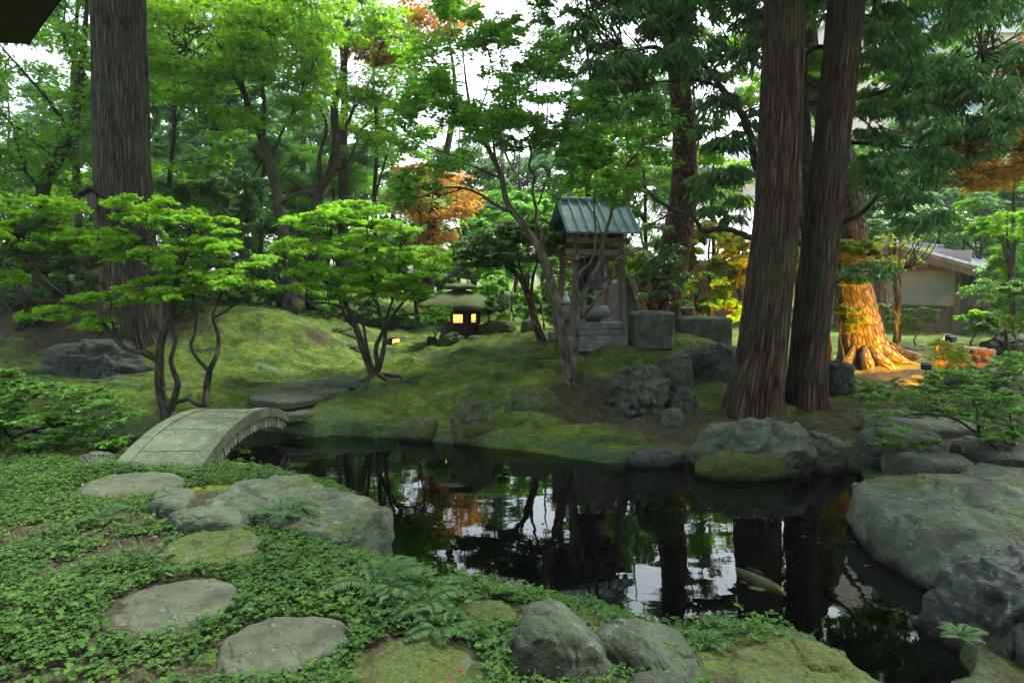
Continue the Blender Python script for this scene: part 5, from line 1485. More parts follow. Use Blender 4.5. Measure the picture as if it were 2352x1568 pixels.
MAP = dict(dm=1.75, nm=1.75, aspect=.9, elev=(.12, .35), droop=.3, tilt=.7, twig_r=.0035, hang=.3, jit=.2)
tree('maple_tree', 'low spreading bright green maple beside the stone bridge', 'tree',
     [([(380, 945, 9.2), (369, 900, 9.2), (366, 840, 9.2), (371, 780, 9.2), (398, 705, 9.2), (410, 630, 9.2), (432, 560, 9.2), (440, 490, 9.2)], [.075, .07, .062, .056, .045, .035, .022, .008], 0),
      ([(392, 942, 9.2), (402, 900, 9.15), (405, 870, 9.1), (394, 830, 9.1), (398, 770, 9.1), (392, 720, 9.0), (360, 640, 9.0), (330, 560, 9)], .055, .012),
      ([(476, 940, 9.2), (473, 900, 9.2), (480, 860, 9.2), (483, 848, 9.2), (500, 806, 9.2), (500, 765, 9.2), (490, 720, 9.2), (520, 650, 9.2), (540, 600, 9.2)], .06, .012),
      ([(481, 852, 9.2), (455, 825, 9.15), (438, 790, 9.1), (450, 740, 9.1), (452, 690, 9.0), (430, 640, 9)], .034, .010), ([(492, 730, 9.2), (540, 700, 9.2), (580, 670, 9.1)], .02, .006),
      ([(368, 830, 9.2), (330, 812, 9.1), (285, 795, 9.0), (230, 742, 8.9), (180, 700, 8.9), (130, 665, 8.8), (75, 610, 8.8), (30, 540, 8.7)], .042, .010), ([(280, 790, 9.0), (255, 730, 8.9), (250, 680, 8.9), (200, 620, 8.8)], .02, .006), ([(180, 700, 8.9), (120, 690, 8.8), (60, 690, 8.8)], .016, .006), ([(368, 840, 9.2), (330, 790, 9.4), (320, 740, 9.5), (290, 690, 9.5)], .025, .008),
      ([(392, 938, 9.25), (430, 915, 9.2), (452, 930, 9.2), (476, 936, 9.25)], .034, .03)],
     [(320, 462, 81, 16, 9.1, 0.7, 12, 19, .42), (92, 475, 113, 22, 9.1, 0.7, 22, 19, .42), (352, 491, 109, 15, 9.1, 0.7, 15, 19, .42), (492, 506, 45, 12, 9.1, 0.7, 4, 19, .42), (225, 547, 90, 24, 9.1, 0.7, 19, 19, .42), (455, 561, 90, 15, 9.1, 0.7, 12, 19, .42), (32, 550, 79, 37, 9.1, 0.7, 26, 19, .42), (275, 571, 64, 19, 9.1, 0.7, 11, 19, .42), (402, 602, 53, 16, 9.1, 0.7, 8, 19, .42), (580, 597, 51, 13, 9.1, 0.7, 5, 19, .42), (455, 648, 90, 25, 9.1, 0.7, 20, 19, .42), (127, 718, 75, 17, 9.1, 0.7, 11, 19, .42), (242, 685, 79, 15, 9.1, 0.7, 10, 19, .42), (215, 741, 55, 10, 9.1, 0.7, 5, 19, .42), (360, 677, 51, 16, 9.1, 0.7, 7, 19, .42), (0, 635, 51, 18, 9.1, 0.7, 8, 19, .42), (592, 656, 27, 12, 9.1, 0.7, 3, 19, .42), (300, 545, 250, 60, 9.5, .6, 16, 24, .3), (480, 600, 90, 50, 9.5, .5, 12, 23, .3), (60, 540, 90, 60, 9.2, .5, 14, 24, .3), (400, 655, 120, 26, 9.3, .5, 12, 23, .3)],
     'maple', 'dark_bark', .050, 1.25, bough=.010, seg0=18, per=9, tpl='m', twigs=11, **MAP)

def maple_roots():
    out = []
    for pts in ([(860, 862, 10.85), (830, 880, 10.5), (800, 892, 10.3)], [(865, 862, 10.85), (900, 875, 10.6), (940, 872, 10.5), (960, 890, 10.35)], [(858, 864, 10.8), (845, 888, 10.45), (842, 905, 10.2)], [(872, 860, 10.85), (920, 862, 10.7), (930, 880, 10.5)]):
        P = []
        for (x, y, d) in pts:
            q = at(x, y, d); q[2] = H(q[0], q[1]) + .015; P.append(q)
        P = catmull(P, 5); out.append((P, np.linspace(.04, .012, len(P)), 7))
    return out
tree('maple_tree', 'round bright green maple with twisting stems on the slope of the mound', 'tree',
     [([(860, 866, 10.9), (846, 830, 10.9), (832, 795, 10.9), (815, 745, 10.9), (788, 690, 10.9), (742, 640, 10.9), (700, 590, 10.9)], [.085, .07, .062, .052, .04, .026, .01], 0),
      ([(862, 858, 10.9), (868, 820, 10.85), (868, 790, 10.85), (882, 745, 10.8), (862, 685, 10.8), (852, 610, 10.8), (838, 520, 10.8)], .055, .012),
      ([(867, 856, 10.9), (882, 800, 10.85), (888, 750, 10.8), (918, 702, 10.7), (968, 650, 10.7), (1000, 600, 10.7)], .05, .012),
      ([(852, 845, 10.9), (842, 790, 10.8), (826, 730, 10.7), (770, 700, 10.6), (700, 690, 10.5), (650, 660, 10.5)], .035, .008), ([(820, 755, 10.9), (790, 720, 11), (770, 640, 11.1), (760, 540, 11.1)], .03, .008), ([(900, 725, 10.75), (960, 720, 10.6), (1010, 712, 10.5)], .02, .006), ([(884, 740, 10.8), (910, 660, 10.9), (920, 580, 11)], .026, .008), ([(742, 640, 10.9), (690, 640, 10.8), (650, 610, 10.8)], .016, .006)],
     [(702, 501, 53, 15, 10.8, 0.7, 8, 20, .42), (800, 476, 86, 18, 10.8, 0.7, 15, 20, .42), (912, 521, 45, 15, 10.8, 0.7, 7, 20, .42), (676, 566, 41, 19, 10.8, 0.7, 8, 20, .42), (810, 566, 77, 27, 10.8, 0.7, 21, 20, .42), (970, 586, 60, 19, 10.8, 0.7, 11, 20, .42), (727, 626, 62, 19, 10.8, 0.7, 12, 20, .42), (875, 640, 64, 21, 10.8, 0.7, 13, 20, .42), (997, 621, 40, 15, 10.8, 0.7, 6, 20, .42), (1011, 713, 19, 8, 10.8, 0.7, 3, 20, .42), (668, 655, 27, 11, 10.8, 0.7, 3, 20, .42), (935, 670, 55, 15, 10.8, 0.7, 8, 20, .42), (810, 670, 43, 15, 10.8, 0.7, 6, 20, .42), (820, 565, 150, 70, 11.2, .7, 12, 23, .3), (820, 640, 130, 26, 11.0, .6, 12, 22, .3), (700, 570, 60, 60, 11.1, .4, 10, 22, .3)],
     'maple', 'dark_bark', .054, 1.25, bough=.010, seg0=18, per=9, tpl='m', roots=maple_roots(), twigs=11, **MAP)

# tall trees behind -------------------------------------------------
def stem_to_ground(px, d, py_hint=800):
    p = at(px, py_hint, d)
    z = H(p[0], d)
    # image row of the ground below this column
    lo, hi = 400, 1200
    for _ in range(40):
        mid = (lo + hi) / 2
        if at(px, mid, d)[2] > z: lo = mid
        else: hi = mid
    return lo

def bg(label, px, d, top, crown, leaf, bark='dark_bark', r=.14, lean=0, size=None, dens=.9, n=None, rpx=None, name='background_tree', cat='tree', forks=3, group=None, **kw):
    """a whole background tree: trunk from the ground, forks, and a crown ellipse (cx, cy, rx, ry)"""
    rg = np.random.default_rng(hash_s(label))
    yb = stem_to_ground(px, d)
    n_ = 6
    pts = [(px + lean * (k / n_) ** 1.2 + (rg.uniform(-8, 8) if 0 < k else 0), yb + (top - yb) * k / n_, d) for k in range(n_ + 1)]
    r = r * .68
    limbs = [(pts, [r * (1.35 if k == 0 else 1) * (1 - .85 * k / n_) for k in range(n_ + 1)], 0)]
    cx, cy, rx, ry = crown
    for k in range(forks):
        j = rg.integers(2, n_ - 1)
        p = pts[j]; q = (cx + rx * rg.uniform(-.9, .9), cy + ry * rg.uniform(-.8, .5), d + rg.uniform(-1, 1) * rx * d / F * .6)
        m_ = ((p[0] * .55 + q[0] * .45), (p[1] * .45 + q[1] * .55) + 12, (p[2] + q[2]) / 2)
        limbs.append(([p, m_, q], r * .42, r * .1))
    size = size or (4.4 if kw.get('tpl') == 'm' else 2.9) * d / 653
    rpx = rpx or min(rx, ry) * .42
    n = n or int(max(10, min(90, 1.3 * rx * ry / rpx ** 2 * 1.2)))
    dd = rx * d / F * .8
    return tree(name, label, cat, limbs, [(cx, cy, rx, ry, d, dd, n, rpx)], leaf, bark, size, dens, seg0=16, per=8, bough=.010 * d / 14, twig_r=kw.pop('twig_r', .004 * d / 12), group=group, **kw)

LAY = dict(tpl='m', dm=1.1, nm=2.0, aspect=.9, elev=(.08, .3), droop=.3, tilt=.8, hang=.3, flat=.45, jit=.2)
CON = dict(dm=1.0, nm=1.6, aspect=.28, elev=(-.1, .3), droop=.45, tilt=.5, hang=.5, flat=.35, twigs=12)
EVG = dict(dm=1.3, nm=1.6, aspect=.5, elev=(.1, .5), droop=.2, tilt=.6, hang=.4, flat=.7)
# left group
tree('maple_tree', 'slanting dark-stemmed maple at the far left edge behind the huge grey cedar', 'tree',
     [([(88, 700, 14), (95, 560, 14), (100, 430, 14), (130, 370, 14), (160, 310, 14), (178, 230, 14), (188, 150, 14), (196, 60, 14), (205, -60, 14)], [.16, .14, .13, .12, .11, .09, .07, .05, .02], 0),
      ([(160, 305, 14), (110, 230, 13.8), (40, 150, 13.6), (-20, 80, 13.5)], .05, .012), ([(130, 370, 14), (60, 310, 13.8), (-10, 250, 13.6)], .04, .01), ([(185, 170, 14), (150, 90, 13.8), (150, 0, 13.8)], .04, .01), ([(100, 440, 14), (60, 400, 13.8), (30, 300, 13.6), (0, 250, 13.5)], .05, .01)],
     [(90, 200, 170, 190, 13.8, 1.5, 70, 46), (30, 390, 90, 70, 13.7, .8, 16, 44)], 'maple_mid', 'dark_bark', .095, .36, bough=.010, seg0=16, **LAY)
tree('maple_tree', 'upright thin-trunked maple just left of the huge grey cedar', 'tree',
     [([(186, 720, 15.5), (182, 600, 15.5), (178, 460, 15.5), (172, 330, 15.5), (168, 200, 15.5), (175, 80, 15.5), (180, -80, 15.5)], [.12, .10, .09, .08, .065, .045, .02], 0),
      ([(178, 460, 15.5), (150, 410, 15.4), (120, 385, 15.3)], .04, .012), ([(172, 330, 15.5), (215, 260, 15.4), (250, 180, 15.4)], .035, .01)],
     [(190, 330, 120, 120, 15.5, 1.4, 26, 44), (200, 100, 150, 140, 15.5, 1.4, 30, 48)], 'maple_mid', 'pale_bark', .10, .36, bough=.010, seg0=14, **LAY)
tree('maple_tree', 'tall many-branched maple spreading over the upper left, behind the low maple', 'tree',
     [([(668, 700, 14.5), (655, 560, 14.5), (640, 470, 14.5), (622, 380, 14.5), (600, 310, 14.5), (575, 255, 14.5), (555, 200, 14.5), (520, 130, 14.5), (470, 60, 14.5)], [.15, .13, .12, .11, .095, .075, .06, .04, .015], 0),
      ([(604, 318, 14.5), (606, 250, 14.4), (600, 200, 14.4), (620, 130, 14.4), (640, 40, 14.4)], .06, .012), ([(575, 255, 14.5), (540, 180, 14.3), (490, 140, 14.2), (430, 110, 14)], .05, .01), ([(556, 205, 14.5), (552, 120, 14.5), (540, 30, 14.5)], .04, .01), ([(640, 470, 14.5), (680, 445, 14.5), (720, 440, 14.6)], .05, .02), ([(600, 300, 14.5), (560, 290, 14.2), (500, 300, 14)], .025, .008), ([(620, 375, 14.5), (650, 300, 14.6), (690, 220, 14.6), (710, 120, 14.6)], .04, .01)],
     [(490, 80, 180, 100, 14.3, 1.6, 66, 48), (640, 90, 130, 100, 14.5, 1.4, 34, 46), (420, 190, 90, 50, 14, .8, 14, 44), (690, 230, 60, 60, 14.6, .6, 8, 40), (530, 270, 60, 30, 14.1, .5, 6, 40)],
     'maple', 'dark_bark', .095, .85, bough=.011, seg0=18, **LAY)
tree('maple_tree', 'dark-limbed maple with a candelabra fork behind the round maple', 'tree',
     [([(715, 690, 16.5), (722, 560, 16.5), (730, 450, 16.5), (758, 400, 16.5), (772, 330, 16.5), (768, 250, 16.5), (790, 160, 16.5), (800, 60, 16.5), (810, -80, 16.5)], [.16, .14, .135, .12, .11, .09, .07, .05, .02], 0),
      ([(728, 455, 16.5), (690, 430, 16.4), (660, 410, 16.3)], .06, .02), ([(735, 440, 16.5), (735, 360, 16.4), (748, 290, 16.4), (720, 200, 16.3), (735, 120, 16.3)], .07, .015), ([(772, 330, 16.5), (810, 260, 16.6), (850, 190, 16.7), (880, 100, 16.7)], .05, .012), ([(758, 400, 16.5), (800, 370, 16.5), (830, 300, 16.5), (860, 270, 16.5)], .05, .012)],
     [(810, 110, 160, 120, 16.5, 1.6, 44, 48), (760, 20, 160, 80, 16.5, 1.6, 24, 48), (870, 270, 60, 60, 16.6, .8, 8, 40)], 'maple', 'dark_bark', .105, .7, bough=.012, seg0=16, **LAY)
bg('straight dark-trunked conifer behind the candelabra-forked maple', 778, 19.5, -250, (800, 230, 110, 200), 'conifer', r=.26, lean=20, dens=.5, **CON)
bg('grey-trunked conifer between the two tall maples', 697, 21.5, -200, (690, 330, 90, 160), 'conifer', 'pale_bark', r=.2, dens=.45, **CON)
bg('blue-green conifer to the right of the huge grey cedar', 518, 19.5, -250, (490, 300, 120, 170), 'conifer', r=.24, dens=1.0, **CON)
bg('second blue-green conifer close to the huge grey cedar', 400, 21, -300, (400, 330, 90, 160), 'conifer', r=.24, dens=.9, **CON)
bg('dark broad evergreen behind the top of the low maple', 560, 17, 360, (470, 470, 130, 80), 'dark_shrub', r=.12, dens=1.2, **EVG)
bg('dark evergreen bush-tree behind the round maple, left side', 640, 16, 470, (610, 580, 110, 70), 'dark_shrub', r=.10, dens=1.2, **EVG)
bg('pale far-off conifer seen in the bright gap left of centre', 905, 30, 200, (890, 480, 90, 130), 'conifer', r=.25, dens=.9, **CON)
bg('mint-green far conifer right of the orange maple', 1150, 31, 150, (1150, 400, 95, 160), 'conifer', r=.28, dens=.9, **CON)
bg('mint-green far conifer behind the camellia fork', 1255, 33, 230, (1270, 440, 80, 130), 'conifer', r=.28, dens=.9, **CON)
bg('tall conifer far behind the bell pavilion roof', 1380, 29, 60, (1390, 330, 90, 200), 'conifer', r=.28, dens=.8, **CON)
tree('orange_maple', 'orange-leaved maple on a dark slanting trunk in the middle distance', 'tree',
     [([(985, 700, 17.5), (986, 600, 17.5), (990, 530, 17.5), (1000, 460, 17.5), (1018, 380, 17.5), (1035, 300, 17.5), (1045, 200, 17.5), (1030, 80, 17.5)], [.15, .13, .12, .11, .10, .085, .06, .02], 0),
      ([(998, 470, 17.5), (970, 430, 17.4), (940, 400, 17.3)], .05, .012), ([(1002, 450, 17.5), (1040, 440, 17.4), (1070, 430, 17.3)], .05, .012), ([(1045, 210, 17.5), (980, 120, 17.4), (900, 90, 17.3)], .05, .012)],
     [(1005, 450, 85, 60, 17.4, 1.0, 26, 36), (990, 545, 40, 40, 17.3, .5, 8, 30), (950, 400, 40, 26, 17.3, .5, 6, 30), (900, 100, 90, 50, 17.3, 1, 14, 38), (1000, 20, 80, 60, 17.4, 1, 10, 38)], 'orange', 'dark_bark', .11, .9, bough=.012, **LAY)
bg('yellow-green maple mixed in front of the orange one', 960, 16.8, 380, (950, 440, 50, 40), 'maple_gold', r=.07, dens=.7, n=9, rpx=30, **LAY)
bg('leafy green tree behind the bell pavilion', 1480, 16.5, 260, (1470, 470, 110, 120), 'camellia', r=.12, dens=.7, **EVG)
bg('light green maple between the red pine and the twin cedars', 1640, 18, 250, (1640, 410, 95, 75), 'maple', r=.12, dens=1.3, **LAY)
bg('yellow-green shrub-tree right of the red pine', 1630, 15.5, 470, (1640, 590, 90, 80), 'maple_gold', r=.08, dens=2.0, cat='tree', **EVG)
bg('green and gold shrub-tree against the left edge of the twin cedars', 1700, 14.5, 500, (1690, 620, 50, 90), 'maple_gold', r=.06, dens=1.8, **EVG)
bg('green glossy shrub behind the stone troughs', 1600, 14.3, 600, (1610, 670, 70, 50), 'camellia', r=.06, dens=1.2, **EVG)
bg('lamp-lit golden shrub-tree behind the glowing trunk', 1905, 13.0, 540, (1955, 608, 72, 56), 'maple_gold', r=.05, dens=2.4, **EVG)
bg('thin-stemmed young maple lit from below, right of the glowing trunk', 2064, 14.5, 520, (2045, 578, 84, 38), 'maple_gold', 'lit_bark', r=.075, dens=.5, **LAY)
bg('layered dark pine over the house roof', 2060, 17.5, 380, (2110, 510, 110, 40), 'oak', r=.12, dens=1.1, **LAY)
bg('dark pine with flat pads above the house ridge', 2250, 22, 380, (2210, 470, 90, 40), 'conifer', r=.14, dens=1.1, **LAY)
bg('slim sapling with a bright green head right of the house', 2318, 13.2, 480, (2325, 515, 46, 36), 'maple', r=.055, dens=.6, **EVG)
bg('blue-green bushy tree behind the right end of the house', 2210, 24, 470, (2240, 590, 100, 70), 'conifer', r=.14, dens=1.3, **EVG)
bg('rounded green tree at the right edge beside the house', 2370, 17, 440, (2370, 600, 110, 110), 'camellia', r=.12, dens=1.2, **EVG)
tree('orange_maple', 'dark orange maple boughs reaching in from the right edge', 'tree',
     [([(2560, 800, 10.5), (2550, 600, 10.5), (2530, 450, 10.5), (2480, 380, 10.4), (2400, 350, 10.3), (2320, 345, 10.2), (2240, 360, 10.2)], [.14, .12, .1, .07, .045, .025, .01], 0), ([(2480, 380, 10.4), (2420, 320, 10.3), (2340, 290, 10.2)], .03, .01), ([(2400, 350, 10.3), (2340, 400, 10.2), (2260, 410, 10.1)], .025, .008), ([(2530, 450, 10.5), (2540, 250, 10.4), (2480, 120, 10.3)], .06, .012)],
     [(2300, 350, 120, 55, 10.2, .6, 34, 40), (2420, 300, 80, 60, 10.3, .6, 14, 40), (2260, 410, 60, 22, 10.1, .4, 8, 34), (2440, 150, 100, 90, 10.3, .6, 14, 46)], 'orange', 'dark_bark', .075, .95, bough=.009, **LAY)

# the leafy wall between the named trees
for args in [
    ('leafy maple with fine bright leaves filling the gap right of the grey cedar', 395, 16.5, -60, (420, 250, 120, 190), 'maple_mid', .4, LAY),
    ('airy maple behind the candelabra fork, hanging over the centre left', 860, 18.5, -60, (880, 250, 110, 170), 'maple', .3, LAY),
    ('round broad-leaved tree low behind the tall many-branched maple', 600, 20, 200, (600, 430, 130, 130), 'maple_mid', .6, EVG),
    ('broad-leaved tree low behind the candelabra-forked maple', 760, 20.5, 250, (780, 470, 110, 110), 'camellia', .6, EVG),
    ('shady broad-leaved tree low behind the grey cedar', 300, 18.5, 180, (260, 480, 150, 130), 'maple_mid', .55, EVG),
    ('leafy tree at the far left, low behind the slanting maple', 20, 18, 200, (10, 520, 120, 90), 'maple_mid', .32, EVG),
    ('soft green tree behind the orange maple', 1060, 22, 250, (1070, 520, 120, 110), 'camellia', .6, EVG),
    ('light broad-leaved tree right of the orange maple, under the camellia fork', 1190, 24, 330, (1180, 530, 100, 90), 'maple_mid', .6, EVG),
    ('drooping fine-leaved tree above the bell pavilion', 1350, 15, -80, (1340, 190, 120, 170), 'oak', .45, EVG),
    ('green tree behind the right side of the bell pavilion roof', 1440, 19, 200, (1450, 400, 100, 130), 'maple_mid', .55, EVG),
    ('broad-leaved tree closing the gap behind the red pine', 1590, 17.5, 0, (1640, 200, 110, 140), 'oak', .65, EVG),
    ('dim green tree seen between the twin cedars', 1830, 17, 100, (1830, 420, 70, 200), 'camellia', .5, EVG),
    ('dark bushy tree behind the oak boughs above the house', 2150, 25, 150, (2180, 330, 170, 110), 'oak', .55, EVG),
    ('green tree rising behind the slim sapling', 2330, 16, 300, (2320, 470, 110, 80), 'maple_mid', .6, EVG)]:
    lab, px, d, top, cr, leaf, dn, kw = args
    bg(lab, px, d, top, cr, leaf, r=.13, dens=dn, **kw)

# understorey ---------------------------------------------------------
UND = dict(dm=1.8, nm=1.3, aspect=.5, elev=(.2, .5), droop=.15, tilt=.6, hang=.3, flat=.8)
for args in [
    ('dark leafy shrub at the left edge below the maple boughs', 40, 13.5, 560, (30, 640, 110, 60), 'dark_shrub', 1.3),
    ('dark shrub between the slanting maple and the grey cedar', 160, 14, 560, (160, 640, 70, 60), 'dark_shrub', 1.2),
    ('bluish shrub just right of the grey cedar foot', 440, 14.5, 560, (450, 640, 100, 60), 'dark_shrub', 1.2),
    ('shrub filling the hollow behind the mossy hump', 560, 15, 580, (570, 665, 90, 45), 'dark_shrub', 1.2),
    ('glossy shrub behind the round maple, left of the lantern', 900, 16, 600, (890, 690, 110, 60), 'dark_shrub', 1.2),
    ('bright-leaved shrub directly behind the lantern roof', 1060, 16, 560, (1060, 640, 90, 55), 'camellia', 1.2),
    ('shrub with pale glossy leaves right of the lantern roof', 1170, 15, 600, (1165, 690, 70, 50), 'camellia', 1.2),
    ('leafy shrub seen under the small umbrella evergreen', 1250, 14.5, 600, (1260, 690, 60, 55), 'camellia', 1.2),
    ('tall shrub behind the lantern and the orange maple foot', 1000, 20, 500, (1010, 600, 120, 70), 'dark_shrub', 1.1),
    ('bright shrub far behind the small umbrella evergreen', 1180, 21, 420, (1190, 520, 110, 80), 'camellia', 1.0),
    ('pale shrub left of the bell pavilion posts', 1290, 17.5, 560, (1300, 620, 60, 60), 'camellia', 1.1),
    ('light green shrub seen through the bell pavilion', 1390, 15.5, 560, (1390, 640, 70, 60), 'maple', 1.0),
    ('yellow-green shrub right of the bell pavilion', 1475, 15, 570, (1470, 640, 50, 60), 'maple_gold', 1.0),
    ('low leafy shrub half hiding the left side of the lit lantern', 1002, 12.3, 720, (1000, 728, 26, 26), 'camellia', 1.0),
    ('small shrub touching the right edge of the lantern roof', 1130, 12.7, 680, (1135, 705, 32, 26), 'dark_shrub', 1.0),
    ('low dark shrub left of the red pine foot', 1480, 14, 640, (1480, 695, 40, 30), 'dark_shrub', 1.1),
    ('low shrub between the red pine and the twin cedars', 1670, 13.8, 660, (1660, 715, 55, 30), 'camellia', 1.1),
    ('low golden-leaved bush left of the glowing trunk', 1935, 13.1, 700, (1942, 735, 38, 34), 'maple_gold', 1.6),
    ('green-leaved bush before the house plank wall', 2105, 16.5, 690, (2110, 730, 50, 26), 'dark_shrub', 1.0),
    ('bright green bush in front of the house corner', 2235, 14, 640, (2245, 735, 46, 22), 'maple', .8),
    ('leafy bush at the right edge above the rocks', 2330, 12.5, 620, (2340, 700, 60, 60), 'azalea', 1.1),
    ('dark bush at the foot of the slim sapling', 2290, 14, 690, (2300, 740, 60, 30), 'dark_shrub', 1.1),
    ('dim shrub covering the left slope behind the angular rock', 60, 12.6, 640, (40, 705, 110, 40), 'dark_shrub', 1.2),
    ('dark broad shrub at the foot of the slanting maple', 110, 15.5, 560, (100, 610, 110, 45), 'dark_shrub', 1.2),
    ('shrub right behind the angular rock and the grey cedar foot', 390, 13.2, 650, (400, 700, 70, 36), 'dark_shrub', 1.1),
    ('wide shrub behind the mossy hump, below the tall many-branched maple', 680, 15.5, 600, (680, 690, 110, 45), 'camellia', 1.2),
    ('shrub at the back end of the stone path', 820, 15.5, 640, (815, 720, 70, 36), 'dark_shrub', 1.1),
    ('bright far shrub line seen under the tall many-branched maple', 520, 20, 520, (500, 610, 140, 50), 'maple_mid', 1.2),
    ('bright far shrub seen under the candelabra-forked maple', 760, 21, 530, (760, 610, 130, 50), 'maple_mid', 1.2),
    ('light shrub far left beyond the slope', 120, 20, 500, (110, 560, 150, 50), 'maple_mid', 1.1),
    ('pale shrub just left of the grey cedar, far back', 250, 22, 480, (270, 560, 130, 50), 'camellia', 1.1),
    ('shrub behind the shrine and the pavilion plinth', 1320, 13.4, 650, (1310, 710, 50, 40), 'dark_shrub', 1.0),
    ('shrub in the gap between the nearer trough and the red pine', 1550, 15, 620, (1560, 690, 50, 36), 'camellia', 1.0),
    ('dark bush right of the twin cedars, before the house door', 2020, 15.5, 680, (2020, 730, 44, 34), 'dark_shrub', 1.0),
    ('bush far behind the house corner, right side', 2330, 20, 560, (2350, 660, 110, 60), 'maple_mid', 1.1),
]:
    lab, px, d, top, cr, leaf, dn = args
    bg(lab, px, d, top, cr, leaf, r=.03, dens=dn, name='shrub', cat='shrub', forks=4, **UND)

# the wood behind everything: copied trees
far_protos = {}
def far_tree(label, px, d, h, kind, rz):
    k = kind
    z = None
    p = at(px, 640, d); p[2] = H(p[0], p[1])
    if k not in far_protos:
        rg = np.random.default_rng(40 + len(far_protos))
        mbW, mbL = MB(), MB()
        Ht = 10.0
        P = catmull([[0, 0, -.3], [.1, .05, 3], [-.05, .1, 6], [.05, 0, 9.6]], 8)
        mbW.tube(P, np.linspace(.22, .03, len(P)), 10)
        n = 110
        zz = 1.2 + (Ht - 1.2) * rg.random(n) ** .9
        if k == 'conifer':
            R_ = 2.5 * (1 - zz / (Ht * 1.06)) ** .75 + .25
        else:
            R_ = 2.7 * np.sqrt(np.maximum(.06, 1 - ((zz - 5.4) / 5.0) ** 2))
        a = rg.uniform(0, 6.283, n); rr = R_ * (.45 + .55 * rg.random(n))
        cs = np.column_stack([rr * np.cos(a), rr * np.sin(a), zz]); q = rg.uniform(.55, .95, n)
        rs = np.column_stack([q, q, q * (.45 if k == 'conifer' else .75)])
        connect(mbW, [P[5:]], cs, .022, rg)
        foliage(mbL, None, cs, rs, 210, .19, .35 if k == 'conifer' else .55, (-.1, .4), .4, .6, 10, 0, .5, 'd', .12, rg)
        root = empty('far_tree', (0, 0, 0), None, 'tree')
        mbW.build('trunk', M['dark_bark'], root); mbL.build('crown', M[{'conifer': 'conifer', 'broad': 'dark_shrub', 'light': 'maple_mid'}[k]], root, smooth=False)
        far_protos[k] = root
        o = root
    else:
        src = far_protos[k]
        o = src.copy(); COL.objects.link(o)
        for ch in src.children:
            c = ch.copy(); COL.objects.link(c); c.parent = o
    o.location = p; o.rotation_euler = (0, 0, rz); s = h / 10.0; o.scale = (s, s, s)
    tag(o, label, 'tree', 'trees of the wood at the back')
for k, (px, d, h, kind, lab) in enumerate([
    (-420, 26, 11, 'conifer', 'far conifer outside the left edge of the wood'),
    (-60, 27, 9, 'broad', 'far broad-crowned tree at the left edge, behind the slanting maple'),
    (130, 33, 9, 'conifer', 'far conifer seen between the slanting maple and the grey cedar'),
    (330, 25, 12, 'conifer', 'far conifer right behind the grey cedar trunk'),
    (455, 30, 11, 'broad', 'far round tree behind the blue-green conifers'),
    (590, 27, 12, 'conifer', 'far conifer behind the trunk of the tall many-branched maple'),
    (740, 34, 9, 'broad', 'far round tree behind the candelabra-forked maple'),
    (850, 27, 6, 'broad', 'low far tree behind the round maple top'),
    (1010, 36, 8, 'conifer', 'far conifer behind the orange maple'),
    (1090, 28, 6.5, 'broad', 'far round tree behind the lantern shrubs'),
    (1210, 38, 8, 'broad', 'far round tree in the bright centre gap, lowest in the gap'),
    (1330, 36, 9, 'conifer', 'far conifer left of the tiled house'),
    (1440, 38, 13, 'broad', 'tall far round tree behind the tiled house gable'),
    (1780, 32, 9, 'broad', 'far round tree behind the twin cedars'),
    (1930, 30, 8, 'light', 'far light-green tree between the cedar and the house'),
    (2090, 31, 8.5, 'conifer', 'far conifer behind the house ridge'),
    (2290, 30, 8, 'light', 'far light-green tree right of the house roof'),
    (2440, 27, 9, 'broad', 'far round tree at the right edge behind the house'),
    (2700, 24, 10, 'light', 'far light-green tree outside the right edge'),
    (-250, 20, 9, 'light', 'light-green tree outside the left edge'),
    (40, 38, 7, 'light', 'low far light-green tree at the left edge of the sky gap'),
    (220, 29, 6.5, 'light', 'low far light-green tree immediately left of the grey cedar'),
    (400, 36, 8, 'light', 'far light-green tree between the grey cedar and the many-branched maple'),
    (530, 38, 7.5, 'broad', 'far round tree in the row behind the blue-green conifers, right end'),
    (660, 36, 7.5, 'light', 'far light-green tree seen between the two tall maples'),
    (800, 38, 7, 'conifer', 'small far conifer right of the candelabra-forked maple'),
    (930, 30, 5.5, 'light', 'low far light-green tree left of the orange maple'),
    (1150, 40, 7, 'light', 'farthest light-green tree in the bright centre gap'),
    (1290, 29, 5, 'light', 'low far light-green tree left of the bell pavilion roof'),
    (1690, 36, 8, 'light', 'far light-green tree right of the tiled house'),
    (2000, 27, 6, 'broad', 'low far round tree behind the glowing trunk'),
    (2180, 35, 9, 'broad', 'far round tree behind the right half of the house roof')]):
    far_tree(lab, px, d, h, kind, k * 1.1)

# ------------------------------------------------------------------ small plants
def in_foot(P, grow=1.0):
    m = np.zeros(len(P), bool)
    for c, R in FOOT:
        d = P - c
        m |= np.hypot(d[:, 0], d[:, 1]) < R(np.arctan2(d[:, 1], d[:, 0])) * grow
    return m

def surf(P):
    return terr(P)[0]

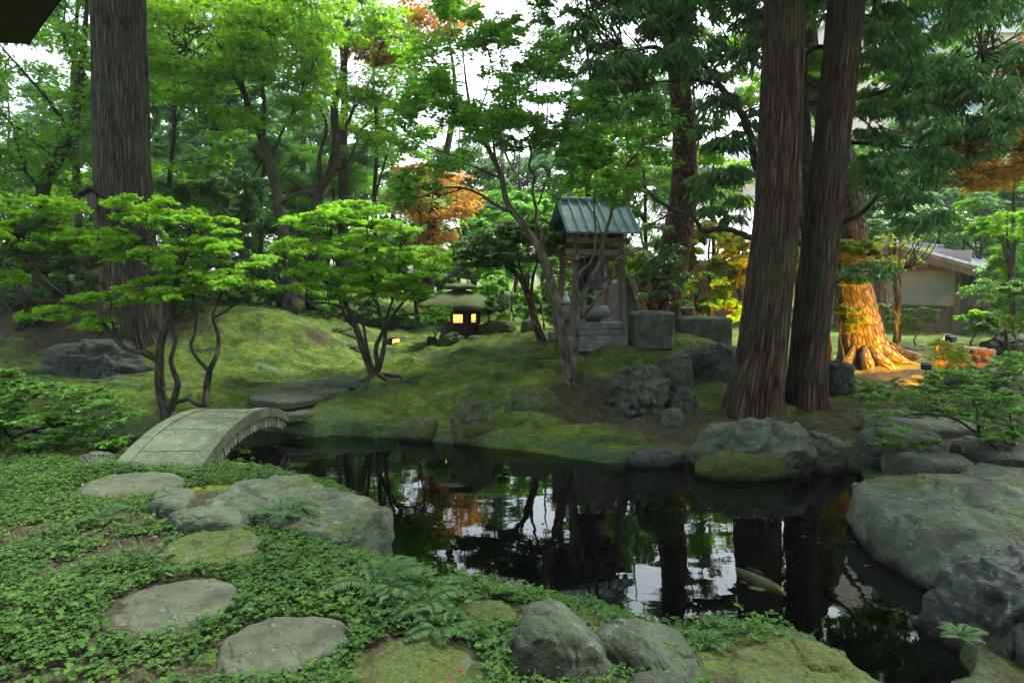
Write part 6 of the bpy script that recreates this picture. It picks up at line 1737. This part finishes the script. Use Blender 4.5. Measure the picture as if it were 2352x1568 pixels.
def ground_cover():
    rg = np.random.default_rng(77)
    mb = MB()
    def patch(x0, x1, y0, y1, per_m2, size, lift, thresh, seed, smin=.02):
        n = int((x1 - x0) * (y1 - y0) * per_m2)
        P = np.column_stack([rg.uniform(x0, x1, n), rg.uniform(y0, y1, n)])
        # only what the frame or a step beside it could see
        P = P[np.abs(P[:, 0]) < P[:, 1] * .95 + .6]
        z, s = terr(P)
        dn = fbm(np.column_stack([P * 1.5, np.zeros(len(P))]), 3, seed)
        dn2 = fbm(np.column_stack([P * 5, np.zeros(len(P))]), 2, seed + 3)
        worn = .16 * np.exp(-(((P - g(40, 1290)[:2]) / .9) ** 2).sum(1))
        dn = dn - worn
        ok = (s > smin) & ~in_foot(P, .97) & (dn + .5 * dn2 + rg.normal(0, .18, len(P)) > thresh)
        P, z, dn = P[ok], z[ok], dn[ok]
        k = len(P)
        h = np.abs(rg.normal(.6, .35, k)) * lift * (1 + .8 * dn)
        base = np.column_stack([P, z + .012 + h])
        az = rg.uniform(0, 6.283, k)
        sz = size * rg.uniform(.45, 1.65, k)
        for j in range(3):
            a = az + j * 2.094 + rg.normal(0, .15, k)
            d = np.column_stack([np.cos(a), np.sin(a), rg.normal(.12, .22, k)])
            nr = np.column_stack([rg.normal(0, .3, k), rg.normal(0, .3, k), np.ones(k)])
            put_leaves(mb, base, d, nr, sz, sz * .85, 'o')
    patch(-4.6, 1.2, 2.2, 6.3, 3000, .017, .045, -.42, 3)
    patch(-3.2, 1.6, 2.2, 4.6, 700, .024, .06, .10, 9)
    patch(-5.5, -2.0, 4.5, 6.6, 600, .022, .04, .0, 13)
    patch(.2, 2.2, 2.6, 3.9, 1700, .016, .035, -.15, 17)
    patch(3.4, 6.0, 5.0, 8.5, 250, .03, .05, .0, 23)
    patch(-5.5, 3.0, 8.6, 10.2, 60, .03, .03, .12, 29, .05)
    o = mb.build('ground_cover', M['clover'], smooth=False)
    tag(o, 'low ground cover of small clover-like leaves over the left foreground', 'ground cover', kind='stuff')
ground_cover()

def grass_blades():
    rg = np.random.default_rng(81)
    mb = MB()
    n = 9000
    P = np.column_stack([rg.uniform(-4.6, 2.0, n), rg.uniform(2.2, 6.3, n)])
    z, s = terr(P)
    w = fbm(np.column_stack([P * 2.2, np.zeros(n)]), 3, 63)
    ok = (s > .02) & ~in_foot(P) & (w + rg.normal(0, .15, n) > .12)
    P, z = P[ok], z[ok]; k = len(P)
    a = rg.uniform(0, 6.283, k)
    d = np.column_stack([np.cos(a), np.sin(a), rg.uniform(.5, 1.6, k)])
    nr = np.column_stack([-np.cos(a), -np.sin(a), np.full(k, .6)])
    sz = rg.uniform(.05, .11, k)
    put_leaves(mb, np.column_stack([P, z]), d, nr, sz, sz * .09, 'd')
    tag(mb.build('grass_blades', M['fern'], smooth=False), 'thin grass blades standing among the ground cover', 'grass', kind='stuff')
grass_blades()

def moss_tufts():
    """short upright moss and grass tips that break up the bank and mound outlines"""
    rg = np.random.default_rng(78)
    mb = MB()
    n = 150000
    P = np.column_stack([rg.uniform(-6.5, 6.5, n), rg.uniform(7.6, 12.8, n)])
    P = P[np.abs(P[:, 0]) < P[:, 1] * .85]
    z, s = terr(P)
    dn = fbm(np.column_stack([P * 1.2, np.zeros(len(P))]), 4, 91) + .5 * fbm(np.column_stack([P * 6, np.zeros(len(P))]), 2, 5)
    ok = (s > .03) & ~in_foot(P) & (dn + rg.normal(0, .2, len(P)) > .0)
    P, z = P[ok], z[ok]; k = len(P)
    a = rg.uniform(0, 6.283, k)
    d = np.column_stack([np.cos(a) * .8, np.sin(a) * .8, rg.uniform(.2, .9, k)])
    nr = np.column_stack([rg.normal(0, .4, k), rg.normal(0, .4, k), np.ones(k)])
    sz = rg.uniform(.010, .026, k)
    put_leaves(mb, np.column_stack([P, z - .004]), d, nr, sz, sz * .45, 'd')
    tag(mb.build('moss_tufts', M['moss_tip'], smooth=False), 'short moss tufts on the mound and the far bank', 'moss', kind='stuff')
M['moss_tip'] = leaf_mat('moss_tip', [(0.0, (0.03, 0.05, 0.008)), (0.5, (0.09, 0.125, 0.015)), (1.0, (0.19, 0.22, 0.025))], 0.25, 0.8, 0.1)
moss_tufts()

def fallen_leaves():
    rg = np.random.default_rng(79)
    mb = MB()
    n = 1500
    P = np.column_stack([rg.uniform(-5, 6.5, n), rg.uniform(8.4, 13, n)])
    Q = np.column_stack([rg.uniform(-4, 2, 500), rg.uniform(2.4, 6, 500)])
    P = np.vstack([P, Q])
    z, s = terr(P)
    w = fbm(np.column_stack([P * .8, np.zeros(len(P))]), 2, 14)
    ok = (s > .05) & (w > -.05) & (rg.random(len(P)) < .5)
    P, z = P[ok], z[ok]; k = len(P)
    a = rg.uniform(0, 6.283, k)
    d = np.column_stack([np.cos(a), np.sin(a), rg.normal(.05, .15, k)])
    nr = np.column_stack([rg.normal(0, .3, k), rg.normal(0, .3, k), np.ones(k)])
    sz = rg.uniform(.03, .07, k)
    put_leaves(mb, np.column_stack([P, z + .015]), d, nr, sz, sz * .6, 'o')
    tag(mb.build('fallen_leaves', M['litter'], smooth=False), 'scattered brown and pink fallen leaves on the moss', 'fallen leaves', kind='stuff')
fallen_leaves()

def floating_leaves():
    rg = np.random.default_rng(80)
    mb = MB()
    P = np.column_stack([rg.uniform(-4, 4, 420), rg.uniform(4.0, 9.0, 420)])
    s = pond_sd(P)
    w = fbm(np.column_stack([P * .9, np.zeros(len(P))]), 2, 6)
    P = P[(s < -.1) & ((s > -.35) | (w > .25)) & (rg.random(len(P)) < .55)]; k = len(P)
    a = rg.uniform(0, 6.283, k)
    d = np.column_stack([np.cos(a), np.sin(a), np.zeros(k)])
    nr = np.column_stack([rg.normal(0, .05, k), rg.normal(0, .05, k), np.ones(k)])
    sz = rg.uniform(.02, .05, k)
    put_leaves(mb, np.column_stack([P, np.full(k, .004)]), d, nr, sz, sz * .6, 'o')
    tag(mb.build('floating_leaves', M['litter'], smooth=False), 'small brown leaves floating on the dark pond', 'floating leaves', kind='stuff')
floating_leaves()

# ferns ---------------------------------------------------------------
def fern_mesh(seed, nf=7, Ln=.32):
    rg = np.random.default_rng(seed)
    mbS, mbL = MB(), MB()
    for f in range(nf):
        a = f * 6.283 / nf + rg.uniform(-.3, .3); L_ = Ln * rg.uniform(.7, 1.15); up = rg.uniform(.5, 1.0)
        t = np.linspace(0, 1, 12)
        r = L_ * t * (.95); z = L_ * (up * t - .75 * up * t ** 2.2) + .02
        P = np.column_stack([r * math.cos(a), r * math.sin(a), z])
        mbS.sticks(P[:-1], P[1:], .0022, .0014)
        tt = np.linspace(.16, .985, 22)
        B = np.column_stack([np.interp(tt, t, P[:, i]) for i in range(3)])
        tg = np.column_stack([np.gradient(B[:, i]) for i in range(3)]); tg /= np.linalg.norm(tg, axis=1)[:, None]
        sd = np.array([-math.sin(a), math.cos(a), 0])
        wl = L_ * .30 * np.sin(np.clip(tt * 1.05, 0, 1) * math.pi * .92 + .12) ** .8 + .006
        nr = np.cross(tg, sd); nr *= np.sign(nr[:, 2])[:, None]
        for s in (-1, 1):
            d = sd * s + tg * .45 + np.array([0, 0, -.12]) + rg.normal(0, .05, (22, 3))
            put_leaves(mbL, B, d, nr, wl, np.full(22, L_ * .052), 'd')
    return mbS, mbL
ferns = [((232, 1200), .30, 'small fern at the left among the ground cover below the bridge'), ((655, 1188), .42, 'pale fern growing on the long slab rock'), ((760, 1250), .30, 'fern hanging over the tip of the slab rock'),
         ((860, 1362), .46, 'arching fern at the pond edge below the slab rock'), ((960, 1408), .40, 'fern at the water edge left of the moss cushion'), ((560, 1262), .22, 'small fern beside the mossy rounded stepping stone'),
         ((1462, 1512), .22, 'upright little fern beside the low grey rock'), ((1150, 1478), .22, 'fern at the foot of the cracked front boulder'), ((2205, 1468), .2, 'fern frond sticking out from the corner strata rock'),
         ((2320, 1262), .34, 'fern under the edge of the huge bank slab'), ((740, 1310), .26, 'fern beside the small dark half-sunk rock'), ((205, 1065), .22, 'fern behind the small rock at the bridge foot'), ((1010, 1450), .3, 'fern spreading over the moss hump'),
         ((420, 1240), .22, 'low fern left of the mossy rounded stepping stone'), ((1620, 1482), .2, 'tiny fern between the front rocks'), ((470, 1082), .2, 'little fern at the right foot of the bridge'), ((700, 970), .2, 'fern on the far bank at the end of the bridge')]
fp = []
for k, (px, sz, lab) in enumerate(ferns):
    p = g(*px, dmin=2.2)
    # stand on whatever stone lies there
    if k < 3:
        mbS, mbL = fern_mesh(k + 1)
        r = empty('fern', p)
        s_ = mbS.build('stalks', M['fern'], r); l_ = mbL.build('fronds', M['fern'], r, smooth=False)
        fp.append((s_, l_))
    else:
        r = empty('fern', p)
        for src in fp[k % 3]:
            c = src.copy(); COL.objects.link(c); c.parent = r
    r.rotation_euler = (0, 0, k * 1.9); q = sz / .32 * .68; r.scale = (q, q, q)
    tag(r, lab, 'fern', 'ferns round the pond')
    if px in ((655, 1188),): r.location = gz(*px, .47)
    if px in ((2205, 1468),): r.location = gz(*px, .30)

# broad-leaved herb clumps
def herb(name, label, px, n, size, leaf, spread, h, seed):
    rg = np.random.default_rng(seed)
    p = g(*px, dmin=2.2)
    mbS, mbL = MB(), MB()
    a = rg.uniform(0, 6.283, n); r_ = spread * np.sqrt(rg.random(n))
    tip = np.column_stack([r_ * np.cos(a), r_ * np.sin(a), h * rg.uniform(.5, 1, n)])
    mbS.sticks(tip * np.array([.3, .3, 0]) - [0, 0, .04], tip, .003, .002)
    d = np.column_stack([np.cos(a), np.sin(a), rg.normal(-.1, .25, n)])
    nr = np.column_stack([rg.normal(0, .3, n), rg.normal(0, .3, n), np.ones(n)])
    put_leaves(mbL, tip, d, nr, size * rg.uniform(.7, 1.2, n), size * .5 * np.ones(n), 'o')
    r = empty(name, p, label, 'plant')
    mbS.build('stems', M[leaf], r); mbL.build('leaves', M[leaf], r, smooth=False)
herb('herb', 'broad-leaved herb clump above the oval stepping stone', (300, 1325), 34, .075, 'fern', .26, .10, 1)
herb('herb', 'large-leaved plant at the water edge left of the moss cushion', (930, 1395), 14, .10, 'fern', .16, .15, 2)
herb('herb', 'broad-leaved plant in front of the moss cushion', (1030, 1440), 12, .08, 'fern', .14, .11, 3)
herb('herb', 'leafy clump at the left edge of the foreground', (90, 1395), 30, .07, 'clover', .28, .10, 4)

# azaleas: whorled leaves on woody stems ----------------------------------
AZ = dict(aspect=.42, elev=(.25, .45), droop=.1, tilt=.45, twigs=8, twig_r=.003, hang=-.1, flat=.6, jit=.05)
def azalea(label, limbs, ells, dens, size=.042, leaf='azalea', bark='dark_bark'):
    return tree('azalea_bush', label, 'shrub', limbs, ells, leaf, bark, size, dens, seg0=8, per=6, bough=.006, tpl='d', **AZ)
azalea('leafy azalea bush at the left edge overhanging the water by the bridge',
       [([(-40, 1060, 7.0), (20, 1010, 6.9), (70, 990, 6.8), (130, 975, 6.8), (200, 960, 6.8)], .03, .008), ([(20, 1010, 6.9), (0, 950, 6.8), (40, 900, 6.9)], .02, .006), ([(70, 990, 6.8), (150, 1000, 6.7), (240, 1000, 6.7)], .016, .005), ([(20, 1012, 6.9), (80, 1030, 6.6), (160, 1035, 6.6)], .014, .005)],
       [(120, 930, 160, 46, 6.9, .5, 40, 30, .5), (220, 955, 95, 40, 6.8, .4, 20, 28, .4), (60, 1000, 110, 40, 6.7, .4, 22, 28, .5), (210, 1010, 90, 22, 6.7, .3, 10, 26, .4), (20, 890, 80, 40, 7.1, .4, 12, 30, .5), (-60, 960, 100, 90, 6.9, .5, 22, 34, .6)], 1.5)
azalea('sparse azalea with twisted bare stems on the right bank',
       [([(2400, 1095, 6.4), (2330, 1055, 6.4), (2250, 1000, 6.4), (2190, 960, 6.5), (2120, 950, 6.6)], .028, .006), ([(2330, 1055, 6.4), (2250, 1070, 6.2), (2170, 1085, 6.2), (2090, 1050, 6.3), (2030, 1020, 6.4)], .016, .005), ([(2390, 1090, 6.4), (2300, 1100, 6.2), (2200, 1105, 6.1), (2130, 1080, 6.1)], .013, .004), ([(2250, 1000, 6.4), (2240, 930, 6.5), (2200, 890, 6.6)], .014, .005), ([(2340, 1060, 6.4), (2330, 970, 6.4), (2300, 900, 6.4)], .018, .006)],
       [(2070, 930, 95, 34, 6.7, .4, 18, 28, .4), (2240, 930, 100, 40, 6.5, .4, 18, 28, .4), (2080, 1005, 80, 24, 6.4, .3, 9, 26, .4), (2310, 960, 80, 70, 6.4, .4, 16, 30, .5), (2190, 880, 90, 26, 6.8, .4, 10, 26, .4)], .75)
azalea('dense azalea in the right corner of the bank behind the ledge stones',
       [([(2300, 960, 8.6), (2300, 910, 8.6), (2260, 870, 8.6), (2220, 850, 8.6)], .025, .006), ([(2300, 910, 8.6), (2340, 860, 8.6), (2380, 830, 8.6)], .02, .006)],
       [(2310, 855, 100, 40, 8.6, .6, 26, 30, .6), (2200, 870, 60, 22, 8.6, .4, 8, 26, .5)], 1.1, .05)
azalea('low leafy seedling row beside the plank on the lamplit ground',
       [([(2080, 930, 10), (2080, 900, 10), (2060, 885, 10)], .012, .005), ([(2080, 905, 10), (2110, 885, 10)], .01, .004)],
       [(2050, 888, 80, 18, 10, .4, 14, 22, .5), (2140, 900, 40, 14, 9.8, .3, 6, 20, .5)], 1.0, .055)
azalea('small leafy bush in front of the log stack',
       [([(2170, 870, 11.5), (2172, 840, 11.5), (2160, 815, 11.5)], .012, .005), ([(2172, 845, 11.5), (2190, 825, 11.5)], .01, .004)],
       [(2168, 822, 40, 34, 11.5, .15, 18, 22, .7)], 1.6, .055, 'dark_shrub')

# koi -----------------------------------------------------------------------
def koi():
    m, nt, out = new_mat('koi_skin')
    tc = N(nt, 'ShaderNodeTexCoord'); sp = N(nt, 'ShaderNodeSeparateXYZ'); L(nt, tc.outputs['Object'], sp.inputs[0])
    n = noise_n(nt, tc.outputs['Object'], 14.0, 4.0)
    vo = N(nt, 'ShaderNodeTexVoronoi'); vo.inputs['Scale'].default_value = 70; L(nt, tc.outputs['Object'], vo.inputs['Vector'])
    back = ramp(nt, math_(nt, 'ADD', math_(nt, 'MULTIPLY', n, .7), math_(nt, 'MULTIPLY', vo.outputs[0], .3)), [(.3, (.24, .27, .24)), (.7, (.44, .46, .40))])
    side = mixc(nt, ramp(nt, math_(nt, 'ADD', math_(nt, 'MULTIPLY', sp.outputs['Z'], 6.0), .35), [(.2, (1, 1, 1)), (.55, (0, 0, 0))]), back, (.55, .42, .22))
    head = ramp(nt, math_(nt, 'ADD', sp.outputs['X'], math_(nt, 'MULTIPLY', n, .06)), [(.215, (0, 0, 0)), (.25, (1, 1, 1))])
    c = mixc(nt, head, side, (.5, .30, .10))
    p = N(nt, 'ShaderNodeBsdfPrincipled'); p.inputs['Roughness'].default_value = .35
    L(nt, c, p.inputs['Base Color']); L(nt, p.outputs[0], out.inputs[0])
    z = -.085
    a, b = gz(1655, 1283, z), gz(1806, 1360, z)
    Ln = np.linalg.norm(b - a); yaw = math.atan2(b[1] - a[1], b[0] - a[0])
    root = empty('koi', (a + b) / 2, 'grey-green koi with an orange head swimming just under the surface', 'fish', rz=yaw)
    s = Ln / .62
    x = np.array([-.22, -.20, -.14, -.06, .02, .10, .17, .22, .26, .29, .305, .31]) * 1.0
    wd = .78 * np.array([.012, .016, .026, .042, .054, .06, .058, .05, .04, .027, .014, .003])
    ht = .85 * np.array([.022, .026, .034, .05, .062, .066, .062, .054, .042, .028, .014, .003])
    bend = .035 * np.sin((x - .3) * 5.5) * (0.31 - x) / .5
    a_ = np.linspace(0, 2 * math.pi, 24, endpoint=False)
    V = np.stack([np.repeat(x[:, None], 24, 1), bend[:, None] + wd[:, None] * np.cos(a_), ht[:, None] * np.sin(a_) - .02], -1) * s
    i = np.arange(11)[:, None] * 24; j = np.arange(24)[None]
    q = np.stack([i + j, i + (j + 1) % 24, i + 24 + (j + 1) % 24, i + 24 + j], -1).reshape(-1, 4)[:, ::-1]
    mb = MB(); mb.add(V.reshape(-1, 3), [q, np.arange(24)[None], (np.arange(23, -1, -1) + 11 * 24)[None]])
    o = mb.build('body', m, root); md = o.modifiers.new('smooth', 'SUBSURF'); md.levels = 1; md.render_levels = 2
    fm = plain_mat('koi_fin', [(.3, (.45, .36, .24)), (.7, (.62, .52, .38))], 30, rough=.5)
    def fin(name, pts, thick=.004):
        P = np.array(pts) * s; n = len(P); up = np.array([0, 0, thick * s])
        if name == 'dorsal_fin': up = np.array([0, thick * s, 0])
        MB().add(np.vstack([P, P + up]), [np.arange(n)[None], np.arange(2 * n - 1, n - 1, -1)[None], np.array([[k, (k + 1) % n, n + (k + 1) % n, n + k] for k in range(n)])]).build(name, fm, root, smooth=False)
    fin('pectoral_fin', [(.19, -.05, -.03), (.17, -.085, -.035), (.11, -.115, -.04), (.07, -.11, -.04), (.10, -.07, -.035), (.14, -.05, -.03)])
    fin('pectoral_fin', [(.19, .05, -.03), (.14, .05, -.03), (.10, .07, -.035), (.07, .11, -.04), (.11, .115, -.04), (.17, .085, -.035)])
    fin('pelvic_fin', [(.03, -.045, -.05), (.0, -.075, -.05), (-.04, -.08, -.05), (-.02, -.04, -.05)])
    b0 = bend[0]
    fin('tail_fin', [(-.20, b0 - .010, -.02), (-.27, b0 - .05, -.03), (-.33, b0 - .06, -.035), (-.29, b0 + .01, -.025), (-.31, b0 + .06, -.02), (-.25, b0 + .04, -.02), (-.20, b0 + .012, -.02)])
    fin('dorsal_fin', [(.10, .012, .042), (.06, .006, .058), (-.02, -.004, .05), (-.06, -.01, .036), (.0, .0, .035)])
    for sy in (-1, 1):
        MB().lathe([(0, -.006), (.005, -.004), (.0065, 0), (.005, .004), (0, .006)], 10, c=np.array([.262, sy * .036, .006]) * s).build('eye', M['black'], root)
koi()

# lamp that lights the old trunk --------------------------------------------
def flood(p, aim, energy, angle, label, name, size=1.0, col=(1.0, .37, .025)):
    garden_lamp('garden_lamp', label, p, aim, size=size)
    d = np.asarray(aim) - p; h = np.array([d[0], d[1], 0]); h /= np.linalg.norm(h)
    l = bpy.data.lights.new(name, 'SPOT'); l.energy = energy; l.color = col; l.spot_size = math.radians(angle); l.spot_blend = .9; l.shadow_soft_size = .05
    o = bpy.data.objects.new(name, l); COL.objects.link(o); s_ = p + h * .17 * size + np.array([0, 0, .2 * size]); o.location = s_
    o.rotation_euler = (Vector(aim) - Vector(s_)).to_track_quat('-Z', 'Y').to_euler()

def on_ground(px, d):
    q = at(px, 800, d); q[2] = H(q[0], q[1]); return q
flood(on_ground(2178, 11.9) + np.array([0, 0, .42]), at(1990, 775, 13.3), 190, 130, 'black garden floodlight in the leaves aimed at the glowing trunk', 'trunk_flood', 1.0)
flood(on_ground(1765, 12.4), at(1670, 620, 14.6), 300, 95, 'garden floodlight hidden behind the twin cedars aimed at the golden shrubs', 'shrub_flood')
flood(on_ground(2130, 9.9) + np.array([0, 0, .2]), at(2105, 868, 12.0), 170, 84, 'small garden floodlight among azalea leaves aimed at the log stack', 'log_flood', .8)

# small things -----------------------------------------------------------
def fallen_branch(label, pts, r):
    P = []
    for (x, y) in pts:
        q = g(x, y); P.append(q + np.array([0, 0, r * .7]))
    P = catmull(P, 6)
    mb = MB(); mb.tube(P, np.linspace(r, r * .45, len(P)), 8)
    k = len(P) // 2
    mb.sticks([P[k], P[-4]], [P[k] + np.array([.12, .05, .05]), P[-4] + np.array([-.06, .1, .03])], r * .4, r * .2)
    tag(mb.build('fallen_branch', M['pale_bark']), label, 'branch')
fallen_branch('pale dead branch lying on the moss left of the camellia foot', [(1175, 832), (1210, 826), (1250, 826), (1285, 822)], .022)
fallen_branch('thin dark twig on the bare earth in front of the pitted rock', [(1500, 948), (1530, 962), (1560, 985), (1590, 990)], .010)
fallen_branch('dead stick on the mossy rock at the bottom edge', [(1690, 1518), (1720, 1520), (1750, 1522)], .008)

def roofed_box():
    p = at(214, 480, 11.6)
    r = empty('roofed_box', p, 'small dark roofed box fixed at the left side of the grey cedar', 'nesting box', rz=.2)
    MB().box((.02, 0, .12), (.16, .2, .26), bevel=.008).build('box', M['dark_timber'], r, smooth=False)
    mb = MB()
    for s in (-1, 1):
        a = .55 * s
        mb.box((.02 + s * .11, 0, .30), (.27, .30, .022), rot=np.array([[math.cos(a), 0, math.sin(a)], [0, 1, 0], [-math.sin(a), 0, math.cos(a)]]))
    mb.build('roof', M['black'], r, smooth=False)
roofed_box()

# ------------------------------------------------------------------ evening air
def build_haze():
    m, nt, out = new_mat('pale_air')
    v = N(nt, 'ShaderNodeVolumePrincipled')
    v.inputs['Color'].default_value = (0.90, 0.97, 0.93, 1)
    v.inputs['Density'].default_value = HAZE
    v.inputs['Anisotropy'].default_value = 0.3
    L(nt, v.outputs[0], out.inputs['Volume'])
    x0, x1, y0, y1, z0, z1 = -150, 150, -150, 150, -2.2, 27.0
    mb = MB(); mb.box(((x0 + x1) / 2, (y0 + y1) / 2, (z0 + z1) / 2), (x1 - x0, y1 - y0, z1 - z0))
    tag(mb.build('haze', m, smooth=False), kind='stuff')
HAZE = 0.0006
build_haze()

# ------------------------------------------------------------------ light, sky, camera
w = bpy.data.worlds.new('World'); SC.world = w; w.use_nodes = True
nt = w.node_tree
bg = nt.nodes['Background']
sky = nt.nodes.new('ShaderNodeTexSky'); sky.sky_type = 'NISHITA'; sky.sun_disc = False
SUN_EL, SUN_ROT = math.radians(63), math.radians(46)
sky.sun_elevation = SUN_EL; sky.sun_rotation = SUN_ROT
sky.air_density = 1.0; sky.dust_density = 3.0; sky.ozone_density = 1.0
hs = nt.nodes.new('ShaderNodeHueSaturation'); hs.inputs['Saturation'].default_value = 0.45
nt.links.new(sky.outputs[0], hs.inputs['Color']); nt.links.new(hs.outputs[0], bg.inputs[0]); bg.inputs[1].default_value = 0.10
sun = bpy.data.lights.new('sun', 'SUN'); sun.energy = 1.5; sun.angle = math.radians(25); sun.color = (1.0, 0.97, 0.9)
so = bpy.data.objects.new('sun', sun); COL.objects.link(so)
# light comes from the sun direction used in the sky (rotation measured from +Y)
sd = Vector((math.sin(SUN_ROT) * math.cos(SUN_EL), math.cos(SUN_ROT) * math.cos(SUN_EL), math.sin(SUN_EL)))
so.rotation_euler = (-sd).to_track_quat('-Z', 'Y').to_euler()
so.location = (0, 0, 30)

cam = bpy.data.cameras.new('camera'); co = bpy.data.objects.new('camera', cam); COL.objects.link(co)
cam.sensor_width = 36.0; cam.lens = 36.0 * F / 2352.0; cam.clip_start = 0.05; cam.clip_end = 500
co.location = (0, 0, CAMZ); co.rotation_euler = (math.pi / 2 - TH, 0, 0)
SC.camera = co
SC.view_settings.view_transform = 'Standard'; SC.view_settings.look = 'None'
SC.view_settings.exposure = 2.9; SC.view_settings.gamma = 1.0
SC.render.engine = 'CYCLES'
cy = SC.cycles
cy.use_denoising = True
try:
    cy.denoiser = 'OPENIMAGEDENOISE'; cy.denoising_input_passes = 'RGB_ALBEDO_NORMAL'
except Exception:
    pass
cy.max_bounces = 7; cy.diffuse_bounces = 3; cy.glossy_bounces = 3; cy.transmission_bounces = 3; cy.transparent_max_bounces = 6
cy.sample_clamp_indirect = 6.0
